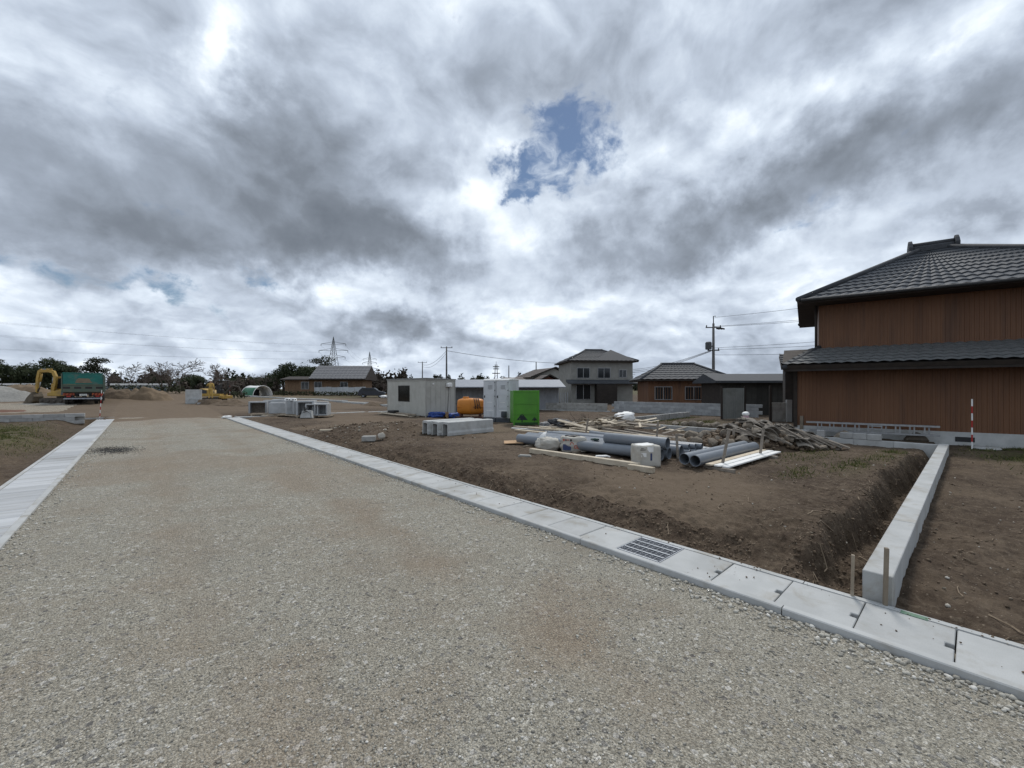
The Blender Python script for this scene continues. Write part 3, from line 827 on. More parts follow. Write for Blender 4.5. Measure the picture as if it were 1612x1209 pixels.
def build_pipes():
    lot = .21
    ax = Vector((.075, -1, 0)).normalized(); sd = Vector((1, .075, 0)).normalized()
    A = Vector((7.66, 8.25, 0))
    proto = {}
    def pipe(r, L, loc, rz, label, group, wall=.011):
        key = (r, L)
        o = link('pvc_pipe', proto[key]) if key in proto else MB().pipe((0, 0, 0), (L, 0, 0), r, r - wall, 28).build('pvc_pipe', PVC, None, True, angle=40)
        proto[key] = o.data
        o.location = loc; o.rotation_euler = (0, 0, rz)
        return tag(o, label, 'pipe', group)
    rz = math.atan2(ax.y, ax.x)
    R1, R2 = .122, .066
    labs = ['wide grey plastic pipe lying nearest the road at the front of the stack', 'wide grey plastic pipe in the bottom row, second from the front', 'wide grey plastic pipe in the bottom row, third from the front', 'wide grey plastic pipe at the back of the bottom row beside the thin pipes']
    for k in range(4):
        p = A + sd * (.255 * k) + ax * [0, .05, -.12, .1][k]
        pipe(R1, 4.0, (p.x, p.y, lot + .035 + R1), rz, labs[k], 'wide grey pipes in the stack')
    labs = ['wide grey pipe in the upper row starting beside the dark green glove', 'wide grey pipe in the upper row behind the torn bag', 'wide grey pipe at the back of the upper row']
    for k in range(1):
        p = A + sd * (.1275 + .255 * k) + ax * [2.62, .9, .6][k]
        pipe(R1, [1.45, 3.2, 3.4][k], (p.x, p.y, lot + .035 + R1 + .222), rz, labs[k], 'wide grey pipes in the stack')
    for k in range(4):
        p = A + sd * (1.0 + .14 * k) + ax * (.2 + .07 * k)
        pipe(R2, 4.0, (p.x, p.y, lot + .035 + R2), rz, 'thin grey plastic pipe in the stack beside the wide pipes', 'thin grey pipes in the stack', .007)
    for k in range(3):
        p = A + sd * (1.07 + .14 * k) + ax * (.15 + .09 * k)
        pipe(R2, 4.0, (p.x, p.y, lot + .035 + R2 + .122), rz, 'thin grey plastic pipe in the stack beside the wide pipes', 'thin grey pipes in the stack', .007)
    for k in range(3):
        p = A + sd * (.6 - .0) + ax * (.5 + 1.5 * k)
        o = MB().cbox((0, 0, 0), (1.75, .09, .05)).build('timber_bearer', WOOD, None, bevel=.004, loc=(p.x, p.y, lot + .012), rot=rz + math.pi / 2)
        tag(o, 'short squared timber laid under the stack of grey pipes', 'timber', 'bearers under the pipe stack')
    # pipe lying over the boards behind
    p0 = at(930, 682, .36); p1 = at(1050, 700, .30); d = p1 - p0
    o = MB().pipe((0, 0, 0), (3.9, 0, 0), .085, .077, 26).build('pvc_pipe', PVC, None, True, angle=40, loc=p0, rot=(0, -math.asin(d.z / d.length) , math.atan2(d.y, d.x)))
    tag(o, 'single grey pipe lying slantwise over the pale boards behind the stack', 'pipe')
    # two short pipes on bearers
    q0 = at(1094, 728, .33); q1 = at(1187, 703, .36); d = q1 - q0; rz2 = math.atan2(d.y, d.x); s2 = Vector((-d.y, d.x, 0)).normalized()
    L = d.length
    pipe(.108, round(L, 2), (q0.x, q0.y, .36), rz2, 'short wide grey pipe with dark open end beside the white boards', 'two short pipes on bearers')
    q = q0 + s2 * .235 + d.normalized() * .05
    pipe(.108, round(L, 2), (q.x, q.y, .362), rz2, 'short wide grey pipe behind its twin beside the leaning stake', 'two short pipes on bearers')
    for k in range(3):
        q = q0 - s2 * (.20 + .125 * k) + d.normalized() * (.12 + .06 * k)
        o = MB().box(0, -.06, 0, L - .1, .06, .028).build('board', WHITE if k else WOOD_L, None, bevel=.003, loc=(q.x, q.y, .262 + .012 * (2 - k)), rot=rz2)
        tag(o, ['pale board lying next to the two short pipes', 'white board in the middle beside the two short pipes', 'white board farthest out beside the two short pipes'][k], 'board')
    for k, (f_, lab) in enumerate(((.09, 'grey squared timber under the open ends of the short pipes'), (.86, 'grey squared timber under the far ends of the short pipes'))):
        q = q0 + d * f_ - s2 * .12
        o = MB().cbox((0, 0, 0), (1.0, .11, .075)).build('timber_bearer', WOOD_G, None, bevel=.005, loc=(q.x, q.y, .222), rot=rz2 + math.pi / 2 - .12)
        tag(o, lab, 'timber')
build_pipes()

def sack_mesh(sx, sy, sz, seed, rumple=.1, n=10, power=5.):
    g = np.random.default_rng(seed); me = MB(); vs = []; fs = []; idx = {}
    def vid(p):
        k = tuple(np.round(p, 4))
        if k not in idx: idx[k] = len(vs); vs.append(p)
        return idx[k]
    for axis in range(3):
        for sgn in (-1, 1):
            for i in range(n):
                for j in range(n):
                    q = []
                    for a, b in ((i, j), (i + 1, j), (i + 1, j + 1), (i, j + 1)):
                        p = [0, 0, 0]; p[axis] = sgn; p[(axis + 1) % 3] = -1 + 2 * a / n; p[(axis + 2) % 3] = -1 + 2 * b / n
                        q.append(vid(np.array(p, float)))
                    fs.append(q if sgn > 0 else q[::-1])
    out = []
    for p in vs:
        r = (np.abs(p) ** power).sum() ** (1 / power); p = p / r
        v = Vector(p)
        d = mnoise.fractal(v * 1.7 + Vector((seed * 3.1, 0, 0)), .9, 2., 4) * rumple
        d2 = mnoise.fractal(v * 5. + Vector((seed, 5, 0)), .8, 2., 3) * rumple * .45
        p = p * (1 + d + d2)
        z = (p[2] + 1) / 2
        if p[2] < -.8: p = np.array([p[0], p[1], -.85])
        out.append((p[0] * sx / 2, p[1] * sy / 2, (p[2] + .85) * sz / 1.85))
    me.add(out, fs)
    return me

def text_mesh(s, size, mat_, parent, loc, rot, depth=.001):
    c = bpy.data.curves.new('lettering', 'FONT'); c.body = s; c.size = size; c.extrude = depth; c.align_x = 'CENTER'; c.align_y = 'CENTER'; c.resolution_u = 2
    o = bpy.data.objects.new('lettering', c); COL.objects.link(o)
    bpy.context.view_layer.update()
    me = bpy.data.meshes.new_from_object(o); bpy.data.objects.remove(o); bpy.data.curves.remove(c)
    me.materials.clear(); me.materials.append(mat_)
    return link('lettering', me, parent, loc, rot)

INK = mat('black_print', (.03, .03, .032), None, 20, .7, 0)
BLUEINK = mat('blue_print', (.035, .05, .12), (.05, .065, .14), 20, .7, .1)
REDINK = mat('red_print', (.45, .10, .06), None, 20, .7, 0)

def build_bags():
    lot = .2
    # full square bag
    p = at(1016, 733, lot); rz = R(-37)
    t = thing('material_bag', 'full square white bag with printed side standing before the pipe openings', 'bag', (p.x, p.y, lot + .01), rz)
    sack_mesh(.54, .44, .47, 3, .045, 14, 16.).build('sack', SACK, t, True); t.scale = (.87,) * 3
    MB().box(-.2, -.14, .474, .16, .14, .482).build('folded_top', WHITE, t, bevel=.003, rot=(R(2), R(-3), .2))
    MB().box(-.19, -.226, .22, -.07, -.2225, .31).build('print_patch', WHITE, t)
    MB().box(.02, -.226, .14, .06, -.2225, .30).build('print_patch', BLUEINK, t)
    MB().box(-.05, -.2265, .33, .09, -.223, .44).build('print_patch', WHITE, t)
    MB().box(-.21, -.226, .37, -.09, -.2225, .385).build('print_patch', INK, t)
    MB().box(-.19, -.226, .405, -.13, -.2225, .415).build('print_patch', INK, t)
    text_mesh('78000', .085, INK, t, (.2735, -.0, .36), (R(90), 0, R(90)))
    # torn bag with printed front
    p = at(903, 711, lot)
    t = thing('material_bag', 'torn white bag with blue and red print leaning on the front pipe', 'bag', (p.x, p.y, lot + .01), R(-45))
    sack_mesh(.60, .36, .36, 5, .16, 12, 6.).build('sack', SACK, t, True)
    sack_mesh(.34, .26, .10, 8, .3, 8, 3.).build('dark_lining', DARK, t, True, loc=(-.02, .03, .29))
    MB().box(-.27, -.186, .05, -.08, -.178, .19).build('print_patch', BLUEINK, t)
    for k, (a, b, c, d) in enumerate(((-.27, .27, -.23, .315), (-.21, .275, -.19, .31), (-.2, .285, -.12, .30), (-.1, .26, -.06, .31))):
        MB().box(a, -.187, b, c, -.176, d).build('print_patch', REDINK if k % 2 == 0 else INK, t)
    for x, z in ((-.06, .20), (.03, .13), (.10, .12)):
        m = MB()
        for q in range(14):
            a0, a1 = 2 * math.pi * q / 14, 2 * math.pi * (q + 1) / 14
            m.add([(x + r_ * math.cos(a_), -.1885, z + r_ * math.sin(a_)) for r_, a_ in ((.042, a0), (.042, a1), (.024, a1), (.024, a0))], [(0, 1, 2, 3)])
        m.build('print_ring', REDINK, t)
    # slumped bag
    p = at(862, 709, lot)
    t = thing('material_bag', 'slumped open white bag with torn flap at the left end of the pipes', 'bag', (p.x, p.y, lot + .01), R(-38))
    sack_mesh(.60, .38, .30, 11, .22, 12, 3.2).build('sack', SACK, t, True)
    m = MB(); m.prism([(-.28, .18), (-.10, .22), (-.04, .36), (-.02, .46), (-.08, .43), (-.16, .38)], -.08, -.05)
    m.build('torn_flap', WHITE, t, True, rot=(R(-12), 0, .1))
    # glove on the pipes
    p = at(963, 700, .5)
    t = thing('work_glove', 'dark green work glove lying on the front pipe', 'glove', (8.02, 5.95, .496), R(70))
    GL = mat('green_rubber', (.012, .04, .03), (.02, .05, .04), 20, .7, .2)
    m = sack_mesh(.17, .10, .05, 2, .15, 6, 3.); m.build('palm', GL, t, True)
    for k in range(4):
        a = -.35 + .22 * k
        MB().tube([(.07, -.035 + .024 * k, .02), (.12, -.045 + .03 * k, .024), (.17 - .01 * abs(k - 1.5), -.055 + .036 * k, .012)], [.013, .013, .009], 6).build('finger', GL, t, True)
    MB().tube([(.0, .045, .02), (.05, .085, .022), (.085, .095, .014)], [.014, .013, .009], 6).build('thumb', GL, t, True)
    # white sack on the debris
    p = at(983, 672, .2)
    o = sack_mesh(.80, .55, .42, 21, .16, 10, 3.).build('rubble_sack', WHITE, None, True, loc=(p.x, p.y, .36), rot=(R(4), R(-9), R(-25)))
    tag(o, 'bulging white sack lying on top of the timber debris', 'bag')
    # piece of grey tile and white scrap by the front plank
    p = at(826, 720, lot)
    o = MB().prism([(-.13, 0), (.13, 0), (.15, .02), (.12, .055), (-.11, .06), (-.15, .03)], -.06, .06).build('tile_fragment', CONC_D, None, bevel=.008, loc=(p.x, p.y, lot), rot=R(-50)); tag(o, 'grey tile fragment on bare soil left of the long plank', 'tile fragment')
    p = at(948, 721, lot)
    o = MB().prism([(-.16, 0), (.15, 0), (.18, .025), (.10, .05), (-.13, .045)], -.05, .05).build('board_fragment', WHITE, None, bevel=.006, loc=(p.x, p.y, lot + .01), rot=R(-42)); tag(o, 'short white board fragment between the long plank and the pipes', 'board')
build_bags()

def plank(p0, p1, w, h, m, label, group=None, name='plank', z0=None, z1=None, roll=0.):
    p0 = Vector(p0); p1 = Vector(p1)
    if z0 is not None: p0.z = z0
    if z1 is not None: p1.z = z1
    d = p1 - p0; L = d.length
    o = MB().box(0, -w / 2, -h / 2, L, w / 2, h / 2).build(name, m, None, bevel=min(.004, h * .15), loc=p0, rot=(roll, -math.asin(max(-1, min(1, d.z / L))), math.atan2(d.y, d.x)))
    return tag(o, label, 'plank' if name == 'plank' else 'timber', group)

def build_timber():
    lot = .2
    a, b = at(836, 713, lot), at(1006, 738, lot)
    plank(a, b, .13, .105, WOOD_L, 'long thick timber plank lying in front of the bags', None, 'timber_beam', lot + .055, lot + .055)
    a, b = at(990, 739, lot), at(1029, 745, lot)
    plank(a, b, .12, .10, WOOD_L, 'short timber block at the right end of the long plank', None, 'timber_beam', lot + .052, lot + .052)
    # pale boards laid out behind the pipes
    g = random.Random(3)
    rows = [((806, 671), (985, 690)), ((812, 675), (960, 694)), ((830, 671), (978, 688)), ((850, 674), (965, 692)), ((868, 671), (1040, 696)), ((930, 690), (1100, 712)), ((1020, 694), (1190, 706)), ((1005, 690), (1160, 703)),
            ((1012, 697), (1135, 712)), ((1030, 699), (1150, 716)), ((1050, 692), (1205, 706)), ((900, 676), (1040, 694)), ((1040, 703), (1125, 711)), ((810, 668), (905, 680)), ((890, 684), (1010, 697)), ((1000, 702), (1110, 715))]
    for k, (a, b) in enumerate(rows):
        h = .2 + .03 * (k % 3)
        p0, p1 = at(a[0], a[1], h), at(b[0], b[1], h)
        L = (p1 - p0).length
        if L > 4.2: p1 = p0 + (p1 - p0) * (4.2 / L)
        z0 = gz(p0) + .035 + .032 * (k % 4); z1 = gz(p1) + .035 + .032 * (k % 4)
        plank(p0, p1, g.uniform(.07, .16), g.uniform(.025, .05), g.choice([WOOD_L, WOOD_L, WHITE, WOOD_L]), 'pale sawn board strewn behind the stack of grey pipes', 'pale boards behind the pipes', 'plank', z0, z1)
    # dark squared timber
    for k, (a, b) in enumerate((((985, 678), (1075, 694)), ((1060, 690), (1105, 696)), ((950, 676), (1010, 686)), ((1068, 686), (1100, 691)))):
        p0, p1 = at(*a, .3), at(*b, .3)
        plank(p0, p1, .14, .11, WOOD_G, 'dark weathered beam half buried in the timber debris', 'dark beams in the debris', 'timber_beam', gz(p0) + .1, gz(p1) + .09)
    # splintered offcuts piled up
    for k in range(96):
        u = g.gauss(955, 44); v = g.gauss(672, 5.2)
        v = min(max(v, 663), 690); u = min(max(u, 868), 1062)
        p = at(u, v, .2); L = g.uniform(.4, 1.7); an = g.choice([g.gauss(R(-40), .45), g.uniform(0, 3.14)])
        hp = .36 * math.exp(-((u - 975) / 45) ** 2) * g.random()
        tl = g.uniform(-.22, .22)
        z = gz(p) + .06 + hp + abs(math.sin(tl)) * L * .5
        dv = Vector((math.cos(an) * math.cos(tl), math.sin(an) * math.cos(tl), math.sin(tl))) * L / 2
        c = Vector((p.x, p.y, z))
        plank(c - dv, c + dv, g.uniform(.05, .15), g.uniform(.012, .035), g.choice([WOOD_L, WOOD_L, WOOD, WOOD_G]), 'splintered wooden offcut in the heap of timber debris', 'offcuts in the timber debris', 'timber_offcut', roll=g.uniform(-.4, .4))
    # the raised pale bar leaning on the white sack
    p0, p1 = at(946, 677, .2), at(977, 672, .2)
    plank(p0, p1, .07, .06, WOOD_L, 'pale batten propped up against the white sack', None, 'timber_offcut', gz(p0) + .12, gz(p1) + .50)
    # stakes along the edge of the storage area
    labs = ['thin brown stake upright among the pale boards behind the torn bag', 'brown stake upright behind the pipe ends near the rubble heap', 'brown stake upright right in front of the thin pipe ends',
            'leaning brown stake nearest the viewer beside the short pipes', 'brown stake upright at the far end of the white boards', 'thin brown stake before the rubble heap behind the short pipes']
    specs = [((921, 690), (926, 660), 0), ((1033, 699), (1036, 664), 0), ((1067, 724), (1065, 684), 0), ((1136, 737), (1148, 677), .2), ((1196, 721), (1202, 674), 0), ((1154, 706), (1155, 675), 0)]
    for (b, tp, _), lab in zip(specs, labs):
        p = at(*b, .2); z = (p.x * math.sin(R(HEAD)) + p.y * math.cos(R(HEAD)))
        hgt = (b[1] - tp[1]) / 650. * z; dx = (tp[0] - b[0]) / 650. * z
        tilt = math.atan2(dx, hgt)
        t = thing('wooden_stake', lab, 'stake', (p.x, p.y, gz(p)), R(-HEAD))
        MB().box(-.022, -.02, -.08, .022, .02, math.hypot(hgt, dx)).build('shaft', WOOD_G, t, bevel=.003, rot=(0, tilt, 0))
        MB().box(-.019, -.017, math.hypot(hgt, dx) - .002, .019, .017, math.hypot(hgt, dx) + .006).build('top', WOOD, t, rot=(0, tilt, 0))
    p = at(812, 700, .2)
    o = MB().box(-.32, -.2, 0, .32, .2, .015).build('plywood_sheet', mat('plywood', (.46, .30, .17), (.38, .24, .13), 5, .8, .2), None, loc=(p.x, p.y, gz(p) + .06), rot=(R(3), R(-2), R(-40))); tag(o, 'small tan plywood sheet on the soil at the left pipe end', 'plywood')
build_timber()

def rock_mesh(seed, flat=.7, cut=.25):
    iv, iff = ico(); m = MB()
    # one subdivision
    vs = [Vector(v) for v in iv]; cache = {}; fs = []
    def mid(a, b):
        k = (min(a, b), max(a, b))
        if k not in cache: cache[k] = len(vs); vs.append(((vs[a] + vs[b]) / 2).normalized())
        return cache[k]
    for a, b, c in iff:
        ab, bc, ca = mid(a, b), mid(b, c), mid(c, a); fs += [(a, ab, ca), (b, bc, ab), (c, ca, bc), (ab, bc, ca)]
    g = random.Random(seed); out = []
    planes = [(Vector((g.gauss(0, 1), g.gauss(0, 1), g.gauss(0, 1))).normalized(), g.uniform(.55, .9)) for _ in range(7)]
    sc = Vector((1, g.uniform(.6, .95), flat * g.uniform(.75, 1.15)))
    for v in vs:
        v = v * (1 + .28 * mnoise.noise(v * 1.3 + Vector((seed * 2.7, 0, 0))))
        for n, d in planes:
            e = v.dot(n) - d
            if e > 0: v = v - n * e * .85
        out.append((v.x * sc.x * .5, v.y * sc.y * .5, v.z * sc.z * .5))
    return m.add(out, fs)

def build_rubble():
    g = random.Random(11)
    rocks = [rock_mesh(k, .72).build('stone', ROCK, None, True, angle=38) for k in range(9)]
    used = set()
    def put(k, loc, size, rot, label, cat, group):
        src = rocks[k]
        if k in used: o = src.copy(); COL.objects.link(o)
        else: o = src; used.add(k)
        o.location = loc; o.scale = (size,) * 3; o.rotation_euler = rot
        return tag(o, label, cat, group)
    RT = Vector((math.cos(R(HEAD)), -math.sin(R(HEAD)), 0)); FW = Vector((math.sin(R(HEAD)), math.cos(R(HEAD)), 0))
    C = Vector((12.05, 4.0, 0))
    def hz(a, d):      # heap surface over its own plan
        e = (a / 2.0) ** 2 + (d / 1.15) ** 2
        return max(0., .56 * (1 - e)) if a > -.2 else max(0., (.48 - .13 * (-a)) * (1 - (d / 1.1) ** 2 - (a / 2.5) ** 2))
    def ground(p): return gz(p)
    lab = 'rough brown field stone in the heap of stones and broken tiles'
    big = [(-.55, -.75, .46), (-.10, -.55, .48), (-.15, -.25, .52), (.15, -.72, .40), (.55, -.80, .36), (-.95, -.85, .5), (-.75, -.2, .4), (-1.3, -.7, .42), (1.35, -.85, .32), (1.6, -.6, .34), (1.75, -.85, .22), (-1.6, -.5, .45), (-1.45, .1, .5), (-1.85, -.2, .36), (.9, -.6, .34), (.3, -.3, .42), (-2.1, -.35, .3)]
    for k, (a, d, s) in enumerate(big):
        s *= .82
        p = C + RT * a + FW * d
        put(k % 9, (p.x, p.y, ground(p) + hz(a, d) * .8 + s * .22), s, (g.uniform(-.3, .3), g.uniform(-.3, .3), g.uniform(0, 6)), 'large rounded brown field stone at the front of the rubble heap', 'stone', 'large stones of the rubble heap')
    for k in range(85):
        a = g.uniform(-2.1, 1.9); d = g.uniform(-1.0, .8); h_ = hz(a, d)
        if h_ <= 0.02 and g.random() < .7: continue
        p = C + RT * a + FW * d; s = g.uniform(.12, .30)
        put(g.randrange(9), (p.x, p.y, ground(p) + h_ + s * .1), s, (g.uniform(-1, 1), g.uniform(-1, 1), g.uniform(0, 6)), lab, 'stone', 'stones of the rubble heap')
    # broken roof tiles and boards slid down the right flank
    tile = MB()
    n = 6
    for i in range(n):
        a0, a1 = -.15 + .3 * i / n, -.15 + .3 * (i + 1) / n
        f_ = lambda x: .03 * math.cos(x / .15 * 2.2)
        tile.add([(a0, -.14, f_(a0)), (a1, -.14, f_(a1)), (a1, .14, f_(a1)), (a0, .14, f_(a0)), (a0, -.14, f_(a0) + .018), (a1, -.14, f_(a1) + .018), (a1, .14, f_(a1) + .018), (a0, .14, f_(a0) + .018)],
                 [(0, 3, 2, 1), (4, 5, 6, 7), (0, 1, 5, 4), (2, 3, 7, 6)] + ([(3, 0, 4, 7)] if i == 0 else []) + ([(1, 2, 6, 5)] if i == n - 1 else []))
    TILE = mat('broken_tile', (.20, .178, .15), (.12, .105, .088), 6, .85, .4, 30, .008, vary=.3)
    t0 = None
    for k in range(70):
        a = g.choice([g.uniform(-.2, 1.8), g.uniform(-.6, 1.0)]); d = g.uniform(-.95, .6); h_ = hz(a, d)
        if h_ < .03: continue
        p = C + RT * a + FW * d
        if t0 is None: t0 = o = tile.build('broken_tile', TILE, None, True, angle=50)
        else: o = t0.copy(); COL.objects.link(o)
        s = g.uniform(.7, 1.25)
        o.location = (p.x, p.y, ground(p) + h_ + .07); o.scale = (s, s * g.uniform(.5, 1.1), s)
        o.rotation_euler = (g.uniform(-.5, .5), g.uniform(.1, .75), R(-HEAD) + g.uniform(-.6, .6))
        tag(o, 'broken grey brown roof tile in the rubble heap', 'roof tile', 'broken tiles of the rubble heap')
    for k in range(16):
        a = -.35 + .14 * k; d = -.50 - .06 * (k % 5)
        p0 = C + RT * (a - .35) + FW * (d + .25); p1 = C + RT * (a + .30) + FW * (d - .25)
        plank(p0, p1, .14, .035, WOOD_G, 'weathered grey board sliding down the flank of the rubble heap', 'grey boards on the rubble heap', 'timber_offcut', ground(p0) + hz(a - .35, d + .25) + .12, ground(p1) + hz(a + .30, d - .25) * .7 + .07)
    # fill inside the heap
    gg = np.random.default_rng(9); n = 1500
    a = gg.uniform(-2.2, 1.95, n); d = gg.uniform(-1.1, 1.0, n)
    hh = np.array([hz(i, j) for i, j in zip(a, d)]); k = hh > .01; a, d, hh = a[k], d[k], hh[k]
    px = C.x + RT.x * a + FW.x * d; py = C.y + RT.y * a + FW.y * d
    s = .05 + .14 * gg.random(len(px))
    scatter('rubble', np.stack([px, py, H(px, py, False) + hh * gg.uniform(.55, 1.0, len(px)) - .02], 1), s, CLOD, 12, .8, tone=.2 + .7 * gg.random(len(px)), label='small broken rubble filling the heap of stones', cat='rubble')
    m = MB(); N = 18
    for i in range(N + 1):
        for j in range(N + 1):
            aa, dd = -2.3 + 4.3 * i / N, -1.2 + 2.3 * j / N; p = C + RT * aa + FW * dd
            m.v.append((p.x, p.y, ground(p) - .06 + hz(aa, dd) * .93))
    for i in range(N):
        for j in range(N): q = i * (N + 1) + j; m.f.append((q, q + N + 1, q + N + 2, q + 1)); m.mi.append(0)
    o = m.build('soil_mound', mat('heap_soil', (.095, .066, .042), (.055, .037, .024), 6, .95, .6, 20, .03), None, True); tag(o, 'brown soil showing between the stones of the rubble heap', 'soil', None, 'stuff')
    # pale boulders set along the low wall
    labs = ['pale round boulder behind the low wall, largest of the row', 'pale boulder at the far end of the row behind the low wall', 'pale boulder near the rubble heap in the row behind the low wall']
    for k, (u, v, s) in enumerate(((1064, 669, .36), (1078, 670, .42), (1092, 671, .6), (1101, 671, .45), (1125, 673, .5), (1136, 675, .35), (1113, 673, .4))):
        p = at(u, v, .1)
        o = put((k * 2) % 9, (p.x, p.y, gz(p) + .12), s, (g.uniform(-.3, .3), g.uniform(-.3, .3), g.uniform(0, 6)), 'pale boulder in the row behind the low grey wall', 'boulder', 'boulders behind the low wall')
        o['label'] = 'pale boulder behind the low grey wall, %s' % ['farthest left of the row', 'second from the left of the row', 'largest and third from the left', 'fourth from the left', 'second from the right of the row', 'small one nearest the rubble heap', 'third from the right of the row'][k]
    # figure-like pink and white ball marker stood on the heap: a pale cloth-wrapped head on a stick
    p = deep(1174, 12.6); zb = .62
    t = thing('wrapped_stick', 'stick wrapped with pink and white cloth standing behind the rubble heap', 'marker', (p.x, p.y, zb), 0)
    MB().tube([(0, 0, -.3), (0, 0, .2)], .02, 8).build('stick', WHITE, t, True)
    sack_mesh(.17, .17, .17, 4, .15, 6, 2.2).build('cloth_ball', mat('pink_cloth', (.52, .36, .40), (.44, .29, .33), 9, .9, .3), t, True, loc=(0, 0, .15))
    sack_mesh(.20, .19, .13, 9, .18, 6, 2.2).build('white_cap', WHITE, t, True, loc=(0, 0, .27))
build_rubble()

def build_brush():
    # black tarpaulin lumps and brushwood at the edge of the debris
    tarp = mat('black_tarpaulin', (.016, .016, .018), (.03, .03, .032), 6, .45, .4, 14, .03, vary=.05)
    for k, (u, v, s, lab) in enumerate(((878, 669, .7, 'crumpled black tarpaulin at the left of the timber debris'), (890, 672, .55, 'small crumpled black plastic sheet against the timber debris'), (858, 670, .45, 'grey crumpled plastic bundle beside the green container'))):
        p = at(u, v, .2)
        o = sack_mesh(s * 1.3, s, s * .55, 31 + k, .35, 10, 2.4).build('tarpaulin', tarp if k < 2 else mat('grey_plastic_sheet', (.22, .22, .22), (.10, .10, .10), 5, .6, .4, 14, .03), None, True, loc=(p.x, p.y, gz(p) - .02), rot=R(20 * k)); tag(o, lab, 'tarpaulin')
    p = at(914, 667, .2); g = random.Random(8); m = MB()
    for k in range(34):
        a = g.uniform(0, 6.3); q = Vector((g.gauss(0, .15), g.gauss(0, .15), 0)); pts = [q]
        d = Vector((math.cos(a) * .8, math.sin(a) * .8, g.uniform(.35, 1.3))).normalized()
        for s in range(5):
            pts.append(pts[-1] + d * g.uniform(.10, .2)); d = (d + Vector((g.gauss(0, .35), g.gauss(0, .35), g.gauss(-.05, .3)))).normalized()
        m.tube(pts, [.014, .012, .010, .008, .006, .003], 4, False)
    o = m.build('brushwood', BARK, None, loc=(p.x, p.y, gz(p))); tag(o, 'tangle of dark bare twigs standing behind the timber debris', 'brushwood', None, 'stuff')
build_brush()

# ------------------------------------------------------------------ odds and ends by the house plot
def build_low_walls():
    root = thing('low_wall', 'low grey block wall running towards the shed behind the debris', 'wall', (0, 0, 0)); f = None
    for k in range(10):
        if f is None: f = o = MB().box(-.39, -.075, -.3, .39, .075, .32).build('block', BLOCK, root, bevel=.006)
        else: o = f.copy(); COL.objects.link(o)
        o.location = (17.1 + .79 * k, 11.7 - .03 * k, float(H(17.1 + .79 * k, 11.7, False)))
    root = thing('low_wall', 'low grey block wall in front of the pale boulders', 'wall', (0, 0, 0)); f = None
    for k in range(5):
        if f is None: f = o = MB().box(-.085, -.397, -.3, .085, .397, .22).build('block', BLOCK, root, bevel=.006)
        else: o = f.copy(); COL.objects.link(o)
        o.location = (16.1, 9.1 - .8 * k, 0)
    root = thing('block_wall', 'pale grey concrete block wall in front of the low brown house', 'wall', (0, 0, 0)); f = None
    a, b = Vector((26.2, 18.0, 0)), Vector((27.2, 8.2, 0)); d = (b - a); L = d.length; d.normalize(); rz = math.atan2(d.y, d.x)
    for c in range(4):
        for k in range(24):
            if f is None: f = o = MB().box(-.197, -.06, -.0955, .197, .06, .0955).build('block', mat('pale_block', (.36, .37, .375), (.29, .30, .305), 3, .9, .3, 60, .006, vary=.16, dirt=(.20, .20, .19)), root, bevel=.005)
            else: o = f.copy(); COL.objects.link(o)
            q = a + d * (.2 + .4 * k + (.2 if c % 2 else 0)); o.location = (q.x, q.y, .1 + .195 * c); o.rotation_euler = (0, 0, rz)
    root = thing('block_wall', 'dark weathered block wall in front of the grey two-storey house', 'wall', (0, 0, 0)); f = None
    a, b = Vector((23.4, 25.0, 0)), Vector((26.1, 18.1, 0)); d = (b - a); L = d.length; d.normalize(); rz = math.atan2(d.y, d.x)
    for c in range(3):
        for k in range(9):
            if f is None: f = o = MB().box(-.396, -.06, -.0955, .396, .06, .0955).build('block', CONC_D, root, bevel=.005)
            else: o = f.copy(); COL.objects.link(o)
            q = a + d * (.4 + .8 * k); o.location = (q.x, q.y, .12 + .195 * c); o.rotation_euler = (0, 0, rz)
    MB().box(0, -.25, -.2, L, -.07, .06).build('base_kerb', CONC_N, root, loc=a, rot=rz)
build_low_walls()

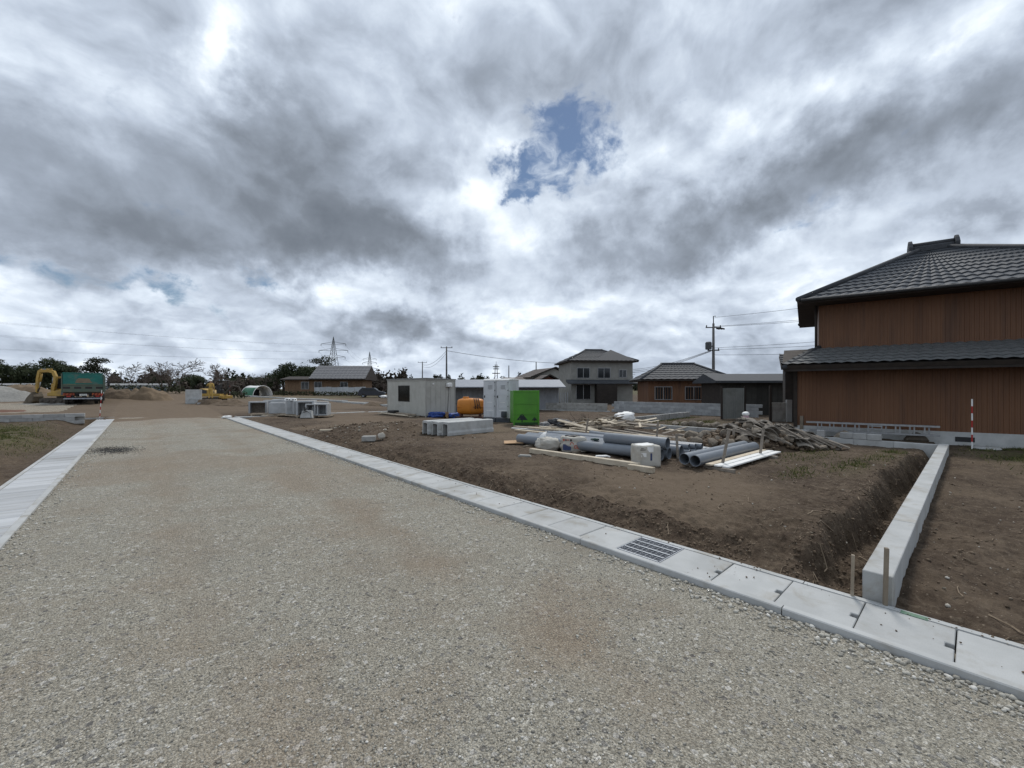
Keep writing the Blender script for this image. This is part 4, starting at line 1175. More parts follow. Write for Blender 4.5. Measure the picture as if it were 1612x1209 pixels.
# ------------------------------------------------------------------ site hut, tank, toilets, container, culverts
def build_hut():
    X0, Y0, L, Wd, Ht = 13.02, 22.45, 5.3, 2.15, 2.42
    z0 = float(H(14, 24, False)) + .02
    t = thing('site_hut', 'grey beige prefabricated site hut with one dark window', 'hut', (X0, Y0, z0))
    HP = mat('hut_panel', (.43, .425, .385), (.39, .385, .348), 2, .6, .05, 30, .003, vary=.03, dirt=(.24, .225, .19), dscale=1.2, damt=.35, spec=.35)
    HF = mat('hut_frame', (.36, .355, .32), (.32, .315, .285), 2, .55, .05, 30, .003, vary=.02)
    GL = mat('dark_window_glass', (.006, .007, .007), (.009, .01, .01), 3, .12, 0, vary=0, spec=.18)
    # long face (towards the street): panels along y, window in the middle
    n = 9; pw = L / n; wy0, wy1, wz0, wz1 = 1.55, 3.55, .95, 2.02
    wy0, wy1 = 2.05, 3.65
    for k in range(n):
        a, b = k * pw + .006, (k + 1) * pw - .006
        segs = [(.12, Ht - .12)]
        if b > wy0 and a < wy1:
            m = MB()
            m.box(0, a, .12, .04, b, wz0); m.box(0, a, wz1, .04, b, Ht - .12)
            if a < wy0: m.box(0, a, wz0, .04, wy0, wz1)
            if b > wy1: m.box(0, wy1, wz0, .04, b, wz1)
        else: m = MB().box(0, a, .12, .04, b, Ht - .12)
        m.build('wall_panel', HP, t)
    # gable-side panels along x
    n2 = 6; pw2 = Wd / n2
    for k in range(n2):
        MB().box(k * pw2 + .006 if k else .045, 0, .12, (k + 1) * pw2 - .006, .04, Ht - .12).build('wall_panel', HP, t)
    MB().box(Wd - .04, .045, .12, Wd, L, Ht - .12).build('back_wall', HP, t)
    MB().box(.045, L - .04, .12, Wd - .045, L, Ht - .12).build('end_wall', HP, t)
    MB().box(.012, .012, .1, Wd - .012, L - .012, .125).build('floor_frame', HF, t)
    MB().box(.015, .015, Ht - .35, .03, L - .015, Ht - .34).build('inner_liner', HF, t)
    for x, y in ((-.02, -.02), (Wd - .05, -.02), (-.02, L - .05), (Wd - .05, L - .05)):
        MB().box(x, y, 0, x + .07, y + .07, Ht - .12).build('corner_post', HF, t, bevel=.006)
    MB().box(-.03, -.03, Ht - .118, Wd + .03, L + .03, Ht - .02).build('roof_frame', HF, t, bevel=.008)
    MB().prism([(-.06, Ht - .018), (Wd + .06, Ht - .018), (Wd + .06, Ht + .01), (-.06, Ht + .06)], -.06, L + .06).build('roof', mat('hut_roof', (.20, .20, .19), (.15, .15, .14), 3, .6), t, bevel=.004)
    w = MB()
    w.box(-.015, wy0, wz0, .03, wy0 + .04, wz1); w.box(-.015, wy1 - .04, wz0, .03, wy1, wz1); w.box(-.015, wy0 + .04, wz0, .03, wy1 - .04, wz0 + .04); w.box(-.015, wy0 + .04, wz1 - .04, .03, wy1 - .04, wz1)
    wo = w.build('window_frame', mat('bronze_frame', (.03, .028, .025), None, 5, .5), t)
    MB().box(.004, wy0 + .042, wz0 + .042, .012, (wy0 + wy1) / 2 - .01, wz1 - .042).build('pane', GL, wo)
    MB().box(.016, (wy0 + wy1) / 2 - .03, wz0 + .042, .024, wy1 - .042, wz1 - .042).build('pane', GL, wo)
    # hooded wall fan with its cable
    v = MB(); v.prism([(-.17, 0), (.17, 0), (.17, .18), (.09, .26), (-.09, .26), (-.17, .18)], -.26, -.002)
    vo = v.build('vent_hood', WHITE, t, bevel=.02, loc=(1.62, 0, 1.92))
    MB().tube([(1.66, -.02, 1.92), (1.65, -.03, 1.5), (1.60, -.03, .9), (1.55, -.02, .2)], .012, 6).build('cable', DARK, t, True)
    MB().lathe([(.0, .03), (.06, .03), (.06, 0)], 12).build('round_vent', WHITE, t, True, loc=(.52, -.01, 2.08), rot=(R(90), 0, 0))
    for k in range(3):
        MB().box(.2, .6 + 1.9 * k, -.12, Wd - .2, .85 + 1.9 * k, .095).build('sleeper', WOOD_G, t)
    # boards stacked at the foot of the long face
    g = random.Random(4)
    for k in range(7):
        x = X0 - .35 - .22 * (k % 3) - .04 * k; zz = float(H(x, 25, False)) + .04 + .06 * (k // 3)
        o = MB().box(-.1, 0, -.025, .1, 4.0, .025).build('plank', WOOD_L if k % 2 else WOOD, None, bevel=.004, loc=(x, 22.9 + g.uniform(-.3, .5), zz), rot=R(g.uniform(-3, 3)))
        tag(o, 'brown board stacked along the foot of the grey hut', 'plank', 'boards beside the hut')
    o = MB().cbox((0, 0, .1), (.45, .6, .16)).build('tool_box', DARK, None, bevel=.02, loc=(X0 - .6, 25.6, float(H(12.4, 25.6, False)) + .13), rot=R(15)); tag(o, 'small dark tool box on the boards by the hut', 'box')
    # blue hose and drum
    BL = mat('blue_sheet', (.02, .07, .30), (.015, .04, .17), 8, .55, .4, 18, .03, vary=.05)
    for k, (x, s, lab) in enumerate(((13.55, .9, 'crumpled blue tarpaulin at the corner of the hut'), (14.75, .8, 'folded blue tarpaulin under the hooded vent of the hut'))):
        o = sack_mesh(s * 1.2, .5, .36, 41 + k, .28, 9, 3.).build('tarpaulin', BL, None, True, loc=(x, 22.05, float(H(x, 22, False)))); tag(o, lab, 'tarpaulin')
    tt = thing('cable_drum', 'small wooden cable drum between the blue tarpaulins', 'cable drum', (14.15, 21.95, float(H(14.1, 22, False)) + .2), R(25))
    for y in (-.1, .08): MB().tube([(0, y, 0), (0, y + .025, 0)], .2, 20).build('flange', mat('drum_wood', (.34, .22, .11), (.25, .16, .08), 8, .8), tt)
    MB().tube([(0, -.075, 0), (0, .08, 0)], .11, 16).build('core', DARK, tt)
    o = sack_mesh(.4, .2, .12, 44, .2, 6, 3.).build('cement_scrap', SACK, None, True, loc=(15.25, 22.05, float(H(15.2, 22, False)))); tag(o, 'small pale bag on the ground at the right end of the hut', 'bag')
build_hut()

def build_tank():
    p = deep(741, 22.0); z0 = gz(p)
    t = thing('water_tank', 'orange plastic barrel tank with black hose on a rusty skid', 'tank', (p.x, p.y, z0), R(-HEAD))
    OR = mat('orange_plastic', (.55, .20, .022), (.47, .165, .02), 2, .5, .05, 20, .004, vary=.02, dirt=(.36, .16, .05), dscale=2, damt=.4, spec=.4)
    L, Rr = 1.36, .44
    m = MB(); n = 28; rings = []
    prof = [(-.5, .0), (-.5, .70), (-.485, .80), (-.42, .90), (-.30, .965), (-.15, .99), (-.02, 1.0), (-.015, 1.02), (.015, 1.02), (.02, 1.0), (.15, .99), (.30, .965), (.42, .90), (.485, .80), (.5, .70), (.5, 0.)]
    vs = []
    for q, r in prof:
        for k in range(n):
            a = 2 * math.pi * k / n
            c, s = math.cos(a), math.sin(a)
            e = (abs(c) ** 3.2 + abs(s) ** 3.2) ** (-1 / 3.2)
            vs.append((q * L, c * e * r * Rr, s * e * r * Rr))
    fs = [(i * n + k, i * n + (k + 1) % n, (i + 1) * n + (k + 1) % n, (i + 1) * n + k) for i in range(len(prof) - 1) for k in range(n)]
    m.add(vs, fs); zc = .32 + Rr
    m.build('barrel', OR, t, True, loc=(0, 0, zc), angle=40)
    for k, x in enumerate((-.38, .0, .38)):
        mm = MB(); pts = [(x, 0, 0)]
        mm.box(x - .025, -.02, Rr - .01, x + .025, .02, Rr + .012)
    MB().box(-L / 2 - .012, -.43, zc - .02, L / 2 + .012, .43, zc + .02).build('belt_rib', OR, t, bevel=.008)
    MB().lathe([(.0, .09), (.15, .09), (.17, .07), (.17, -.05)], 18).build('filler_cap', OR, t, True, loc=(-.25, 0, zc + Rr - .02), angle=40)
    for k in range(3):
        x = .22 + .11 * k
        MB().tube([(x - .05, -.1, zc + Rr + .02), (x, -.36, zc + Rr * .92), (x + .05, -.47, zc + .18), (x + .08 + .02 * k, -.475, zc - .12), (x - .02, -.465, zc + .05 * k)], .018, 6).build('hose', DARK, t, True)
    RUST = mat('rusty_steel', (.10, .035, .022), (.05, .02, .014), 8, .8, .3, 20, .01)
    for y in (-.42, .42): MB().box(-.8, y - .04, .10, .8, y + .04, .2).build('skid_beam', RUST, t)
    for x in (-.6, 0, .6): MB().box(x - .04, -.378, .12, x + .04, .378, .19).build('cross_beam', RUST, t)
    for x in (-.5, .5): MB().prism([(-.46, .2), (.46, .2), (.40, .38), (-.40, .38)], x - .05, x + .05, 'x').build('cradle', RUST, t)
    for k in range(4):
        x, y = (-.72 + 1.44 * (k % 2)), (-.42 + .84 * (k // 2))
        MB().box(x - .06, y - .06, -.05, x + .06, y + .06, .098).build('foot', DARK, t)
    MB().tube([(-.85, -.3, .06), (-.95, -.35, .2), (-.85, -.4, .33), (-.7, -.5, .22), (-.4, -.55, .05), (.3, -.55, .04)], .025, 6).build('hose', DARK, t, True)
    MB().box(.05, -.53, .04, .25, -.47, .12).build('tag_plate', WHITE, t)
build_tank()

def build_toilets():
    TP = mat('toilet_panel', (.58, .595, .61), (.52, .535, .55), 2, .5, .05, 20, .004, vary=.02, dirt=(.36, .36, .35), dscale=1.6, damt=.35)
    TB = mat('toilet_base', (.07, .078, .09), (.05, .056, .065), 4, .7, .1)
    Hh, Wd, Dp = 2.18, .77, 1.0
    def make(name, label, pos):
        z0 = gz(pos)
        t = thing(name, label, 'toilet', (pos.x, pos.y, z0), R(17))
        # door face looks to -x; width along y
        MB().box(.02, 0, .22, Dp, Wd, Hh - .06).build('cabin', TP, t, bevel=.02, seg=2)
        MB().prism([(-.02, Hh - .058), (Dp + .03, Hh - .058), (Dp - .05, Hh + .02), (Dp * .5, Hh + .05), (.06, Hh + .02)], -.012, Wd + .012).build('roof', WHITE, t, bevel=.012)
        MB().box(-.03, .004, 0, Dp + .01, Wd - .004, .218).build('base', TB, t, bevel=.015)
        for k in range(3): MB().box(.1 + .32 * k, -.006, .03, .30 + .32 * k, .002, .19).build('base_pocket', DARK, t)
        d = MB().box(-.012, .06, .26, .018, Wd - .06, Hh - .12).build('door', TP, t, bevel=.008)
        MB().box(-.024, .18, 1.68, -.0125, .48, 1.92).build('louvre_frame', TB if False else TP, d, bevel=.004)
        for q in range(6): MB().box(-.028, .2, 1.70 + .035 * q, -.0245, .46, 1.715 + .035 * q).build('louvre', mat('louvre_grey', (.22, .23, .24), None, 5, .6), d)
        m = MB(); y0, y1, za, zb = .12, Wd - .14, .72, 1.42
        m.box(-.024, y0, za, -.0125, y0 + .03, zb); m.box(-.024, y1 - .03, za, -.0125, y1, zb); m.box(-.024, y0 + .03, zb - .03, -.0125, y1 - .03, zb); m.box(-.024, y0 + .03, za, -.0125, y1 - .03, za + .03)
        m.build('moulded_rib', TP, d, bevel=.003)
        MB().box(-.022, .2, 1.0, -.0125, .5, 1.03).build('moulded_rib', WHITE, d)
        MB().box(-.022, .14, .58, -.0125, .56, .61).build('moulded_rib', WHITE, d)
        MB().box(-.02, .2, .30, -.0125, .42, .52).build('moulded_rib', TP, d, bevel=.003)
        MB().box(-.035, Wd - .13, 1.24, -.0125, Wd - .08, 1.36).build('handle', DARK, d, bevel=.004)
        for z in (.8, 1.3, 1.6, 2.0): MB().box(-.02, .035, z, .0, .062, z + .05).build('hinge', DARK, t)
        # side face ribs
        for x in (.32, .70): MB().box(x, -.008, .25, x + .03, .004, Hh - .08).build('side_rib', TP, t)
        for z in (.75, 1.15, 1.55): MB().box(.12, -.012, z, .18, .003, z + .03).build('rivet_strip', DARK, t)
        return t
    c = deep(801, 20.6)
    # faces turned a little towards the street
    a = make('portable_toilet', 'grey portable toilet next to the green container', c)
    b = dup(a, (c.x - (Wd + .02) * math.sin(R(17)), c.y + (Wd + .02) * math.cos(R(17)), gz(c)), None, 'grey portable toilet next to the orange tank')
    MB().lathe([(.13, -.15), (.145, -.12), (.145, .12), (.13, .15), (0, .15)], 14).build('waste_box', TB, a, True, loc=(-.14, .2, .42), angle=40)
build_toilets()

def build_container():
    a = deep(808, 18.55); b = deep(849, 18.7); d = b - a; Wd = d.length; rz = math.atan2(d.y, d.x); z0 = min(gz(a), gz(b))
    GR = mat('green_steel', (.075, .27, .018), (.062, .235, .018), 2, .42, .06, 8, .01, vary=.02, dirt=(.05, .14, .02), dscale=1.4, damt=.35, spec=.45)
    t = thing('waste_container', 'bright green steel waste container with black tree emblems', 'container', (a.x, a.y, z0), rz)
    Hh, D = 1.60, 1.15
    MB().box(.04, .0, .16, Wd - .04, .04, Hh - .05).build('front_panel', GR, t)
    MB().box(0, -.02, .0, .075, .07, Hh).build('corner_post', GR, t, bevel=.008)
    MB().box(Wd - .075, -.02, .0, Wd, .07, Hh).build('corner_post', GR, t, bevel=.008)
    MB().box(.076, -.02, Hh - .07, Wd - .076, .06, Hh).build('top_rail', GR, t, bevel=.008)
    MB().box(.076, -.022, Hh * .62, Wd - .076, -.001, Hh * .62 + .018).build('rib', GR, t)
    MB().box(.076, -.022, .52, Wd - .076, -.001, .535).build('rib', GR, t)
    MB().box(Wd - .42, -.02, .38, Wd - .405, -.001, .60).build('rib', GR, t)
    MB().prism([(-.05, .16), (.0, .16), (.0, .10), (-.05, .05)], .076, Wd - .076, 'x').build('bottom_sill', mat('dark_green_steel', (.02, .07, .02), None, 4, .6), t)
    MB().box(0, .075, .12, .04, D, Hh - .02).build('side_panel', GR, t)
    MB().box(Wd - .04, .075, .12, Wd, D, Hh - .02).build('side_panel', GR, t)
    MB().box(.045, D - .04, .12, Wd - .045, D, Hh - .02).build('rear_panel', GR, t)
    MB().box(.045, .045, .10, Wd - .045, D - .045, .15).build('floor', GR, t)
    for x in (.3, Wd - .4): MB().box(x, .05, .0, x + .1, D, .098).build('skid', DARK, t)
    # two fir-tree emblems
    for cx, s in ((.40, .80), (Wd - .22, .42)):
        m = MB()
        def tri(pts): m.prism([(cx + x * s, .22 + z * s) for x, z in pts], -.006, -.001)
        tri([(-.32, .06), (.32, .06), (.17, .24), (.06, .38), (-.0, .42), (-.06, .38), (-.17, .24)])
        m.box(cx - .03 * s, -.006, .22 - .06 * s, cx + .03 * s, -.001, .22 + .06 * s)
        e = m.build('tree_emblem', mat('emblem_black', (.012, .022, .02), None, 5, .5), t)
        MB().prism([(cx - .03 * s, .22 + .30 * s), (cx + .03 * s, .22 + .30 * s), (cx, .22 + .35 * s)], -.0085, -.0062).build('emblem_highlight', GR, e)
        MB().prism([(cx - .17 * s, .22 + .10 * s), (cx - .10 * s, .22 + .10 * s), (cx - .12 * s, .22 + .16 * s)], -.0085, -.0062).build('emblem_highlight', GR, e)
build_container()

def build_culverts():
    L, w, h = 2.1, .40, .47
    a = at(706, 686.5, .13); RT = Vector((math.cos(R(HEAD - 46)), -math.sin(R(HEAD - 46)), 0)); FW = Vector((RT.y * -1, RT.x, 0))
    rz = math.atan2(RT.y, RT.x)
    prof = [(-.20, 0), (-.13, 0), (-.125, .36), (-.10, .385), (.10, .385), (.125, .36), (.13, 0), (.20, 0), (.20, .10), (.168, .17), (.160, h - .02), (.14, h), (-.14, h), (-.160, h - .02), (-.168, .17), (-.20, .10)]
    f = None
    labs = ['inverted concrete channel block at the front, long side in view', 'inverted concrete channel block, middle one of three', 'inverted concrete channel block at the back, leftmost opening']
    for k in range(3):
        m = MB()
        if f is None:
            m.prism(prof, 0, L, 'x'); f = o = m.build('channel_block', CONC, None, bevel=.008)
        else: o = f.copy(); COL.objects.link(o)
        q = a + FW * (.2 + .44 * k) - RT * (.10 * k)
        o.location = (q.x, q.y, gz(q) + .01); o.rotation_euler = (0, 0, rz + R([0, 1, -1.5][k]))
        tag(o, labs[k], 'concrete block', 'inverted channel blocks')
build_culverts()

def build_boxes():
    # catch basins and channel pieces waiting on pallets near the corner
    CB = mat('basin_concrete', (.43, .44, .445), (.34, .35, .355), 3, .85, .25, 60, .005, vary=.14, dirt=(.22, .22, .21), dscale=2, damt=.5)
    def basin(w, d, h, wall, face='x'):
        """open box lying on its side, mouth towards -y"""
        m = MB()
        m.box(-w / 2, -d / 2, 0, -w / 2 + wall, d / 2, h); m.box(w / 2 - wall, -d / 2, 0, w / 2, d / 2, h)
        m.box(-w / 2 + wall, -d / 2, h - wall, w / 2 - wall, d / 2, h); m.box(-w / 2 + wall, -d / 2, 0, w / 2 - wall, d / 2, wall)
        m.box(-w / 2 + wall, d / 2 - wall, wall, w / 2 - wall, d / 2, h - wall)
        return m
    def leg(w, d, h, wall):
        """three-sided channel standing on its edges"""
        m = MB(); m.box(-w / 2, -d / 2, 0, -w / 2 + wall, d / 2, h); m.box(w / 2 - wall, -d / 2, 0, w / 2, d / 2, h); m.box(-w / 2 + wall, -d / 2, h - wall, w / 2 - wall, d / 2, h)
        return m
    face = R(-HEAD + 20)          # mouths look back to the viewer
    specs = [  # pixel u, depth, width, depth of piece, height, kind, turn, label
        (407, 27.6, 1.05, .8, .78, 'leg', 25, 'open concrete channel piece at the left end of the stored concrete group'),
        (437, 27.3, .95, .9, .66, 'slab', 25, 'plain concrete block with blank face, second from the left of the group'),
        (456, 26.6, .42, .8, .80, 'slab', 35, 'upright narrow concrete block left of the two wrapped white lids'),
        (467, 26.2, .42, .8, .80, 'slab', 35, 'upright narrow concrete block under the two wrapped white lids'),
        (483, 25.4, 1.0, .8, .88, 'leg', 12, 'largest open concrete box behind the tilted concrete wedge'),
        (494, 25.2, .72, .8, .70, 'basin', 8, 'open concrete catch basin with ribbed inside, second from the right'),
        (508, 25.2, .74, .8, .70, 'basin', 8, 'open concrete catch basin at the right end of the group'),
        (447, 29.0, 1.5, .8, .82, 'slab', 20, 'grey concrete piece behind the left half of the group'),
        (500, 27.4, 1.3, .8, .74, 'leg', 14, 'grey concrete channel piece behind the catch basins'),
        (424, 28.8, .7, .8, .76, 'slab', 22, 'dark edged concrete piece behind the open channel piece')]
    for u, z, w, d, h, kind, turn, lab in specs:
        p = deep(u, z); t = thing('concrete_basin' if kind == 'basin' else 'concrete_channel', lab, 'concrete box', (p.x, p.y, gz(p) + .13), R(-HEAD + turn), 'stored concrete pieces')
        if kind == 'basin':
            basin(w, d, h, .07).build('shell', CB, t, bevel=.008)
            for k in range(3): MB().box(-w / 2 + .14 + .17 * k, d / 2 - .11, .075, -w / 2 + .2 + .17 * k, d / 2 - .071, h - .075).build('inner_rib', CB, t)
        elif kind == 'leg':
            leg(w, d, h, .10).build('shell', CB, t, bevel=.008)
            MB().box(-w / 2 + .1, d / 2 - .06, .0, w / 2 - .1, d / 2, h - .1).build('end_plate', WOOD_G if turn == 25 else CB, t)
        else:
            MB().box(-w / 2, -d / 2, 0, w / 2, d / 2, h).build('body', CB, t, bevel=.012)
            MB().box(-w / 2 + .05, -d / 2 + .05, h + .001, w / 2 - .05, d / 2 - .05, h + .05).build('lid', CB, t, bevel=.01)
    # pallets under them
    for k, (u, z, w) in enumerate(((425, 27.0, 2.0), (460, 26.2, 1.6), (497, 25.1, 2.0))):
        p = deep(u, z); t = thing('wooden_pallet', ['wooden pallet under the left pieces of the concrete group', 'wooden pallet under the middle pieces of the concrete group', 'wooden pallet under the two open catch basins'][k], 'pallet', (p.x, p.y, gz(p)), R(-HEAD + 16), 'pallets under the concrete')
        for q in range(5): MB().box(-w / 2, -.55 + .25 * q, .10, w / 2, -.38 + .25 * q, .122).build('deck_board', WOOD, t)
        for q in (-1, 0, 1): MB().box(q * w * .45 - .05, -.55, 0, q * w * .45 + .05, .62, .098).build('bearer', WOOD, t)
    g = random.Random(6)
    for k in range(10):
        p = deep(428 + 3.8 * k, 25.9 - .05 * k); L = g.uniform(.6, 1.6)
        o = MB().box(-L / 2, -.08, 0, L / 2, .08, .025).build('timber_offcut', WOOD if k % 3 else WOOD_L, None, loc=(p.x, p.y, gz(p) + .06 + .03 * (k % 3)), rot=(R(g.uniform(-4, 4)), R(g.uniform(-4, 4)), R(-HEAD) + g.uniform(-.4, .4)))
        tag(o, 'brown board lying in front of the stored concrete pieces', 'board', 'boards in front of the concrete pieces')
    # white wrapped lids on top
    for k, u in enumerate((453, 462)):
        p = deep(u, 26.4); t = thing('plastic_dome', ['white domed plastic cap on the concrete block, left one', 'white domed plastic cap on the concrete block, right one'][k], 'cap', (p.x, p.y, gz(p) + .98), 0)
        MB().lathe([(.0, .16), (.14, .16), (.19, .11), (.2, .04), (.2, 0)], 16).build('dome', WHITE, t, True, angle=40)
        MB().box(-.12, -.19, .05, .10, -.17, .1).build('slot', DARK, t)
    # tilted wedge with a coil of rope
    p = deep(483, 24.2); t = thing('concrete_wedge', 'pale concrete wedge with a tangled rope leaning at the front of the group', 'concrete block', (p.x, p.y, gz(p) + .0), R(-HEAD))
    MB().prism([(-.36, 0), (.36, 0), (.27, .46), (-.27, .46)], -.12, .12).build('body', CONC, t, bevel=.02, rot=(R(-14), 0, 0))
    gg = random.Random(2); m = MB()
    pts = [Vector((-.3, -.16, .3))]
    for k in range(40):
        a = k * .8; pts.append(Vector((.07 * math.cos(a) + gg.gauss(0, .03), -.2 + .05 * math.sin(a * 1.3), .42 + .006 * k + .06 * math.sin(a))))
    m.tube(pts, .014, 5).build('rope', DARK, t, True)
    MB().tube([(-.36, -.17, .05), (-.30, -.2, .32), (-.1, -.22, .5), (.1, -.2, .42), (.3, -.2, .30), (.34, -.17, .05)], .012, 5).build('rope', DARK, t, True)
    # paper scrap at the drain's end
    p = deep(357, 24.6); o = sack_mesh(.5, .25, .16, 61, .4, 6, 2.).build('plastic_scrap', WHITE, None, True, loc=(p.x, p.y, gz(p))); tag(o, 'white plastic scrap on the road at the end of the drain', 'scrap')
    # row of grating-like dark marker cones, brick and pale stone by the spoil heap
    p = at(581, 699, .0); o = MB().box(-.2, -.12, 0, .2, .12, .16).build('concrete_brick', CONC_D, None, bevel=.012, loc=(p.x, p.y, gz(p)), rot=R(-35)); tag(o, 'pale topped concrete brick on the bank by the drain', 'brick')
    p = at(601, 698, .0); o = rock_mesh(77, .9).build('stone', mat('pale_stone', (.45, .42, .36), (.36, .33, .28), 6, .9, .4), None, True, angle=40, loc=(p.x, p.y, gz(p) + .12), rot=(.3, .2, 1)); o.scale = (.34,) * 3; tag(o, 'pale angular stone on the bank by the spoil heap', 'stone')
    p = at(514, 681, .1); o = MB().box(-.22, -.07, 0, .22, .07, .06).build('timber_offcut', WOOD_L, None, loc=(p.x, p.y, gz(p) + .03), rot=R(-30)); tag(o, 'small pale wood block left of the spoil heap', 'wood block')
build_boxes()

# ------------------------------------------------------------------ vehicles and the worker
YEL = mat('machine_yellow', (.42, .27, .055), (.34, .21, .045), 3, .5, .1, 20, .006, vary=.04, dirt=(.20, .14, .07), dscale=2, damt=.55)
TRACK = mat('track_steel', (.05, .043, .037), (.085, .07, .055), 7, .85, .4, 20, .02, vary=.05)
GLASS = mat('vehicle_glass', (.015, .018, .02), (.02, .024, .027), 3, .12, 0, vary=0, spec=.5)
def wheel(parent, x, y, z, r, w, name='wheel'):
    o = MB().lathe([(r * .55, -w / 2), (r * .9, -w / 2), (r, -w * .35), (r, w * .35), (r * .9, w / 2), (r * .55, w / 2)], 22).build(name, RUBBER, parent, True, loc=(x, y, z), rot=(0, R(90), 0), angle=40)
    MB().lathe([(0, -w * .3), (r * .5, -w * .3), (r * .57, -w * .42), (r * .57, w * .42), (r * .5, w * .3), (0, w * .3)], 18).build('rim', STEEL, o, True, angle=40)
    return o

def build_truck():
    y0 = 49.6; xc = -3.62; z0 = float(H(xc, y0 + 2, False))
    t = thing('dump_truck', 'green dump truck seen from behind with hazard striped rear boards', 'truck', (xc, y0, z0), R(1.5))
    TEAL = mat('teal_paint', (.012, .165, .135), (.012, .13, .11), 2, .5, .08, 12, .01, vary=.02, dirt=(.16, .15, .115), dscale=1.3, damt=.75)
    DGR = mat('dusty_green', (.085, .135, .105), (.11, .125, .095), 3, .75, .15, 14, .01, vary=.03, dirt=(.18, .155, .115), dscale=2, damt=.7)
    CH = mat('chassis_black', (.02, .02, .021), (.035, .032, .03), 5, .7, .2)
    W2 = 1.19
    b = MB()
    b.box(-W2, .08, 1.0, -W2 + .06, 4.9, 2.5); b.box(W2 - .06, .08, 1.0, W2, 4.9, 2.5); b.box(-W2 + .06, .08, .98, W2 - .06, 4.9, 1.06); b.box(-W2 + .06, 4.84, 1.06, W2 - .06, 4.9, 2.62)
    body = b.build('dump_body', DGR, t, bevel=.01)
    for k in range(5):
        for s in (-1, 1): MB().box(s * W2, .5 + .95 * k, 1.0, s * (W2 + .05), .62 + .95 * k, 2.48).build('side_rib', DGR, body)
    tg = MB().box(-W2 + .02, 0, 1.68, W2 - .02, .06, 2.56).build('tailgate', TEAL, t, bevel=.008)
    MB().prism([(-.5, .02), (.52, .02), (.36, .34), (.30, .40), (-.28, .42), (-.40, .30)], -.012, -.001).build('mud_stain', mat('dried_mud', (.20, .165, .115), (.15, .12, .085), 5, .95, .3), tg, loc=(.02, 0, 1.75))
    MB().box(-W2, -.03, 2.561, W2, .09, 2.62).build('top_rail', TEAL, t, bevel=.01)
    lg = MB().box(-W2 + .01, -.02, 1.04, W2 - .01, .06, 1.665).build('lower_gate', DGR, t, bevel=.01)
    MB().box(-W2 + .01, -.06, 1.60, W2 - .01, -.021, 1.66).build('gate_rib', DGR, lg)
    MB().box(-W2 + .01, -.06, 1.04, W2 - .01, -.021, 1.14).build('gate_rib', DGR, lg)
    for x in (-.95, -.32, .32, .95): MB().box(x - .2, -.035, 1.30, x + .2, -.021, 1.46).build('gate_pocket', CH, lg)
    for s in (-1, 1): MB().box(s * W2, -.05, 1.0, s * (W2 + .06), .12, 2.55).build('corner_post', DGR, t, bevel=.008)
    # chassis
    MB().box(-.45, .3, .62, -.3, 7.4, .9).build('frame_rail', CH, t); MB().box(.3, .3, .62, .45, 7.4, .9).build('frame_rail', CH, t)
    MB().box(-W2 + .05, .2, .80, W2 - .05, .3, .975).build('rear_crossmember', CH, t)
    for s in (-1, 1):
        bd = MB().box(-.33, 0, 0, .33, .03, .20).build('hazard_board', mat('hazard_orange', (.40, .10, .03), (.34, .08, .03), 6, .5), t, loc=(s * .84, .12, .74))
        for k in range(3): MB().prism([(-.27 + .2 * k, .005), (-.17 + .2 * k, .005), (-.10 + .2 * k, .195), (-.20 + .2 * k, .195)], -.006, -.001).build('hazard_stripe', mat('hazard_red', (.22, .03, .015), None, 6, .5), bd)
        MB().box(-.12, -.01, -.13, .12, .03, -.03).build('tail_lamp', RED, bd)
    MB().box(-.22, .10, .70, .22, .13, .86).build('number_plate', WHITE, t)
    for k in range(4): MB().box(-.13 + .075 * k, .096, .735, -.09 + .075 * k, .0995, .80).build('plate_character', mat('plate_green', (.02, .10, .05), None, 5, .5), t)
    MB().box(-W2 + .06, .05, .42, W2 - .06, .15, .53).build('bumper_bar', STEEL, t, bevel=.01)
    for s in (-1, 1): MB().box(s * .6 - .03, .10, .53, s * .6 + .03, .2, .8).build('bumper_bracket', CH, t)
    MB().tube([(-.9, 1.5, .5), (.9, 1.5, .5)], .09, 10).build('axle', CH, t, True)
    MB().lathe([(0, -.16), (.2, -.13), (.24, 0), (.2, .13), (0, .16)], 14).build('differential', CH, t, True, loc=(0, 1.5, .5), rot=(0, R(90), 0))
    for s in (-1, 1):
        for dx in (1.02, .74): wheel(t, s * dx, 1.5, .5, .5, .25)
        for dx in (1.02,): wheel(t, s * dx, 6.2, .5, .5, .25)
        MB().box(s * .62, 2.25, .35, s * 1.16, 2.28, .95).build('mud_flap', RUBBER, t)
    cab = MB().prism([(5.2, .75), (7.35, .75), (7.45, 1.5), (7.2, 2.45), (5.2, 2.55)], -1.1, 1.1, 'x').build('cab', WHITE, t, bevel=.05)
    MB().box(-.9, 5.185, 1.65, .9, 5.198, 2.3).build('rear_window', GLASS, cab)
    for s in (-1, 1):
        MB().tube([(s * 1.1, 7.2, 2.1), (s * 1.38, 7.3, 2.15), (s * 1.40, 7.3, 1.6)], .02, 6).build('mirror_arm', CH, t, True)
        MB().box(s * 1.30, 7.25, 1.6, s * 1.50, 7.33, 2.05).build('mirror', CH, t, bevel=.02)
build_truck()

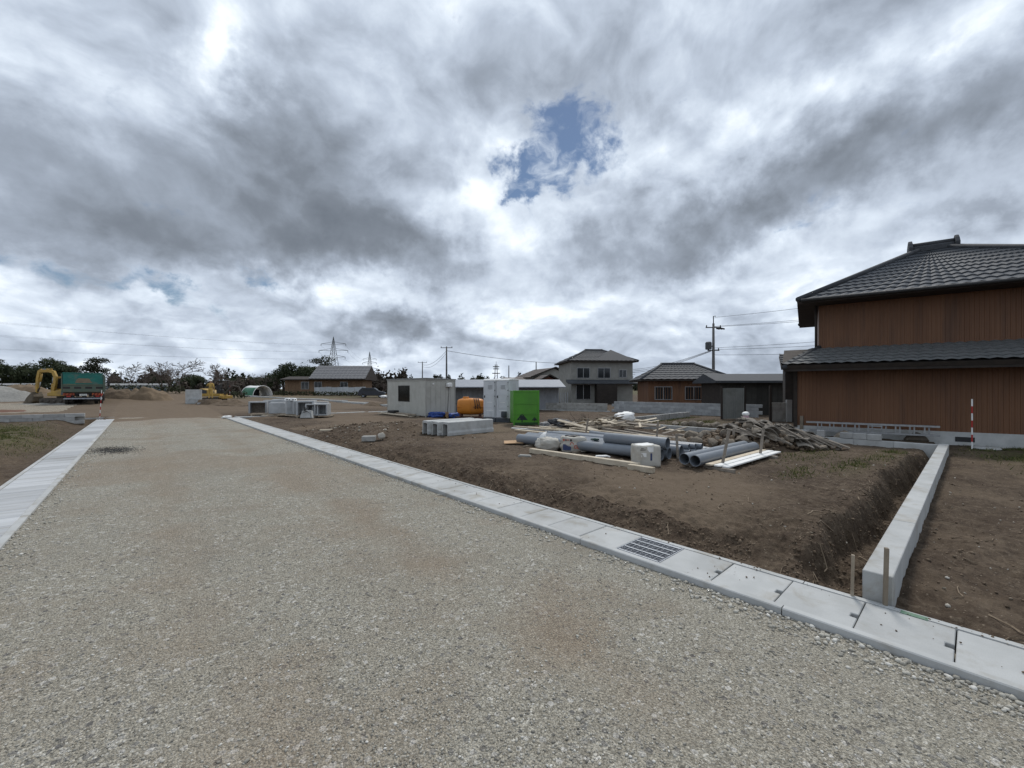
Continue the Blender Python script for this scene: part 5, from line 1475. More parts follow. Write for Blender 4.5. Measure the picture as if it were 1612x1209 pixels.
def build_excavator():
    # arm reaching to the viewer's left, machine half hidden by the truck
    p = deep(101, 36.2); z0 = gz(p)
    t = thing('excavator', 'yellow excavator with raised boom and bucket down on the gravel beside the dump truck', 'excavator', (p.x, p.y, z0), R(-HEAD + 180))
    # local +x points to the left in view, +y towards the viewer
    for s in (-1, 1):
        tr = MB(); pr = []
        for k in range(9): a = R(90 + 180 * k / 8); pr.append((-.85 + .24 * math.cos(a), .26 + .24 * math.sin(a)))
        for k in range(9): a = R(-90 + 180 * k / 8); pr.append((.95 + .24 * math.cos(a), .26 + .24 * math.sin(a)))
        tr.prism(pr, s * .75 - .17, s * .75 + .17)
        to = tr.build('crawler_track', TRACK, t, bevel=.015)
        for k in range(4):
            MB().lathe([(0, -.02), (.13, -.02), (.13, .02), (0, .02)], 12).build('track_roller', TRACK, to, True, loc=(-.75 + .55 * k, s * .75 + s * .18, .25), rot=(R(90), 0, 0))
        for k in range(12): MB().box(-.85 + .155 * k, s * .75 - .17, .492, -.78 + .155 * k, s * .75 + .17, .515).build('track_shoe', TRACK, to)
    MB().box(-.7, -.55, .25, .8, .55, .5).build('undercarriage', TRACK, t)
    MB().lathe([(0, 0), (.45, 0), (.45, .14), (0, .14)], 20).build('slew_ring', TRACK, t, loc=(0, 0, .5))
    MB().prism([(-.95, .66), (.72, .66), (.72, .95), (.2, 1.1), (-.75, 1.28), (-.95, 1.2)], -.7, .7).build('house', YEL, t, bevel=.05, seg=2)
    MB().box(-.90, -.72, .72, -.45, .72, 1.2).build('counterweight', mat('grey_blue_paint', (.10, .115, .14), None, 4, .5), t, bevel=.06)
    cb = MB().prism([(-.35, 1.1), (.55, 1.1), (.62, 1.6), (.45, 2.35), (-.35, 2.4)], -.68, .1).build('cab', YEL, t, bevel=.03)
    MB().prism([(-.25, 1.3), (.5, 1.3), (.56, 1.6), (.42, 2.2), (-.25, 2.25)], .101, .112).build('cab_window', GLASS, cb)
    # boom: up, over, then the stick straight down
    Y = .32
    def link_bar(pts, ws, th, name):
        m = MB(); n = len(pts); top = []; bot = []
        for i, q in enumerate(pts):
            a = Vector(pts[max(i - 1, 0)]); b = Vector(pts[min(i + 1, n - 1)]); d = (b - a).normalized(); nn = Vector((-d.y, d.x))
            top.append(tuple(Vector(q) + nn * ws[i] / 2)); bot.append(tuple(Vector(q) - nn * ws[i] / 2))
        for i in range(n - 1):
            m.prism([bot[i], bot[i + 1], top[i + 1], top[i]], Y - th / 2, Y + th / 2)
        return m.build(name, YEL, t, bevel=.012)
    link_bar([(.62, .95), (.42, 1.7), (.38, 2.35), (.55, 2.75), (.95, 2.85), (1.75, 2.80)], [.22, .22, .26, .27, .24, .18], .19, 'boom')
    link_bar([(1.55, 2.98), (1.78, 2.80), (1.92, 2.2), (1.98, 1.5), (2.0, .95)], [.13, .24, .22, .18, .13], .16, 'stick')
    for a, b, nm in (((.75, 1.05), (.62, 2.3), 'boom_cylinder'), ((.72, 2.98), (1.55, 3.0), 'stick_cylinder'), ((1.62, 2.6), (1.80, 1.35), 'bucket_cylinder')):
        A, B = Vector((a[0], Y - .02, a[1])), Vector((b[0], Y - .02, b[1])); Mi = A.lerp(B, .55)
        c = MB().tube([A, Mi], .065, 10).build(nm, YEL, t, True); MB().tube([Mi, B], .035, 8).build('piston_rod', ALU, c, True)
    MB().bar((1.80, Y, 1.35), (1.98, Y, .98), .1, .07).build('bucket_link', TRACK, t)
    bk = MB(); pr = [(2.02, 1.02), (1.85, .62), (1.92, .25), (2.15, .02), (2.55, .0), (2.75, .10), (2.72, .16), (2.5, .08), (2.2, .1), (2.0, .30), (1.94, .6), (2.08, .98)]
    bk.prism(pr, Y - .38, Y + .38)
    DS = mat('dirty_steel', (.14, .115, .085), (.09, .075, .055), 5, .85, .3, 20, .01)
    bo = bk.build('bucket', DS, t, bevel=.008)
    for s in (-1, 1): MB().prism([(2.02, 1.0), (1.90, .6), (1.98, .28), (2.2, .07), (2.7, .12), (2.45, .55)], Y + s * .37, Y + s * .395).build('bucket_cheek', DS, bo)
    for k in range(4): MB().bar((2.68, Y - .3 + .2 * k, .11), (2.86, Y - .3 + .2 * k, .14), .05, .05).build('bucket_tooth', DS, bo)
build_excavator()

def build_mini():
    p = deep(338, 39.5); z0 = gz(p) + .12
    t = thing('mini_excavator', 'small yellow excavator with dark canopy posts behind the standing worker', 'excavator', (p.x, p.y, z0), R(-HEAD))
    for s in (-1, 1):
        pr = []
        for k in range(7): a = R(90 + 180 * k / 6); pr.append((-.62 + .19 * math.cos(a), .2 + .19 * math.sin(a)))
        for k in range(7): a = R(-90 + 180 * k / 6); pr.append((.62 + .19 * math.cos(a), .2 + .19 * math.sin(a)))
        MB().prism(pr, s * .5 - .13, s * .5 + .13).build('crawler_track', TRACK, t, bevel=.015)
    MB().box(-.5, -.36, .2, .5, .36, .42).build('undercarriage', TRACK, t)
    MB().prism([(-1.15, .50), (.9, .50), (.9, .72), (.1, .80), (-.2, 1.1), (-.95, 1.25), (-1.15, 1.1)], -.55, .55).build('house', YEL, t, bevel=.05, seg=2)
    MB().prism([(-1.0, .78), (-.35, .78), (-.35, 1.05), (-.9, 1.2)], -.565, -.551).build('engine_grille', mat('grille_grey', (.05, .055, .06), None, 6, .6), t)
    MB().box(.35, -.3, .72, .75, .25, 1.15).build('seat', DARK, t, bevel=.05)
    MB().box(.3, -.32, 1.1, .42, .28, 1.6).build('seat_back', DARK, t, bevel=.05)
    for x, y in ((.25, -.42), (.25, .42), (1.0, -.42), (1.0, .42)): MB().tube([(x, y, .7), (x - .03, y, 1.95)], .03, 8).build('canopy_post', DARK, t, True)
    MB().box(.12, -.52, 1.95, 1.1, .52, 2.02).build('canopy', DARK, t, bevel=.03)
    MB().tube([(.9, .1, .7), (1.5, .3, 1.5), (2.0, .45, 1.4), (2.3, .5, .6)], [.12, .11, .1, .08], 8).build('boom', TRACK, t, True, angle=40)
    MB().prism([(.85, .35), (1.25, .28), (1.28, .55), (.9, .58)], -.7, .7).build('dozer_blade', YEL, t, bevel=.02)
    MB().box(.45, -.58, .56, .88, -.552, .70).build('side_plate', YEL, t)
    # heap of spoil beside it
    m = MB(); N = 16; g = random.Random(3)
    c = deep(362, 37.0)
    for i in range(N + 1):
        for j in range(N + 1):
            x, y = -1.9 + 3.8 * i / N, -1.2 + 2.4 * j / N; e = (x / 1.75) ** 2 + (y / 1.1) ** 2
            h = max(-.08, .55 * math.exp(-e * 1.5) - .08) * (1 + .8 * mnoise.noise(Vector((x * 2.2, y * 2.2, 4.))))
            m.v.append((x, y, h))
    for i in range(N):
        for j in range(N): q = i * (N + 1) + j; m.f.append((q, q + N + 1, q + N + 2, q + 1)); m.mi.append(0)
    o = m.build('soil_heap', mat('spoil_soil', (.135, .098, .064), (.085, .06, .038), 4, .95, .6, 14, .04), None, True, loc=(c.x, c.y, gz(c)), rot=R(-HEAD)); tag(o, 'brown soil heap to the right of the small excavator', 'soil heap')
build_mini()

def build_worker():
    p = deep(331.5, 37.2); z0 = gz(p) + .42
    J = {}; V = []; E = []; Rr = []
    def v(name, co, r, par=None):
        J[name] = len(V); V.append(co); Rr.append(r)
        if par is not None: E.append((J[par], J[name]))
    # facing away to the left, left arm raised to the machine (local -y is towards the viewer)
    v('pelvis', (0, 0, .95), .15); v('waist', (0, .01, 1.08), .145, 'pelvis'); v('chest', (-.01, .03, 1.28), .165, 'waist'); v('neckb', (-.01, .05, 1.46), .085, 'chest'); v('neck', (-.015, .055, 1.52), .055, 'neckb')
    v('head', (-.02, .06, 1.62), .095, 'neck'); v('crown', (-.02, .06, 1.70), .085, 'head')
    for s, nm in ((1, 'r'), (-1, 'l')):
        v('hip' + nm, (s * .10, 0, .90), .105, 'pelvis'); v('knee' + nm, (s * .12, -.02 if s > 0 else .05, .50), .075, 'hip' + nm); v('ank' + nm, (s * .13, .03, .10), .055, 'knee' + nm); v('toe' + nm, (s * .15, -.02 + .2, .045), .05, 'ank' + nm)
    arms = {'l': [(-.20, .05, 1.41), (-.34, .13, 1.22), (-.42, .33, 1.28)], 'r': [(.18, .05, 1.41), (.25, .02, 1.15), (.22, .16, .95)]}
    for nm, (a, b, c) in arms.items():
        v('sh' + nm, a, .075, 'neckb'); v('el' + nm, b, .056, 'sh' + nm); v('wr' + nm, c, .04, 'el' + nm)
        d = (Vector(c) - Vector(b)).normalized(); pm = Vector(c) + d * .05; v('palm' + nm, tuple(pm), .036, 'wr' + nm)
        sdv = d.cross(Vector((0, 0, 1))).normalized()
        for k in range(4):
            q = pm + sdv * (.022 * (k - 1.5)) + d * .04; v('f%d%s' % (k, nm), tuple(q), .0105, 'palm' + nm)
            q2 = q + d * (.03 + .006 * (1.5 - abs(k - 1.5))) + Vector((0, 0, -.018)); v('g%d%s' % (k, nm), tuple(q2), .0085, 'f%d%s' % (k, nm))
        q = pm + sdv * .045 + Vector((0, 0, -.01)); v('t' + nm, tuple(q), .011, 'palm' + nm); v('u' + nm, tuple(q + d * .035), .009, 't' + nm)
    me = bpy.data.meshes.new('person'); me.from_pydata(V, E, [])
    o = link('person', me, None, (p.x, p.y, z0), R(-HEAD + 12))
    sk = o.modifiers.new('skin', 'SKIN'); sk.use_smooth_shade = True
    for i, r in enumerate(Rr): me.skin_vertices[0].data[i].radius = (r, r * (.78 if i in (0, 1, 2) else 1)); me.skin_vertices[0].data[i].use_root = (i == 0)
    o.modifiers.new('sub', 'SUBSURF').levels = 1; o.modifiers['sub'].render_levels = 1
    # clothing colours by height on the body
    m = bpy.data.materials.new('worker_clothes'); m.use_nodes = True; t = NT(m.node_tree)
    out = t.node('ShaderNodeOutputMaterial'); b = t.node('ShaderNodeBsdfPrincipled'); t.l.new(b.outputs[0], out.inputs[0])
    co = t.node('ShaderNodeTexCoord').outputs['Object']; z = t.sep(co)[2]
    n = t.noise(co, 14, 4)[0]
    cl = t.mix(n, (.50, .34, .10), (.40, .26, .07))
    cl = t.mix(t.m('GREATER_THAN', z, 1.49), cl, (.42, .25, .17)); cl = t.mix(t.m('LESS_THAN', z, .12), cl, (.03, .03, .03))
    t.set(b.inputs['Base Color'], cl); b.inputs['Roughness'].default_value = .9
    t.l.new(t.bump(n, .5, .02), b.inputs['Normal'])
    me.materials.append(m)
    tag(o, 'person in yellow work clothes and white helmet standing by the small excavator', 'person')
    MB().lathe([(0, .125), (.05, .118), (.095, .085), (.118, .03), (.122, 0), (.15, -.006), (.15, -.016), (.118, -.012)], 18).build('helmet', WHITE, o, True, loc=(-.02, .055, 1.685), angle=50)
    MB().box(-.16, -.10, 1.10, .15, -.075, 1.13).build('belt', DARK, o)
    # bank he stands on
    g = MB(); N = 10
    for i in range(N + 1):
        for j in range(N + 1):
            x, y = -1.3 + 2.6 * i / N, -.9 + 1.8 * j / N; e = max(0, 1 - (x / 1.25) ** 2 - (y / .85) ** 2)
            g.v.append((x, y, -.1 + .535 * min(1., e * 2.2)))
    for i in range(N):
        for j in range(N): q = i * (N + 1) + j; g.f.append((q, q + N + 1, q + N + 2, q + 1)); g.mi.append(0)
    oo = g.build('soil_heap', MATS['spoil_soil'], None, True, loc=(p.x, p.y, gz(p)), rot=R(-HEAD)); tag(oo, 'low trodden soil bank under the standing worker', 'soil heap')
build_worker()

def build_panels():
    p = deep(305, 37.5); z0 = gz(p)
    t = thing('retaining_panel', 'upright grey concrete panel with a slanting white wedge at its foot', 'concrete panel', (p.x, p.y, z0), R(-HEAD))
    MB().box(-.72, -.06, 0, .72, .06, 1.28).build('upright_slab', CONC, t, bevel=.01)
    MB().box(-.72, .061, 0, .72, .9, .12).build('foot_slab', CONC, t, bevel=.01)
    MB().prism([(-.45, 0), (.62, 0), (.62, .40), (-.15, .46)], -.30, -.10).build('wedge', CONC_N, t, bevel=.01)
    o = MB().box(-.45, -.3, 0, .45, .3, .16).build('steel_plate', ALU, None, bevel=.02, loc=tuple(deep(322, 36.8, gz(deep(322, 36.8)))), rot=R(-30)); tag(o, 'small grey metal trough lying right of the concrete panel', 'trough')
build_panels()

def marker_pole(p, hgt, lean, label, z=None):
    t = thing('survey_pole', label, 'survey pole', (p.x, p.y, gz(p) if z is None else z), R(-HEAD))
    n = max(4, int(round(hgt / .2)))
    for k in range(n):
        MB().tube([(0, 0, hgt * k / n), (0, 0, hgt * (k + 1) / n)], .0185, 10).build('white_band' if k % 2 == 0 else 'red_band', WHITE if k % 2 == 0 else RED, t, True, rot=(0, lean, 0), angle=40)
    MB().lathe([(0, -.12), (.015, 0)], 8).build('steel_tip', STEEL, t, rot=(0, lean, 0))
marker_pole(deep(157, 24.4), 1.75, R(4), 'red and white survey pole leaning at the end of the far drain')
marker_pole(deep(1530, 12.0), 1.45, 0., 'red and white survey pole in front of the brown house wall')
marker_pole(deep(362, 45), 1.6, 0., 'red and white survey pole beyond the small excavator')

def build_heaps():
    def heap(name, label, c, rx, ry, h, m, seed, stuff=False, N=26):
        b = MB()
        for i in range(N + 1):
            for j in range(N + 1):
                x, y = -rx + 2 * rx * i / N, -ry + 2 * ry * j / N; e = (x / rx) ** 2 + (y / ry) ** 2
                q = Vector((x * .8 + seed * 3.3, y * .8, seed))
                z = h * max(0., 1 - e) ** .9 * (1 + .45 * mnoise.fractal(q, .9, 2, 4)) + .05 * mnoise.noise(q * 4) - .12
                wx = c.x + x * math.cos(R(HEAD)) + y * math.sin(R(HEAD)); wy = c.y - x * math.sin(R(HEAD)) + y * math.cos(R(HEAD))
                b.v.append((x, y, z + float(H(wx, wy, False)) - gz(c) - .04))
        for i in range(N):
            for j in range(N): q = i * (N + 1) + j; b.f.append((q, q + N + 1, q + N + 2, q + 1)); b.mi.append(0)
        o = b.build(name, m, None, True, loc=(c.x, c.y, gz(c)), rot=R(-HEAD)); return tag(o, label, 'heap')
    GRV = mat('gravel_heap', (.27, .265, .245), (.20, .195, .18), 9, .95, .8, 30, .05, vary=.02, fine=(60., (.38, .37, .34), .5))
    SO = MATS['spoil_soil']; LS = mat('light_soil', (.19, .138, .088), (.14, .10, .063), 3, .95, .6, 14, .04, vary=.05); RS = mat('red_soil', (.15, .075, .05), (.115, .062, .042), 3, .95, .5, 12, .03, vary=.02)
    heap('gravel_heap', 'broad grey gravel heap beside the excavator bucket', deep(-14, 37.), 4.0, 2.5, .95, GRV, 2)
    heap('gravel_heap', 'low grey gravel spread under the excavator tracks', deep(70, 34.5), 3.0, 1.5, .22, GRV, 3)
    heap('soil_heap', 'tan soil heap behind the gravel heap', deep(40, 42), 2.6, 1.5, 1.05, LS, 4)
    heap('soil_heap', 'lumpy brown soil heap just right of the dump truck', deep(188, 42), 2.6, 1.4, .95, SO, 5)
    heap('soil_heap', 'pale tan soil heap between the dump truck and the concrete panel', deep(232, 42.5), 2.7, 1.4, 1.15, LS, 6)
    heap('soil_heap', 'reddish soil spread at the far left edge beyond the block wall', deep(2, 27.5), 3.2, 1.3, .22, RS, 7)
    heap('soil_heap', 'low brown soil heap left of the stored concrete pieces', deep(600, 40), 2.2, 1.4, .5, SO, 8)
build_heaps()

# ------------------------------------------------------------------ houses, sheds and poles
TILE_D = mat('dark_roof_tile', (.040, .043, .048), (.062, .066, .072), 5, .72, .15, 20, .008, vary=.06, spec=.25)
TILE_B = mat('brown_roof_tile', (.075, .058, .05), (.10, .08, .07), 5, .6, .15, 20, .008, vary=.05)
TILE_P = mat('sky_pale_skirt_tile', (.105, .108, .108), (.135, .138, .137), 5, .7, .15, 20, .008, vary=.05, spec=.25)  # skirt tiles paler than the roof above: sky reflection put into their colour
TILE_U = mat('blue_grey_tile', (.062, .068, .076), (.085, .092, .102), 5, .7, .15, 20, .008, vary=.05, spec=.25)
BROWN = mat('brown_siding', (.175, .083, .040), (.140, .066, .033), 2, .6, .05, 20, .004, vary=.02, dirt=(.075, .04, .027), dscale=2.2, damt=.6, stretch=(1, 1, .12))
PLAST = mat('grey_plaster', (.27, .265, .24), (.22, .215, .195), 2, .9, .2, 30, .005, vary=.03)
EAVE = mat('dark_eave', (.035, .026, .020), (.022, .017, .014), 4, .8, .1)

def tiled(parent, a, b, c, d, m, name='roof_tiles', pitch=.30, course=.34, amp=.03, thick=.05):
    """pantiled slope: a,b along the eave, d,c along the ridge (a-d and b-c are the edges)"""
    a, b, c, d = map(Vector, (a, b, c, d)); n = ((b - a).cross(d - a)).normalized()
    if n.z < 0: n = -n
    W_ = max((b - a).length, (c - d).length); L_ = ((a + b) / 2 - (c + d) / 2).length
    nu = max(4, int(W_ / pitch) * 4); nv = max(2, int(L_ / course)); vs = []; fs = []
    for j in range(nv):
        for e in (0, 1):
            tj = (j + e) / nv
            for i in range(nu + 1):
                s = i / nu; p0 = a.lerp(b, s); p1 = d.lerp(c, s); p = p0.lerp(p1, tj)
                wv = amp * (.5 + .5 * math.cos(i * math.pi / 2)) if i % 4 != 2 else -amp * .2
                vs.append(p + n * (wv + thick * (1 - e) * .8 + .004))
    w = nu + 1
    for j in range(nv):
        for i in range(nu):
            q = (2 * j) * w + i; fs.append((q, q + 1, q + w + 1, q + w))
            if j < nv - 1: q2 = q + w; fs.append((q2, q2 + 1, q2 + w + 1, q2 + w))
    o = MB().add(vs, fs).build(name, m, parent, True, angle=30)
    o['kind'] = 'stuff'
    return o

def ribbed(parent, x0, x1, z0, z1, y, m, pitch=.10, depth=.012, name='siding', axis='x', sgn=-1):
    """sheet of upright ribbed cladding on the plane y (or x)"""
    n = int((x1 - x0) / pitch); pts = []
    for k in range(n):
        q = x0 + (x1 - x0) * k / n; p = (x1 - x0) / n
        pts += [(q, 0), (q + p * .55, 0), (q + p * .65, depth), (q + p * .9, depth)]
    pts.append((x1, 0))
    vs = []; fs = []
    for q, e in pts:
        e = y + sgn * e
        for z in (z0, z1): vs.append((q, e, z) if axis == 'x' else (e, q, z))
    for k in range(len(pts) - 1): fs.append((2 * k, 2 * k + 2, 2 * k + 3, 2 * k + 1))
    return MB().add(vs, fs).build(name, m, parent)

def build_brown_house():
    d = Vector((.222, -.975, 0)); rz = math.atan2(d.y, d.x)
    t = thing('brown_house', 'two-storey brown clad house with dark tiled roofs beside the lots', 'house', (18.0, 4.4, -.05), rz)
    L, D = 11.2, 7.4
    base = MB().box(0, .03, -.3, L, D, .42).build('foundation', CONC, t)
    for x in (4.15, 6.55, 8.9): MB().box(x, .02, .12, x + .42, .0295, .27).build('vent_grille', DARK, base)
    MB().box(.004, .06, .42, L - .004, D - .004, 2.95).build('ground_floor_wall', BROWN, t)
    ribbed(t, 0, L, .40, 2.95, .058, BROWN, .11, .018)
    MB().box(-.03, -.0, .36, .09, .1, 2.95).build('corner_trim', EAVE, t)
    # apron of bare concrete before the wall
    MB().box(-.3, -.75, -.32, L, .0, -.02).build('apron', CONC_D, t)
    # skirt roof
    s0, s1, sy = -.35, L + .8, -1.0
    MB().prism([(sy, 2.58), (1.0, 3.28), (1.0, 3.16), (sy + .05, 2.46)], s0, s1, 'x').build('skirt_roof', EAVE, t)
    tiled(t, (s0, sy, 2.60), (s1, sy, 2.60), (s1 - .8, 1.0, 3.30), (s0 + .9, 1.0, 3.30), TILE_P)
    tiled(t, (s0, D, 2.60), (s0, sy, 2.60), (s0 + 1.1, 1.0, 3.30), (s0 + 1.1, D, 3.30), TILE_P)
    MB().box(s0 + .05, sy + .06, 2.38, s1, sy + .14, 2.50).build('eave_beam', EAVE, t)
    for k in range(25): MB().box(s0 + .3 + .5 * k, sy + .1, 2.46, s0 + .36 + .5 * k, .05, 2.56).build('rafter', EAVE, t)
    MB().tube([(s0 + .05, sy, 2.52), (s0 + 1.15, 1.05, 3.36)], .09, 8).build('hip_ridge', TILE_D, t, True)
    # upper storey
    MB().box(.75, .95, 2.9, 9.0, 6.6, 5.12).build('upper_wall', BROWN, t)
    ribbed(t, .75, 9.0, 3.2, 5.1, .948, BROWN, .11, .018)
    # hipped upper roof
    x0, x1, y0, y1, ze, zr, xr0, xr1, ym = .1, 9.6, 0., 7.4, 5.0, 7.05, 3.95, 4.65, 3.6
    MB().prism([(y0, ze - .10), (y1, ze - .10), (y1, ze), (y0, ze)], x0, x1, 'x').build('soffit', EAVE, t)
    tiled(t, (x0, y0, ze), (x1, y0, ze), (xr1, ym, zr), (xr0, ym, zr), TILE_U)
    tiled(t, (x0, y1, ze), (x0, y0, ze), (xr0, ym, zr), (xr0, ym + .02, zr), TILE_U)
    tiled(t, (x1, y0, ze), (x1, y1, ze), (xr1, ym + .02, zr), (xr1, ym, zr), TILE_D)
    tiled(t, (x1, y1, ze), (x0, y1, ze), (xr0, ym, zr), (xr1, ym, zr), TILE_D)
    MB().add([(x0, y0, ze - .02), (x1, y0, ze - .02), (x1, y1, ze - .02), (x0, y1, ze - .02), (xr0, ym, zr - .04), (xr1, ym, zr - .04)], [(0, 1, 5, 4), (1, 2, 5), (2, 3, 4, 5), (3, 0, 4)]).build('roof_deck', EAVE, t)
    MB().box(xr0 - .25, ym - .12, zr - .05, xr1 + .25, ym + .12, zr + .22).build('ridge', TILE_D, t, bevel=.05)
    MB().tube([(xr0 - .3, ym, zr + .26), (xr1 + .3, ym, zr + .26)], .09, 10).build('ridge_cap', TILE_D, t, True)
    for x, s in ((xr0 - .28, -1), (xr1 + .28, 1)):
        MB().prism([(-.2, -.15), (.2, -.15), (.24, .12), (.12, .30), (0, .42), (-.12, .30), (-.24, .12)], x - .06, x + .06, 'x').build('ridge_end_tile', TILE_D, t, loc=(0, ym, zr + .05), bevel=.02)
    for a, b in (((x0, y0, ze + .05), (xr0, ym, zr + .08)), ((x1, y0, ze + .05), (xr1, ym, zr + .08)), ((x0, y1, ze + .05), (xr0, ym, zr + .08)), ((x1, y1, ze + .05), (xr1, ym, zr + .08))):
        MB().tube([a, b], .10, 8).build('hip_ridge', TILE_D, t, True)
    MB().tube([(.2, -.08, 5.0), (9.4, -.08, 4.96)], .055, 8).build('gutter', DARK, t, True)
    MB().tube([(.66, .9, 4.9), (.66, .9, 3.3)], .04, 8).build('downpipe', EAVE, t, True)
    # ladder lying on its side along the wall
    lt = thing('ladder', 'long aluminium ladder lying on its side along the brown house', 'ladder', (18.0 - .975 * .32 + .222 * .35, 4.4 - .222 * .32 - .975 * .35, .25), rz)
    for z in (0., .28): MB().box(0, -.035, z - .03, 3.4, .035, z + .03).build('rail', ALU, lt, bevel=.004)
    MB().box(.15, .04, .25, 3.3, .09, .31).build('rail', ALU, lt, bevel=.004); MB().box(.15, .04, -.03, 3.3, .09, .03).build('rail', ALU, lt, bevel=.004)
    for k in range(9): MB().box(.32 + .34 * k, -.014, .03, .355 + .34 * k, .014, .25).build('rung', ALU, lt); MB().box(.43 + .34 * k, .05, .03, .465 + .34 * k, .08, .25).build('rung', ALU, lt)
    for z in (.12, .21): MB().box(1.7, -.03, z, 2.05, -.016, z + .03).build('locking_stay', ALU, lt)
    # things resting on and behind the low wall
    def on(u, v, h): return at(u, v, h)
    q = at(1358, 690, .21)
    t2 = thing('concrete_block_row', 'row of grey concrete blocks lying on the low wall by the ladder', 'concrete block', (16.1, 2.25, .205), R(90))
    for k in range(3): MB().box(-.48 + .32 * k + .003, -.095, 0, -.16 + .32 * k - .003, .095, .17).build('block', BLOCK, t2, bevel=.008)
    o = MB().box(-.12, -.1, 0, .12, .1, .2).build('concrete_block', BLOCK, None, bevel=.008, loc=(16.12, 3.22, .2), rot=.1); tag(o, 'single upright grey block on the low wall left of the block row', 'concrete block')
    o = MB().box(-.22, -.1, 0, .22, .1, .19).build('concrete_block', BLOCK, None, bevel=.008, loc=(16.12, 3.75, .19), rot=R(92)); tag(o, 'grey block lying on the low wall at its far left', 'concrete block')
    for k, (u, h, lab) in enumerate(((1326, .32, 'brown angular stone behind the low wall left of the block row'), (1440, .30, 'brown angular stone under the right end of the ladder'))):
        p = at(u, 688 if k == 0 else 691, .12)
        o = MB().prism([(-.30, 0), (.30, 0), (.22, .12), (.02, .26), (-.20, .14)], -.16, .16).build('stone', ROCK, None, bevel=.03, loc=(p.x + .35, p.y, gz(p) + .0), rot=R(-70)); tag(o, lab, 'stone'); o.scale = (1, 1, 1.1)
    p = deep(1553, 11.9); o = MB().lathe([(0, .05), (.24, .05), (.28, .03), (.3, 0)], 22).build('drain_cover', CONC, None, True, loc=(p.x + .15, p.y, gz(p) + .01), angle=30); tag(o, 'round concrete drain cover beside the survey pole', 'drain cover')
    # wooden post and dark pot left of the house corner
    o = MB().box(-.05, -.05, -.1, .05, .05, .72).build('wooden_post', WOOD, None, bevel=.006, loc=tuple(deep(1262, 15.2, 0))); tag(o, 'short pale wooden post at the corner of the brown house', 'post')
    o = MB().box(-.9, -.12, 0, .9, .12, .10).build('timber_beam', WOOD, None, bevel=.006, loc=tuple(deep(1246, 15.6, .12)), rot=R(-35)); tag(o, 'pale beam lying on the ground left of the brown house corner', 'timber')
build_brown_house()

def hip_house(name, label, cat, pos, rz, w, d, hw, hr, wall, tile, ridge=.4, ov=.5, base=None):
    t = thing(name, label, cat, pos, rz)
    MB().box(-w / 2, 0, -.4, w / 2, d, hw).build('wall', wall, t)
    x0, x1, y0, y1 = -w / 2 - ov, w / 2 + ov, -ov, d + ov; rw = w * ridge / 2; ym = d / 2
    MB().add([(x0, y0, hw - .1), (x1, y0, hw - .1), (x1, y1, hw - .1), (x0, y1, hw - .1), (x0, y0, hw), (x1, y0, hw), (x1, y1, hw), (x0, y1, hw), (-rw, ym, hr), (rw, ym, hr)],
             [(3, 2, 1, 0), (0, 1, 5, 4), (1, 2, 6, 5), (2, 3, 7, 6), (3, 0, 4, 7), (4, 5, 9, 8), (5, 6, 9), (6, 7, 8, 9), (7, 4, 8)]).build('roof_deck', EAVE, t)
    tiled(t, (x0, y0, hw + .02), (x1, y0, hw + .02), (rw, ym, hr + .02), (-rw, ym, hr + .02), tile, pitch=.5, course=.5)
    tiled(t, (x0, y1, hw + .02), (x0, y0, hw + .02), (-rw, ym, hr + .02), (-rw, ym + .03, hr + .02), tile, pitch=.5, course=.5)
    tiled(t, (x1, y0, hw + .02), (x1, y1, hw + .02), (rw, ym + .03, hr + .02), (rw, ym, hr + .02), tile, pitch=.5, course=.5)
    MB().tube([(-rw - .1, ym, hr + .08), (rw + .1, ym, hr + .08)], .12, 8).build('ridge', tile, t, True)
    for a, b in (((x0, y0), -rw), ((x1, y0), rw)): MB().tube([(a[0], a[1], hw + .06), (b, ym, hr + .08)], .1, 8).build('hip_ridge', tile, t, True)
    return t
def window(t, x, z, w, h, y=-.001, frame=None):
    f = frame or ALU; m = MB()
    m.box(x - w / 2, y - .05, z, x - w / 2 + .05, y, z + h); m.box(x + w / 2 - .05, y - .05, z, x + w / 2, y, z + h); m.box(x - w / 2 + .05, y - .05, z, x + w / 2 - .05, y, z + .05); m.box(x - w / 2 + .05, y - .05, z + h - .05, x + w / 2 - .05, y, z + h); m.box(x - .025, y - .045, z + .05, x + .025, y, z + h - .05)
    o = m.build('window', f, t)
    for s in (-1, 1): MB().box(x + s * w / 4 - w / 4 + .04, y - .02, z + .05, x + s * w / 4 + w / 4 - .04, y - .008, z + h - .05).build('pane', GLASS, o)
    return o

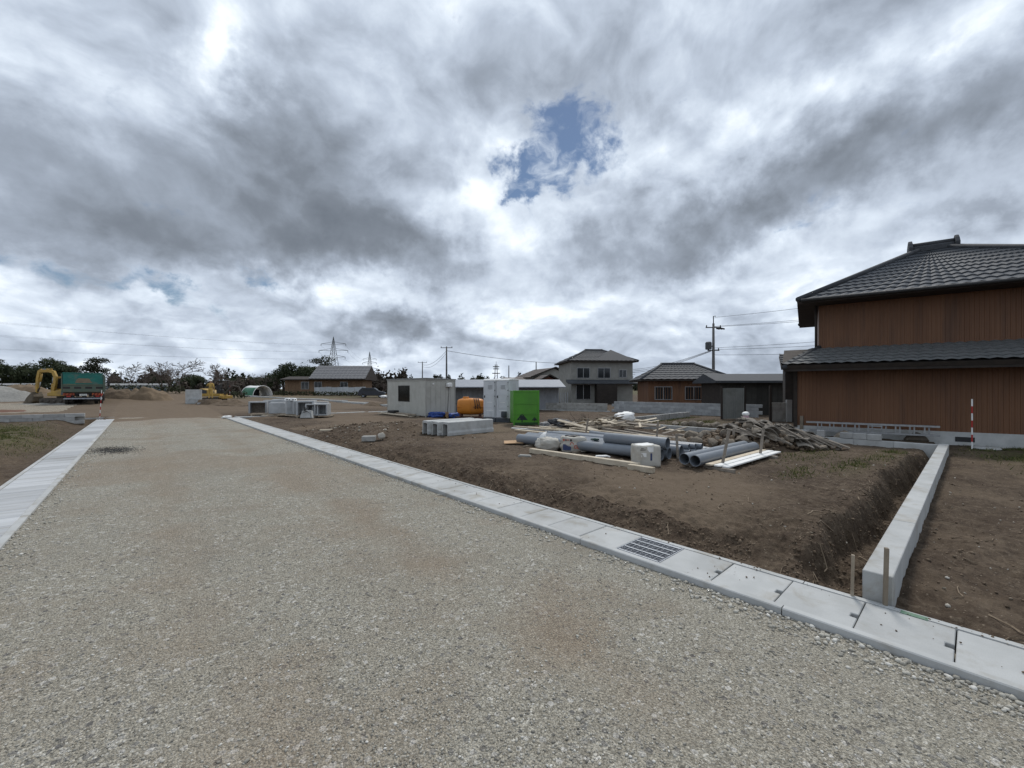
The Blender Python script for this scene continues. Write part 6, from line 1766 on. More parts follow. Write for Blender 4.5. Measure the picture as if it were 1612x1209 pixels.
def build_houses():
    # grey two-storey house
    p = deep(948, 47.)
    t = hip_house('grey_house', 'grey plastered two-storey house with dark hipped roof behind the dark wall', 'house', (p.x, p.y, -.1), R(-HEAD + 6), 7.2, 6.5, 4.95, 6.45, PLAST, TILE_D, .28)
    for x, z, w, h in ((-2.2, 3.0, 1.5, 1.2), (.2, 3.0, 1.5, 1.2), (2.4, 3.1, .9, .9), (-2.2, .6, 1.7, 1.7), (.8, .9, 1.5, 1.2)): window(t, x, z, w, h)
    MB().prism([(-1.0, 2.45), (.0, 2.85), (.0, 2.6), (-1.0, 2.35)], -4.2, 4.2, 'x').build('porch_roof', TILE_D, t)
    MB().box(-.9, -1.0, -.2, 1.4, -.02, 2.3).build('porch', EAVE, t)
    hh = MB(); hh.add([(-.9, -.5, 4.98), (4.0, -.5, 4.98), (4.0, 3.5, 4.98), (-.9, 3.5, 4.98), (1.55, 1.6, 6.42)], [(0, 1, 4), (1, 2, 4), (2, 3, 4), (3, 0, 4)]).build('front_hip_roof', TILE_D, t)
    # low brown house
    p = deep(1080, 34.)
    t = hip_house('brown_cottage', 'low brown walled house with wide dark roof behind the pale block wall', 'house', (p.x, p.y, -.1), R(-HEAD - 8), 6.0, 5.5, 2.55, 3.95, BROWN, TILE_D, .45, .7)
    for x in (-1.8, .6): window(t, x, .9, 1.4, 1.1)
    ribbed(t, -3.0, 3.0, 0, 2.5, -.002, BROWN, .2, .02)
    # dark open shed at the right of it, grey sheet gate in front
    p = deep(1196, 27.)
    t = thing('dark_shed', 'black boarded shed with low roof between the brown cottage and brown house', 'shed', (p.x, p.y, -.1), R(-HEAD - 4))
    for k in range(16): MB().box(-2.5 + .33 * k + .006, 0, .0, -2.5 + .33 * (k + 1) - .006, .03 + .006 * (k % 2), 2.2).build('wall_board', mat('charred_board', (.022, .021, .018), (.035, .033, .028), 4, .85, .3, 20, .006, vary=.3), t)
    MB().box(-2.5, .05, 0, 2.8, 3.2, 2.2).build('inner_wall', EAVE, t)
    MB().prism([(-.5, 2.2), (3.6, 2.2), (3.6, 2.32), (1.5, 2.85), (-.5, 2.34)], -3.0, 3.2, 'x').build('roof', TILE_D, t)
    p = deep(1154, 23.2); z0 = gz(p)
    t = thing('sheet_gate', 'pale grey ribbed metal sheet gate behind the rubble heap', 'gate', (p.x, p.y, z0), R(-HEAD))
    SH = mat('grey_sheet', (.24, .25, .235), (.20, .21, .20), 3, .6, .1, vary=.03, dirt=(.15, .15, .13))
    ribbed(t, -.6, .62, .02, 1.75, 0, SH, .1, .02, 'sheet'); MB().box(-.6, .01, .02, .62, .03, 1.75).build('backing', SH, t)
    MB().box(-.68, -.04, -.1, -.605, .06, 1.85).build('gate_post', EAVE, t); MB().box(.625, -.04, -.1, .70, .06, 1.85).build('gate_post', EAVE, t)
    p = deep(1228, 21.5); t = thing('concrete_door_panel', 'weathered grey panel standing left of the brown house', 'panel', (p.x, p.y, gz(p)), R(-HEAD))
    MB().box(-.42, 0, 0, .30, .06, 1.0).build('slab', CONC_D, t, bevel=.01); MB().box(.32, -.02, 0, .62, .06, 1.15).build('narrow_slab', CONC, t, bevel=.01)
    MB().box(-.55, -.04, -.1, -.46, .06, 1.9).build('post', EAVE, t)
    # side roof peeping out left of the brown house
    p = deep(1247, 21.5); t = thing('lean_to', 'small tiled lean-to at the left side of the brown house', 'shed', (p.x, p.y, -.1), R(-HEAD - 30))
    MB().box(-.3, 0, 0, 1.4, 2.0, 2.9).build('wall', EAVE, t)
    tiled(t, (-.5, -.3, 3.0), (1.6, -.3, 3.0), (1.6, 1.6, 3.75), (-.5, 1.6, 3.75), TILE_D)
    MB().prism([(-.3, 2.9), (1.6, 3.65), (1.6, 3.55), (-.3, 2.8)], -.5, 1.6, 'x').build('roof_deck', EAVE, t)
    # low grey workshop behind the tank
    p = deep(752, 33.); t = thing('workshop', 'low grey workshop with pale sheet roof behind the orange tank', 'building', (p.x, p.y, -.25), R(-HEAD + 2))
    GW = mat('workshop_wall', (.27, .28, .295), (.22, .23, .245), 2, .7, .05, vary=.02)
    MB().box(-2.4, 0, 0, 6.5, 4.5, 2.15).build('wall', GW, t)
    ribbed(t, -2.4, 6.5, 0, 2.1, -.004, GW, .25, .02)
    MB().box(-2.05, -.03, 0, -1.2, -.025, 1.9).build('shutter', mat('shutter_grey', (.18, .19, .20), None, 4, .6), t)
    MB().box(-.5, -.045, .02, .35, -.026, 1.8).build('door', mat('door_grey', (.23, .235, .24), None, 4, .6), t)
    MB().prism([(-1.1, 2.05), (4.9, 2.05), (4.9, 2.12), (2.2, 2.75), (-1.1, 2.12)], -2.9, 6.9, 'x').build('roof', mat('sheet_roof', (.20, .215, .245), (.26, .275, .30), 3, .5, .1, vary=.02), t)
    for k in range(5): MB().box(-2.2 + .7 * k, -1.5, 0, -2.14 + .7 * k, -1.45, .9).build('rail_post', DARK, t)
    MB().box(-2.2, -1.49, .8, .7, -1.46, .84).build('rail', DARK, t)
    # tiled houses behind the container
    p = deep(880, 62.); t = thing('tiled_house', 'brown gabled house with grey tiles seen behind the green container', 'house', (p.x, p.y, .0), R(-HEAD + 20))
    RB = mat('red_brown_wall', (.17, .07, .05), (.14, .058, .042), 3, .8, .05)
    def gable(x0, x1, y0, y1, hw, hr, wall):
        xm = (x0 + x1) / 2
        MB().prism([(x0, 0), (x1, 0), (x1, hw), (xm, hr - .2), (x0, hw)], y0, y1).build('wall', wall, t)
        tiled(t, (x0 - .5, y1 + .5, hw - .15), (x0 - .5, y0 - .5, hw - .15), (xm, y0 - .5, hr), (xm, y1 + .5, hr), TILE_B, pitch=.6, course=.6)
        tiled(t, (x1 + .5, y0 - .5, hw - .15), (x1 + .5, y1 + .5, hw - .15), (xm, y1 + .5, hr), (xm, y0 - .5, hr), TILE_B, pitch=.6, course=.6)
        for s, xe in ((-1, x0 - .5), (1, x1 + .5)): MB().bar((xe, y0 - .45, hw - .12), (xm, y0 - .45, hr + .03), .12, .2).build('verge', EAVE, t)
    gable(-3.4, 3.8, 2, 9, 3.6, 5.0, PLAST); gable(-4.6, -.2, -1.5, 4, 2.5, 3.7, RB)
    MB().box(-.1, -1.0, 0, 5.0, 1.5, 2.6).build('annex', WHITE, t); window(t, 1.2, .8, 1.2, 1.0, -1.002)
    MB().prism([(-7.5, 0), (-4.9, 0), (-4.9, 2.3), (-7.5, 2.3)], -.5, 3).build('annex', RB, t); tiled(t, (-8, -1, 2.3), (-4.7, -1, 2.3), (-4.7, 3, 3.4), (-8, 3, 3.4), TILE_B, pitch=.6, course=.6)
    p = deep(852, 46.); t = thing('white_store', 'small white flat-roofed store right of the green container', 'shed', (p.x, p.y, -.1), R(-HEAD))
    MB().box(-1.6, 0, 0, 1.3, 2.5, 2.05).build('wall', WHITE, t); MB().box(-1.8, -.2, 2.052, 1.5, 2.7, 2.2).build('roof', CONC_N, t); MB().box(.0, -.02, .3, .7, -.002, 1.6).build('door', mat('door_grey', (.23, .235, .24), None, 4, .6), t)
    for k in range(7): MB().box(1.35 + .25 * k, -.5, 0, 1.4 + .25 * k, -.46, 1.4).build('fence_bar', STEEL, t)
    # farm house with brown boards and white sheet fence
    p = deep(512, 72.); z0 = gz(p); t = thing('farm_house', 'long brown boarded farmhouse with grey roof beyond the open ground', 'house', (p.x, p.y, z0), R(-HEAD + 4))
    FB = mat('brown_board', (.21, .135, .08), (.16, .10, .06), 4, .8, .1, vary=.12)
    MB().box(-6.8, .05, 0, 6.4, 6, 2.6).build('inner_wall', FB, t)
    for k in range(22): MB().box(-6.8 + .6 * k + .01, 0, .0, -6.2 + .6 * k - .01, .045, 2.6).build('wall_board', FB, t)
    for x in (-3.4, -1.2, 3.2): window(t, x, 1.0, 1.3, 1.3, -.006)
    MB().box(-6.9, -.9, 2.55, 6.5, -.2, 2.62).build('lean_roof', EAVE, t)
    MB().prism([(-.6, 2.62), (6.6, 2.62), (6.6, 2.72), (3.0, 3.3), (-.6, 2.72)], -7.4, -2.31, 'x').build('wing_roof', EAVE, t)
    MB().prism([(-1.3, 2.62), (7.2, 2.62), (7.2, 2.75), (3.0, 5.2), (-1.3, 2.75)], -2.3, 7.2, 'x').build('roof_deck', EAVE, t)
    tiled(t, (-2.3, -1.3, 2.80), (7.2, -1.3, 2.80), (7.2, 3.0, 5.25), (-2.3, 3.0, 5.25), mat('grey_roof_tile', (.10, .10, .105), (.14, .14, .145), 5, .6), pitch=.6, course=.6)
    p = deep(538, 68.); z0 = gz(p); t = thing('sheet_fence', 'white corrugated sheet fence in front of the brown farmhouse', 'fence', (p.x, p.y, z0), R(-HEAD + 3))
    WS = mat('white_sheet', (.55, .57, .58), (.45, .47, .48), 1.2, .6, .05, vary=.14)
    for k in range(9): ribbed(t, -4.4 + .92 * k, -3.5 + .92 * k, .1, 1.35 + .04 * (k % 3), .02 * (k % 2), WS, .09, .03, 'sheet')
    for k in range(5): MB().box(-4.4 + 2.0 * k, .08, 0, -4.3 + 2.0 * k, .16, 1.6).build('fence_post', EAVE, t)
    # hoop shelter
    p = deep(414, 62.); z0 = gz(p); t = thing('hoop_shelter', 'arched green and white sheeted shelter at the edge of the field', 'shelter', (p.x, p.y, z0), R(-HEAD + 68))
    GS = mat('green_sheet', (.03, .13, .075), (.05, .16, .09), 2, .5, .2, vary=.02); n = 12
    for part, (a0, a1) in enumerate(((0, .30), (.30, .72), (.72, 1.))):
        m = MB(); vs = []; fs = []
        for i in range(n + 1):
            a = math.pi * (a0 + (a1 - a0) * i / n)
            for y in (0, 1.3, 2.6): vs.append((-1.55 * math.cos(a), y, 1.55 * math.sin(a)))
        for i in range(n):
            for j in range(2): q = i * 3 + j; fs.append((q, q + 3, q + 4, q + 1))
        o = m.add(vs, fs).build('sheet', (GS, WHITE, WHITE)[part], t, True); md = o.modifiers.new('th', 'SOLIDIFY'); md.thickness = .02
    for y in (0, 2.6):
        MB().tube([(-1.57 * math.cos(math.pi * i / 14), y, 1.57 * math.sin(math.pi * i / 14)) for i in range(15)], .04, 6).build('hoop', WHITE, t, True)
    MB().box(-1.2, 2.4, 0, 1.2, 2.5, 1.0).build('stored_goods', DARK, t)
    # car parked by the farmhouse
    p = deep(586, 60.); z0 = gz(p); t = thing('parked_car', 'dark compact car parked beside the white sheet fence', 'car', (p.x, p.y, z0), R(-HEAD + 12))
    CP = mat('dark_car_paint', (.012, .016, .024), (.016, .02, .03), 3, .25, 0, vary=0, spec=.6)
    b = MB().prism([(-1.85, .28), (1.8, .28), (1.85, .62), (1.7, .82), (.95, .92), (.35, 1.40), (-1.3, 1.45), (-1.75, 1.0), (-1.88, .7)], -.8, .8).build('body', CP, t, bevel=.06, seg=2)
    MB().prism([(.28, 1.33), (.85, .95), (-1.15, .97), (-1.2, 1.37)], -.812, -.802).build('side_window', GLASS, b)
    MB().add([(.98, -.62, .95), (.98, .62, .95), (.42, .58, 1.37), (.42, -.58, 1.37)], [(0, 1, 2, 3)]).build('windscreen', mat('pale_reflection_glass', (.16, .18, .20), None, 3, .08), t)
    for x in (-1.15, 1.15):
        for s in (-1, 1):
            w = wheel(t, x, s * .72, .3, .3, .2); w.rotation_euler = (R(90), 0, 0)
    for s in (-1, 1): MB().box(1.80, s * .6 - .15, .62, 1.87, s * .6 + .15, .75).build('headlight', ALU, t)
    for k, (u, sx) in enumerate(((604, .9), (612, .7))):
        p = deep(u, 58.); o = sack_mesh(sx, .6, .4, 71 + k, .2, 6, 2.5).build('white_bundle', WHITE, None, True, loc=(p.x, p.y, gz(p))); tag(o, ['white bundle on the ground right of the dark car', 'white bundle next to the left edge of the hut'][k], 'bundle')
build_houses()

# ------------------------------------------------------------------ poles, pylons, wires
POLE = mat('concrete_pole', (.12, .115, .11), (.085, .082, .078), 3, .85, .1, vary=.05)
WIRE = mat('wire', (.05, .05, .055), None, 3, .7, 0)
def sag(a, b, s, n=14):
    a, b = Vector(a), Vector(b); return [a.lerp(b, i / n) - Vector((0, 0, s * 4 * (i / n) * (1 - i / n))) for i in range(n + 1)]
def build_poles():
    def pole(u, z, h, label, arms, r=.16, extra=None, rz=0.):
        p = deep(u, z); t = thing('utility_pole', label, 'utility pole', (p.x, p.y, gz(p)), R(-HEAD + rz))
        MB().tube([(0, 0, -.3), (0, 0, h)], [r, r * .62], 10).build('shaft', POLE, t, True)
        for z_, w in arms:
            a = MB().box(-w / 2, -.05, z_ - .05, w / 2, .05, z_ + .05).build('cross_arm', DARK, t)
            for k in range(3): MB().lathe([(0, 0), (.06, 0), (.08, .06), (.05, .1), (.07, .16), (.03, .22), (0, .22)], 8).build('insulator', POLE, a, True, loc=(-w / 2 + .08 + (w - .16) * k / 2, 0, z_ + .051))
        if extra: extra(t, h)
        return p
    def transformer(t, h):
        MB().lathe([(0, 0), (.30, 0), (.33, .1), (.33, .75), (.24, .85), (0, .88)], 14).build('transformer', mat('transformer_grey', (.09, .095, .10), None, 4, .6), t, True, loc=(-.55, 0, h - 2.9), angle=40)
        MB().box(-.5, -.06, h - 2.6, -.1, .06, h - 2.5).build('bracket', DARK, t); MB().tube([(0, 0, h), (0, 0, h + .8), (.25, 0, h + .82)], .05, 6).build('lightning_rod', DARK, t, True)
        for x in (.45, .75, 1.0): MB().tube([(x - .15, -.05, h - .55), (x + .2, -.05, h - .62)], .09, 8).build('strain_insulator', DARK, t, True)
    a = pole(1123, 46., 9.0, 'dark utility pole with transformer above the brown cottage', [(8.55, 1.7), (6.0, 1.3)], .19, transformer)
    b = pole(703, 78., 9.1, 'tall utility pole rising behind the grey hut', [(8.9, 2.2), (3.2, 1.6)], .2)
    c = pole(665, 120., 8.9, 'smaller distant utility pole left of the tall pole', [(8.7, 2.6)], .2)
    pole(801, 92., 6.3, 'bare distant post behind the portable toilets', [], .16)
    pole(844, 70., 5.9, 'slim post behind the tiled house', [], .13)
    def wire(pts, label, r=.03):
        o = MB().tube(pts, r, 4, False).build('overhead_wire', WIRE, None); tag(o, label, 'wire', 'overhead wires')
    far_r = deep(1750, 30.); 
    for k, (z_, ze) in enumerate(((8.7, 9.4), (8.65, 9.0), (6.3, 7.3), (6.1, 6.6), (5.5, 5.6), (9.7, 11.0))):
        wire(sag((a.x + .3, a.y, z_), (far_r.x, far_r.y + .4 * k, ze), .35), ['upper wire running right from the transformer pole', 'second wire running right from the transformer pole', 'middle wire running right from the transformer pole', 'wire running right below the middle wire', 'lowest wire running right from the transformer pole', 'thin top wire running right from the transformer pole'][k], .016)
    e = deep(990, 75.)
    for k in range(3): wire(sag((a.x - .3 * k, a.y, 6.1 - .12 * k), (e.x, e.y, 5.2 - .3 * k), .5), 'wire descending left from the transformer pole towards the houses', .024)
    f = deep(1000, 92.)
    wire(sag((b.x, b.y, 8.9), (f.x, f.y, 7.6), 1.2), 'wire sagging right from the tall pole over the toilets', .035)
    wire(sag((b.x, b.y, 3.3), (f.x, f.y, 5.4), .5), 'low wire running right from the tall pole', .03)
    wire(sag((b.x, b.y, 3.0), (f.x, f.y, 4.9), .5), 'lowest wire running right from the tall pole', .03)
    wire(sag((b.x, b.y, 8.9), (c.x, c.y, 8.7), 1.0), 'wire between the tall pole and the distant pole', .035)
    wire(sag((b.x, b.y, 8.5), (c.x, c.y, 8.2), 1.3), 'second wire between the tall pole and the distant pole', .03)
    # telecommunication mast
    p = deep(781, 150.); t = thing('radio_mast', 'distant lattice radio mast with ring platforms behind the toilets', 'mast', (p.x, p.y, 0))
    for s in range(4):
        a_ = s * math.pi / 2; MB().tube([(.9 * math.cos(a_), .9 * math.sin(a_), 0), (.45 * math.cos(a_), .45 * math.sin(a_), 10.5)], .09, 5).build('leg', POLE, t)
    for z_, r in ((7.2, 1.5), (8.8, 1.1), (9.6, 1.2)): MB().lathe([(.3, 0), (r, 0), (r, .22), (.3, .22)], 14).build('platform', POLE, t, loc=(0, 0, z_))
    for k in range(6): MB().bar((-.7, 0, 1 + k), (.7, 0, 1.8 + k), .06, .06).build('brace', POLE, t)
    MB().tube([(0, 0, 9), (0, 0, 11.6)], .07, 5).build('antenna', POLE, t)
    # lattice pylons
    def pylon(u, z, h, wb, label, arms):
        p = deep(u, z); t = thing('pylon', label, 'pylon', (p.x, p.y, 0), R(-HEAD))
        ST = mat('pylon_steel', (.13, .135, .14), None, 3, .6, 0, vary=.02)
        th = h * .0042
        def wd(q): return wb * (1 - q) ** 1.0 * .5 + .035 * h * (1 - q * .9) * .5
        lv = [0, .2, .36, .5, .6, .68, .75, .81, .87, .92, 1.0]
        for sx in (-1, 1):
            for sy in (-1, 1):
                MB().tube([(sx * wd(q), sy * wd(q), q * h) for q in lv[:-1]] + [(0, 0, h)], th, 4).build('leg', ST, t)
        for i in range(len(lv) - 2):
            a, b = lv[i], lv[i + 1]
            m = MB()
            for sx in (-1, 1):
                m.tube([(sx * wd(a), -wd(a), a * h), (-sx * wd(b), -wd(b), b * h)], th * .6, 4); m.tube([(sx * wd(a), wd(a), a * h), (-sx * wd(b), wd(b), b * h)], th * .6, 4)
            m.tube([(-wd(b), -wd(b), b * h), (wd(b), -wd(b), b * h)], th * .6, 4)
            o = m.build('lattice', ST, t); o['kind'] = 'stuff'
        pts = []
        for q, w in arms:
            m = MB(); zc = q * h
            for s in (-1, 1):
                m.tube([(s * wd(q), 0, zc), (s * w / 2, 0, zc + .008 * h)], th * .8, 4); m.tube([(s * wd(q + .04), 0, zc + .045 * h), (s * w / 2, 0, zc + .008 * h)], th * .7, 4)
                m.tube([(s * w / 2, 0, zc + .006 * h), (s * w / 2, 0, zc - .03 * h)], th * 1.2, 5)
                pts.append((p, s * w / 2, zc - .03 * h))
            o = m.build('cross_arm', ST, t)
        return p, pts
    p1, pts = pylon(525, 300., 39.5, 8.5, 'nearer lattice power pylon above the farmhouse trees', [(.62, 17), (.74, 21), (.86, 18)])
    p2, pts2 = pylon(582, 560., 52., 10, 'farther lattice power pylon right of the nearer one', [(.55, 19), (.70, 19), (.80, 18)])
    rt = Vector((math.cos(R(HEAD)), -math.sin(R(HEAD)), 0))
    base = deep(-120, 175.)
    for k, (p, dx, zc) in enumerate(pts):
        q = Vector((p.x, p.y, zc)) + rt * dx
        tgt = base + Vector((0, 0, 1)) * (zc - 3 + 1.5 * (k // 2)) + Vector((math.sin(R(HEAD)), math.cos(R(HEAD)), 0)) * dx
        wire(sag(q, tgt, 1.8, 20), 'power line stretching left from the nearer pylon', .022)
    for (pa, da, za), (pb, db, zb) in zip(pts, pts2):
        wire(sag(Vector((pa.x, pa.y, za)) + rt * da, Vector((pb.x, pb.y, zb)) + rt * db, 6., 20), 'power line between the two pylons', .04)
build_poles()

# ------------------------------------------------------------------ trees, hedges, grass
LEAF_D = mat_tone('evergreen_leaf', [(0, (.022, .031, .016)), (.5, (.043, .056, .026)), (1, (.082, .094, .044))], .75, .25, bump=0, trans=.12)
LEAF_P = mat_tone('pine_leaf', [(0, (.014, .018, .010)), (.5, (.030, .034, .018)), (1, (.055, .058, .032))], .75, .25, bump=0, trans=.12)
LEAF_H = mat_tone('hedge_leaf', [(0, (.020, .024, .010)), (.5, (.036, .042, .018)), (1, (.065, .07, .03))], .75, .25, bump=0, trans=.12)
TWIG = mat('bare_twig', (.125, .10, .084), (.09, .072, .062), 4, .95, 0, vary=.15)
def leaf_cloud(name, centres, radii, n, size, m, parent, seed, shell=.55, squash=1.):
    g = np.random.default_rng(seed); C = np.array(centres); Rd = np.array(radii)
    w = (Rd[:, 0] * Rd[:, 1] * Rd[:, 2]) ** (2 / 3); k = g.choice(len(C), n, p=w / w.sum())
    d = g.normal(size=(n, 3)); d /= np.linalg.norm(d, axis=1)[:, None]
    rr = shell + (1 - shell) * g.random(n) ** .6
    bump_ = 1 + .28 * np.sin(d[:, 0] * 5 + k) * np.sin(d[:, 1] * 5 + 2 * k) + .2 * (g.random(n) - .5)
    P = C[k] + d * Rd[k] * (rr * bump_)[:, None]
    a = g.normal(size=(n, 3)); a /= np.linalg.norm(a, axis=1)[:, None]
    b = np.cross(a, d + .6 * g.normal(size=(n, 3))); b /= np.linalg.norm(b, axis=1)[:, None] + 1e-9
    s = size * (.5 + g.random(n))[:, None]
    V = np.stack([P - a * s * .5, P + b * s * .28, P + a * s * .5, P - b * s * .28], 1).reshape(-1, 3)
    F_ = np.arange(n * 4).reshape(n, 4)
    tone = np.clip(.45 + .25 * d[:, 2] * 0 + .55 * (g.random(n) - .5) + .35 * (g.random(len(C))[k] - .5), 0, 1)
    return npmesh(name, V, F_, m, parent, False, np.repeat(tone, 4)[:, None] * np.ones((1, 3)))

def evergreen(seed, h, w, m, lobes=11, n=7000, size=.36, pine=False):
    g = random.Random(seed); t = link('evergreen_tree', None); t.empty_display_size = .3
    tr = MB(); pts = [(0, 0, -.6)]; x = y = 0
    for k in range(1, 6): x += g.gauss(0, .12); y += g.gauss(0, .12); pts.append((x, y, h * .16 * k))
    tr.tube(pts, [.28 * h / 8 * (1 - .14 * k) for k in range(6)], 8)
    to = tr.build('trunk', BARK, t, True)
    cs, rs = [], []
    for k in range(lobes):
        a = g.uniform(0, 6.28); q = g.random()
        z = h * ((.55 if pine else .32) + (.40 if pine else .56) * q); r = w * .5 * (.75 if pine else (1 - .55 * max(0, q - .45))) * g.uniform(.3, .75)
        cs.append((r * math.cos(a), r * math.sin(a), z)); s = w * g.uniform(.13, .24)
        rs.append((s * 1.25, s * 1.25, s * (.5 if pine else .85)))
        if pine or k < 5: MB().tube([(x * z / h, y * z / h, z * .72), (r * math.cos(a) * .6, r * math.sin(a) * .6, z * .92), cs[-1]], [.09, .06, .03], 5).build('limb', BARK, to, True)
    if not pine: cs.append((0, 0, h * .55)); rs.append((w * .30, w * .30, h * .3))
    leaf_cloud('crown', cs, rs, n, size, m, t, seed, .5)
    return t
def bare_tree(seed, h, spread=.62, name='bare_tree', weep=0.):
    g = random.Random(seed); t = link(name, None); t.empty_display_size = .3
    tr = MB(); br = MB()
    def grow(p, d, L, r, depth):
        n = 3; pts = [p]; rad = [r]
        for k in range(n):
            d = (d + Vector((g.gauss(0, .13), g.gauss(0, .13), g.gauss(.03 - weep, .08)))).normalized(); pts.append(pts[-1] + d * L / n); rad.append(r * (1 - .3 * (k + 1) / n))
        (tr if depth == 0 else br).tube(pts, [max(q, .026) for q in rad], 7 if depth < 2 else 4 if depth < 4 else 3, False)
        if depth >= 6: return
        kids = 2 if depth > 0 else 3
        if depth in (1, 2, 3, 4): kids += g.random() < .65
        for k in range(kids):
            ax = Vector((g.gauss(0, 1), g.gauss(0, 1), g.gauss(0, .45))).normalized()
            nd = (d * (1 - spread * g.uniform(.55, 1.)) + ax * spread * g.uniform(.7, 1.1)).normalized()
            if nd.z < -.15: nd.z = .1
            grow(pts[-1] if k < 2 else pts[-2], nd, L * g.uniform(.64, .86), rad[-1] * g.uniform(.62, .78), depth + 1)
    grow(Vector((0, 0, -.3)), Vector((g.gauss(0, .1), g.gauss(0, .1), 1)), h * .26, h * .024, 0)
    tr.build('trunk', TWIG, t, True); o = br.build('branches', TWIG, t); o['kind'] = 'stuff'
    return t

def build_trees():
    Ev = [evergreen(1, 8.0, 8.5, LEAF_D, 13), evergreen(2, 7.0, 7.0, LEAF_D, 12), evergreen(3, 9.0, 6.5, LEAF_D, 14), evergreen(4, 9.0, 8.0, LEAF_P, 13, 3000, .34, True), evergreen(5, 6.0, 7.5, LEAF_D, 10)]
    used = set()
    def put(protos, k, u, z, s, label, cat, group, rz):
        cat_ev = protos is Ev
        p = deep(u, z); src = protos[k]
        if id(src) in used: o = dup(src)
        else: o = src; used.add(id(src))
        s *= .68 if cat_ev else .98; o.location = (p.x, p.y, gz(p)); o.scale = (s, s, s); o.rotation_euler = (0, 0, rz)
        return tag(o, label, cat, group)
    g = random.Random(5)
    ev = [(-70, 62, .95, 0, 'dense dark evergreen tree cut by the left edge of the view'), (-15, 60, .85, 2, 'tall dark evergreen tree at the far left'), (22, 62, .80, 1, 'rounded dark evergreen tree left of the excavator'), (55, 64, .88, 0, 'wide dark evergreen tree behind the excavator stick'),
          (86, 60, .80, 2, 'dark evergreen tree with high top just left of the dump truck'), (112, 61, .80, 1, 'dark evergreen tree rising over the dump truck roof edge'), (152, 58, .78, 3, 'open crowned pine tree standing behind the dump truck'),
          (254, 78, .70, 4, 'low dark evergreen behind the bare trees left of the worker'), (318, 80, .72, 1, 'dark evergreen behind the standing worker'), (296, 86, .80, 0, 'broad dark evergreen behind the concrete panel'), (372, 92, .80, 4, 'low dark evergreen right of the small excavator'), (402, 96, .78, 1, 'rounded evergreen at the left of the shelter'),
          (425, 92, .92, 0, 'wide evergreen behind the hoop shelter'), (447, 88, 1.1, 2, 'tall pointed evergreen left of the farmhouse'), (470, 90, 1.25, 0, 'dark evergreen behind the left gable of the farmhouse'), (508, 95, 1.35, 3, 'flat topped pine above the farmhouse roof'), (540, 100, .80, 1, 'evergreen behind the right half of the farmhouse'), (486, 94, 1.25, 1, 'tall evergreen behind the middle of the farmhouse')]
    for u, z, s, k, lab in ev: put(Ev, k, u, z, s, lab, 'tree', 'evergreen trees beyond the site', g.uniform(0, 6))
    Ba = [bare_tree(11, 6.5), bare_tree(12, 7.0, .55), bare_tree(13, 6.0, .7)]
    ba = [(172, 66, .72, 2, 'small bare tree half hidden by the dump truck'), (205, 60, .86, 0, 'spreading bare tree right of the dump truck'), (235, 66, .80, 2, 'bare tree between the dump truck and concrete panel'), (255, 56, .82, 1, 'low spreading bare tree left of the concrete panel'), (283, 58, .95, 0, 'tall bare tree behind the concrete panel'), (268, 72, .80, 1, 'thin bare tree behind the tall bare tree'),
          (333, 62, .98, 1, 'tall bare tree rising above the worker'), (358, 70, .75, 2, 'bare tree right of the worker'), (385, 76, .7, 0, 'small bare tree left of the shelter'), (415, 84, .85, 1, 'bare tree leaning over the shelter'), (603, 82, .62, 2, 'bare brown tree beside the left edge of the hut'), (590, 96, .8, 0, 'bare tree behind the dark car')]
    for u, z, s, k, lab in ba: put(Ba, k, u, z, s, lab, 'tree', 'bare trees beyond the site', g.uniform(0, 6))
    # far woods
    gg = np.random.default_rng(3)
    def wood(name, label, u0, u1, z0, z1, hh, n, m, seed, size):
        g2 = np.random.default_rng(seed); cs, rs = [], []
        for k in range(n):
            p = deep(g2.uniform(u0, u1), g2.uniform(z0, z1)); h = hh * g2.uniform(.6, 1.15)
            cs += [(p.x, p.y, h * .45), (p.x, p.y, h * .8)]; rs += [(h * .28, h * .28, h * .42), (h * .12, h * .12, h * .28)]
        o = leaf_cloud(name, cs, rs, n * 130, size, m, None, seed, .4); tag(o, label, 'woodland', None, 'stuff')
    wood('far_wood', 'dark distant conifer wood along the horizon behind the hut', 575, 1010, 240, 300, 9.5, 90, LEAF_P, 31, 1.5)
    wood('far_wood', 'dark distant wood along the horizon at the left', -160, 440, 150, 200, 8.0, 80, LEAF_P, 32, 1.2)
    wood('far_wood', 'distant wood behind the houses at the right', 1000, 1500, 200, 260, 7.0, 70, LEAF_P, 34, 1.4)
    BR = mat_tone('brown_scrub', [(0, (.030, .024, .018)), (.5, (.058, .047, .037)), (1, (.095, .08, .062))], .9, .2, bump=0)
    wood('scrub', 'brown leafless scrub below the bare trees', 150, 470, 66, 84, 3.0, 60, BR, 33, .5)
    wood('scrub', 'brown leafless scrub left of the hut behind the dark car', 570, 640, 84, 110, 5.5, 22, BR, 35, .7)
    # clipped hedges
    def hedge(u0, u1, z, h, label, seed):
        a, b = deep(u0, z), deep(u1, z); d = b - a; L = d.length; t = thing('hedge', label, 'hedge', (a.x, a.y, 0), math.atan2(d.y, d.x)); zz = (gz(a) + gz(b)) / 2
        cs, rs = [], []; x = .4; g2 = random.Random(seed)
        while x < L - .3: q = a + d.normalized() * x; cs.append((x, g2.gauss(0, .08), gz(q) + h * .48)); rs.append((.62, .5, h * .52)); x += .62
        leaf_cloud('foliage', cs, rs, int(L * 110), .22, LEAF_H, t, seed, .45)
        m = MB()
        for c in cs[::2]: m.tube([(c[0], 0, c[2] - h * .7), (c[0] + .1, 0, c[2])], .04, 5)
        o = m.build('stems', BARK, t); o['kind'] = 'stuff'
    hedge(-60, 62, 46, 1.0, 'long clipped hedge behind the gravel heap', 41)
    hedge(168, 290, 47, 1.0, 'clipped hedge behind the tan soil heap', 42)
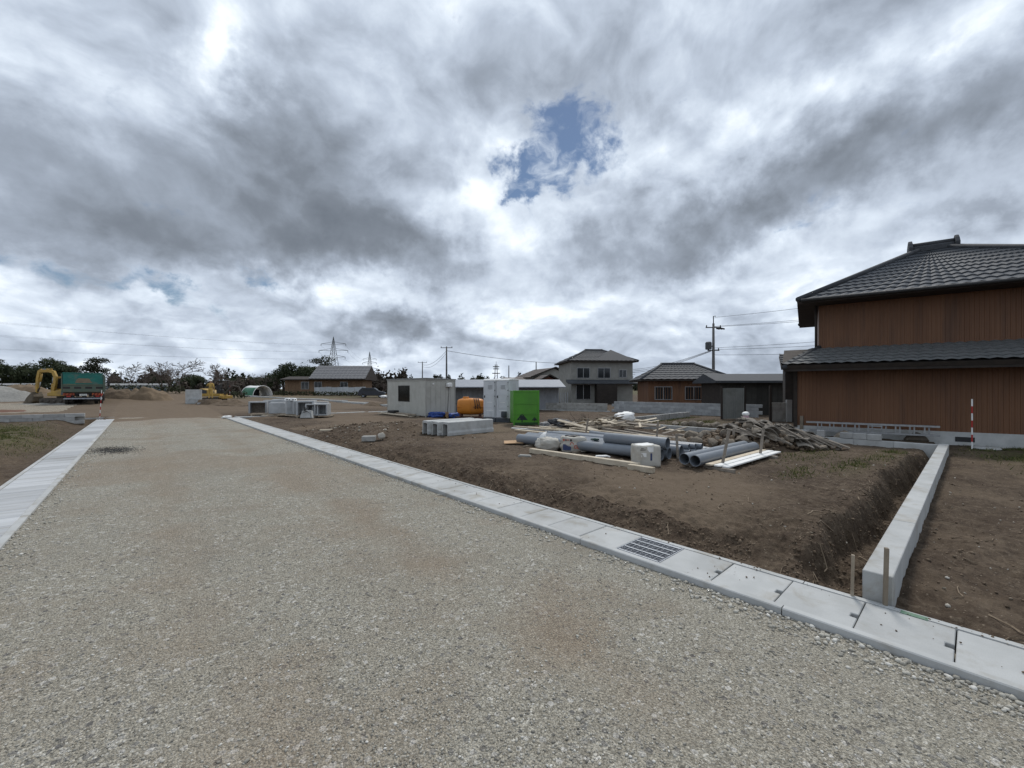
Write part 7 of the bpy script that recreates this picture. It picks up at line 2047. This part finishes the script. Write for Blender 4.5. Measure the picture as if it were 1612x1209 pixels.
    hedge(348, 392, 52, .95, 'clipped hedge right of the small excavator', 43)
    hedge(432, 575, 66, .75, 'low green hedge in front of the farmhouse', 44)
    # white parapet of the road behind the hedges
    for u0, u1, lab in ((-120, 58, 'white topped road parapet behind the excavator'), (166, 262, 'white topped road parapet right of the dump truck')):
        a, b = deep(u0, 57), deep(u1, 57); d = b - a; L = d.length; t = thing('road_parapet', lab, 'parapet', (a.x, a.y, gz(a) - .2), math.atan2(d.y, d.x))
        n = int(L / 2.0)
        MB().box(0, -.06, 1.05, L, .06, 1.30).build('top_rail', WHITE, t)
        for k in range(n + 1): MB().box(k * L / n - .07, .065, 0, k * L / n + .07, .2, 1.3).build('post', CONC, t)
        for k in range(n): MB().box(k * L / n + .08, .07, .15, (k + 1) * L / n - .08, .12, 1.0).build('panel', mat('blue_grey_panel', (.20, .23, .27), (.17, .20, .24), 3, .6), t)
build_trees()

def build_grass():
    g = np.random.default_rng(21); X = []; Y = []
    for cx, cy, rx, ry, k, *_ in GREEN[:12]:
        n = int(2600 * min(1.2, k) * math.sqrt(rx * ry)); X.append(cx + g.normal(0, .62, n) * rx); Y.append(cy + g.normal(0, .62, n) * ry)
    # thin line of weeds along the foot of the low walls
    n = 2200; X.append(17 + 8 * g.random(n)); Y.append(11.3 - .5 * g.random(n) ** 2)
    n = 900; X.append(16.35 + .5 * g.random(n)); Y.append(6 + 3.4 * g.random(n))
    x = np.concatenate(X); y = np.concatenate(Y)
    k = ~((y > WY0 - .05) & (y < WY1 + .05)) & ~((x > 15.9) & (x < 16.25) & (y > .4)) & ((x > XR1 + .1) | (x < XL0 - .15))
    k &= fbm(x * 1.6, y * 1.6, 3, 81) > .42
    x, y = x[k], y[k]; n = len(x); z = H(x, y)
    a = g.random(n) * 6.283; h = .03 + .075 * g.random(n) ** 2; w = .006 + .006 * g.random(n); lean = h * (.3 + .9 * g.random(n)); b = g.random(n) * 6.283
    V = np.stack([np.stack([x - np.cos(a) * w, y - np.sin(a) * w, z - .01], 1), np.stack([x + np.cos(a) * w, y + np.sin(a) * w, z - .01], 1), np.stack([x + np.cos(b) * lean, y + np.sin(b) * lean, z + h], 1)], 1).reshape(-1, 3)
    GM = mat_tone('grass_blade', [(0, (.035, .050, .012)), (.5, (.075, .095, .025)), (.8, (.14, .135, .05)), (1, (.24, .20, .10))], .8, .2, bump=0, trans=.2)
    o = npmesh('grass', V, np.arange(n * 3).reshape(n, 3), GM, None, False, np.repeat(g.random(n), 3)[:, None] * np.ones((1, 3)))
    tag(o, 'sparse short grass and weeds on the bare lots and mound', 'grass', None, 'stuff')
    # roots, straw and twigs on the soil
    m = MB(); r = random.Random(14)
    for k in range(420):
        if k < 24: xx = r.uniform(4.8, 13.5); yy = 1.12 - .022 * (xx - 4.5) + r.gauss(0, .14)       # rootlets hanging in the trench side
        else:
            q, w_ = polar_pts(np.random.default_rng(900 + k), 1, 4.2, 15, 1.4); xx, yy = float(q[0]), float(w_[0])
        if xx < XR1 + .1 or (WY0 - .1 < yy < WY1 + .1): continue
        L = r.uniform(.08, .35); a = r.uniform(0, 6.28); pts = []; zz = float(H(xx, yy))
        for s in range(5):
            px, py = xx + math.cos(a) * L * s / 4, yy + math.sin(a) * L * s / 4; a += r.gauss(0, .35)
            pts.append((px, py, float(H(px, py)) + .006 + .012 * r.random()))
        m.tube(pts, [.0035 + .003 * r.random()] * 5, 3, False)
    o = m.build('twigs', mat('dry_twig', (.26, .20, .14), (.16, .12, .08), 5, .9, 0), None); tag(o, 'dry roots, straw and twigs scattered over the bare soil', 'twigs', None, 'stuff')
build_grass()
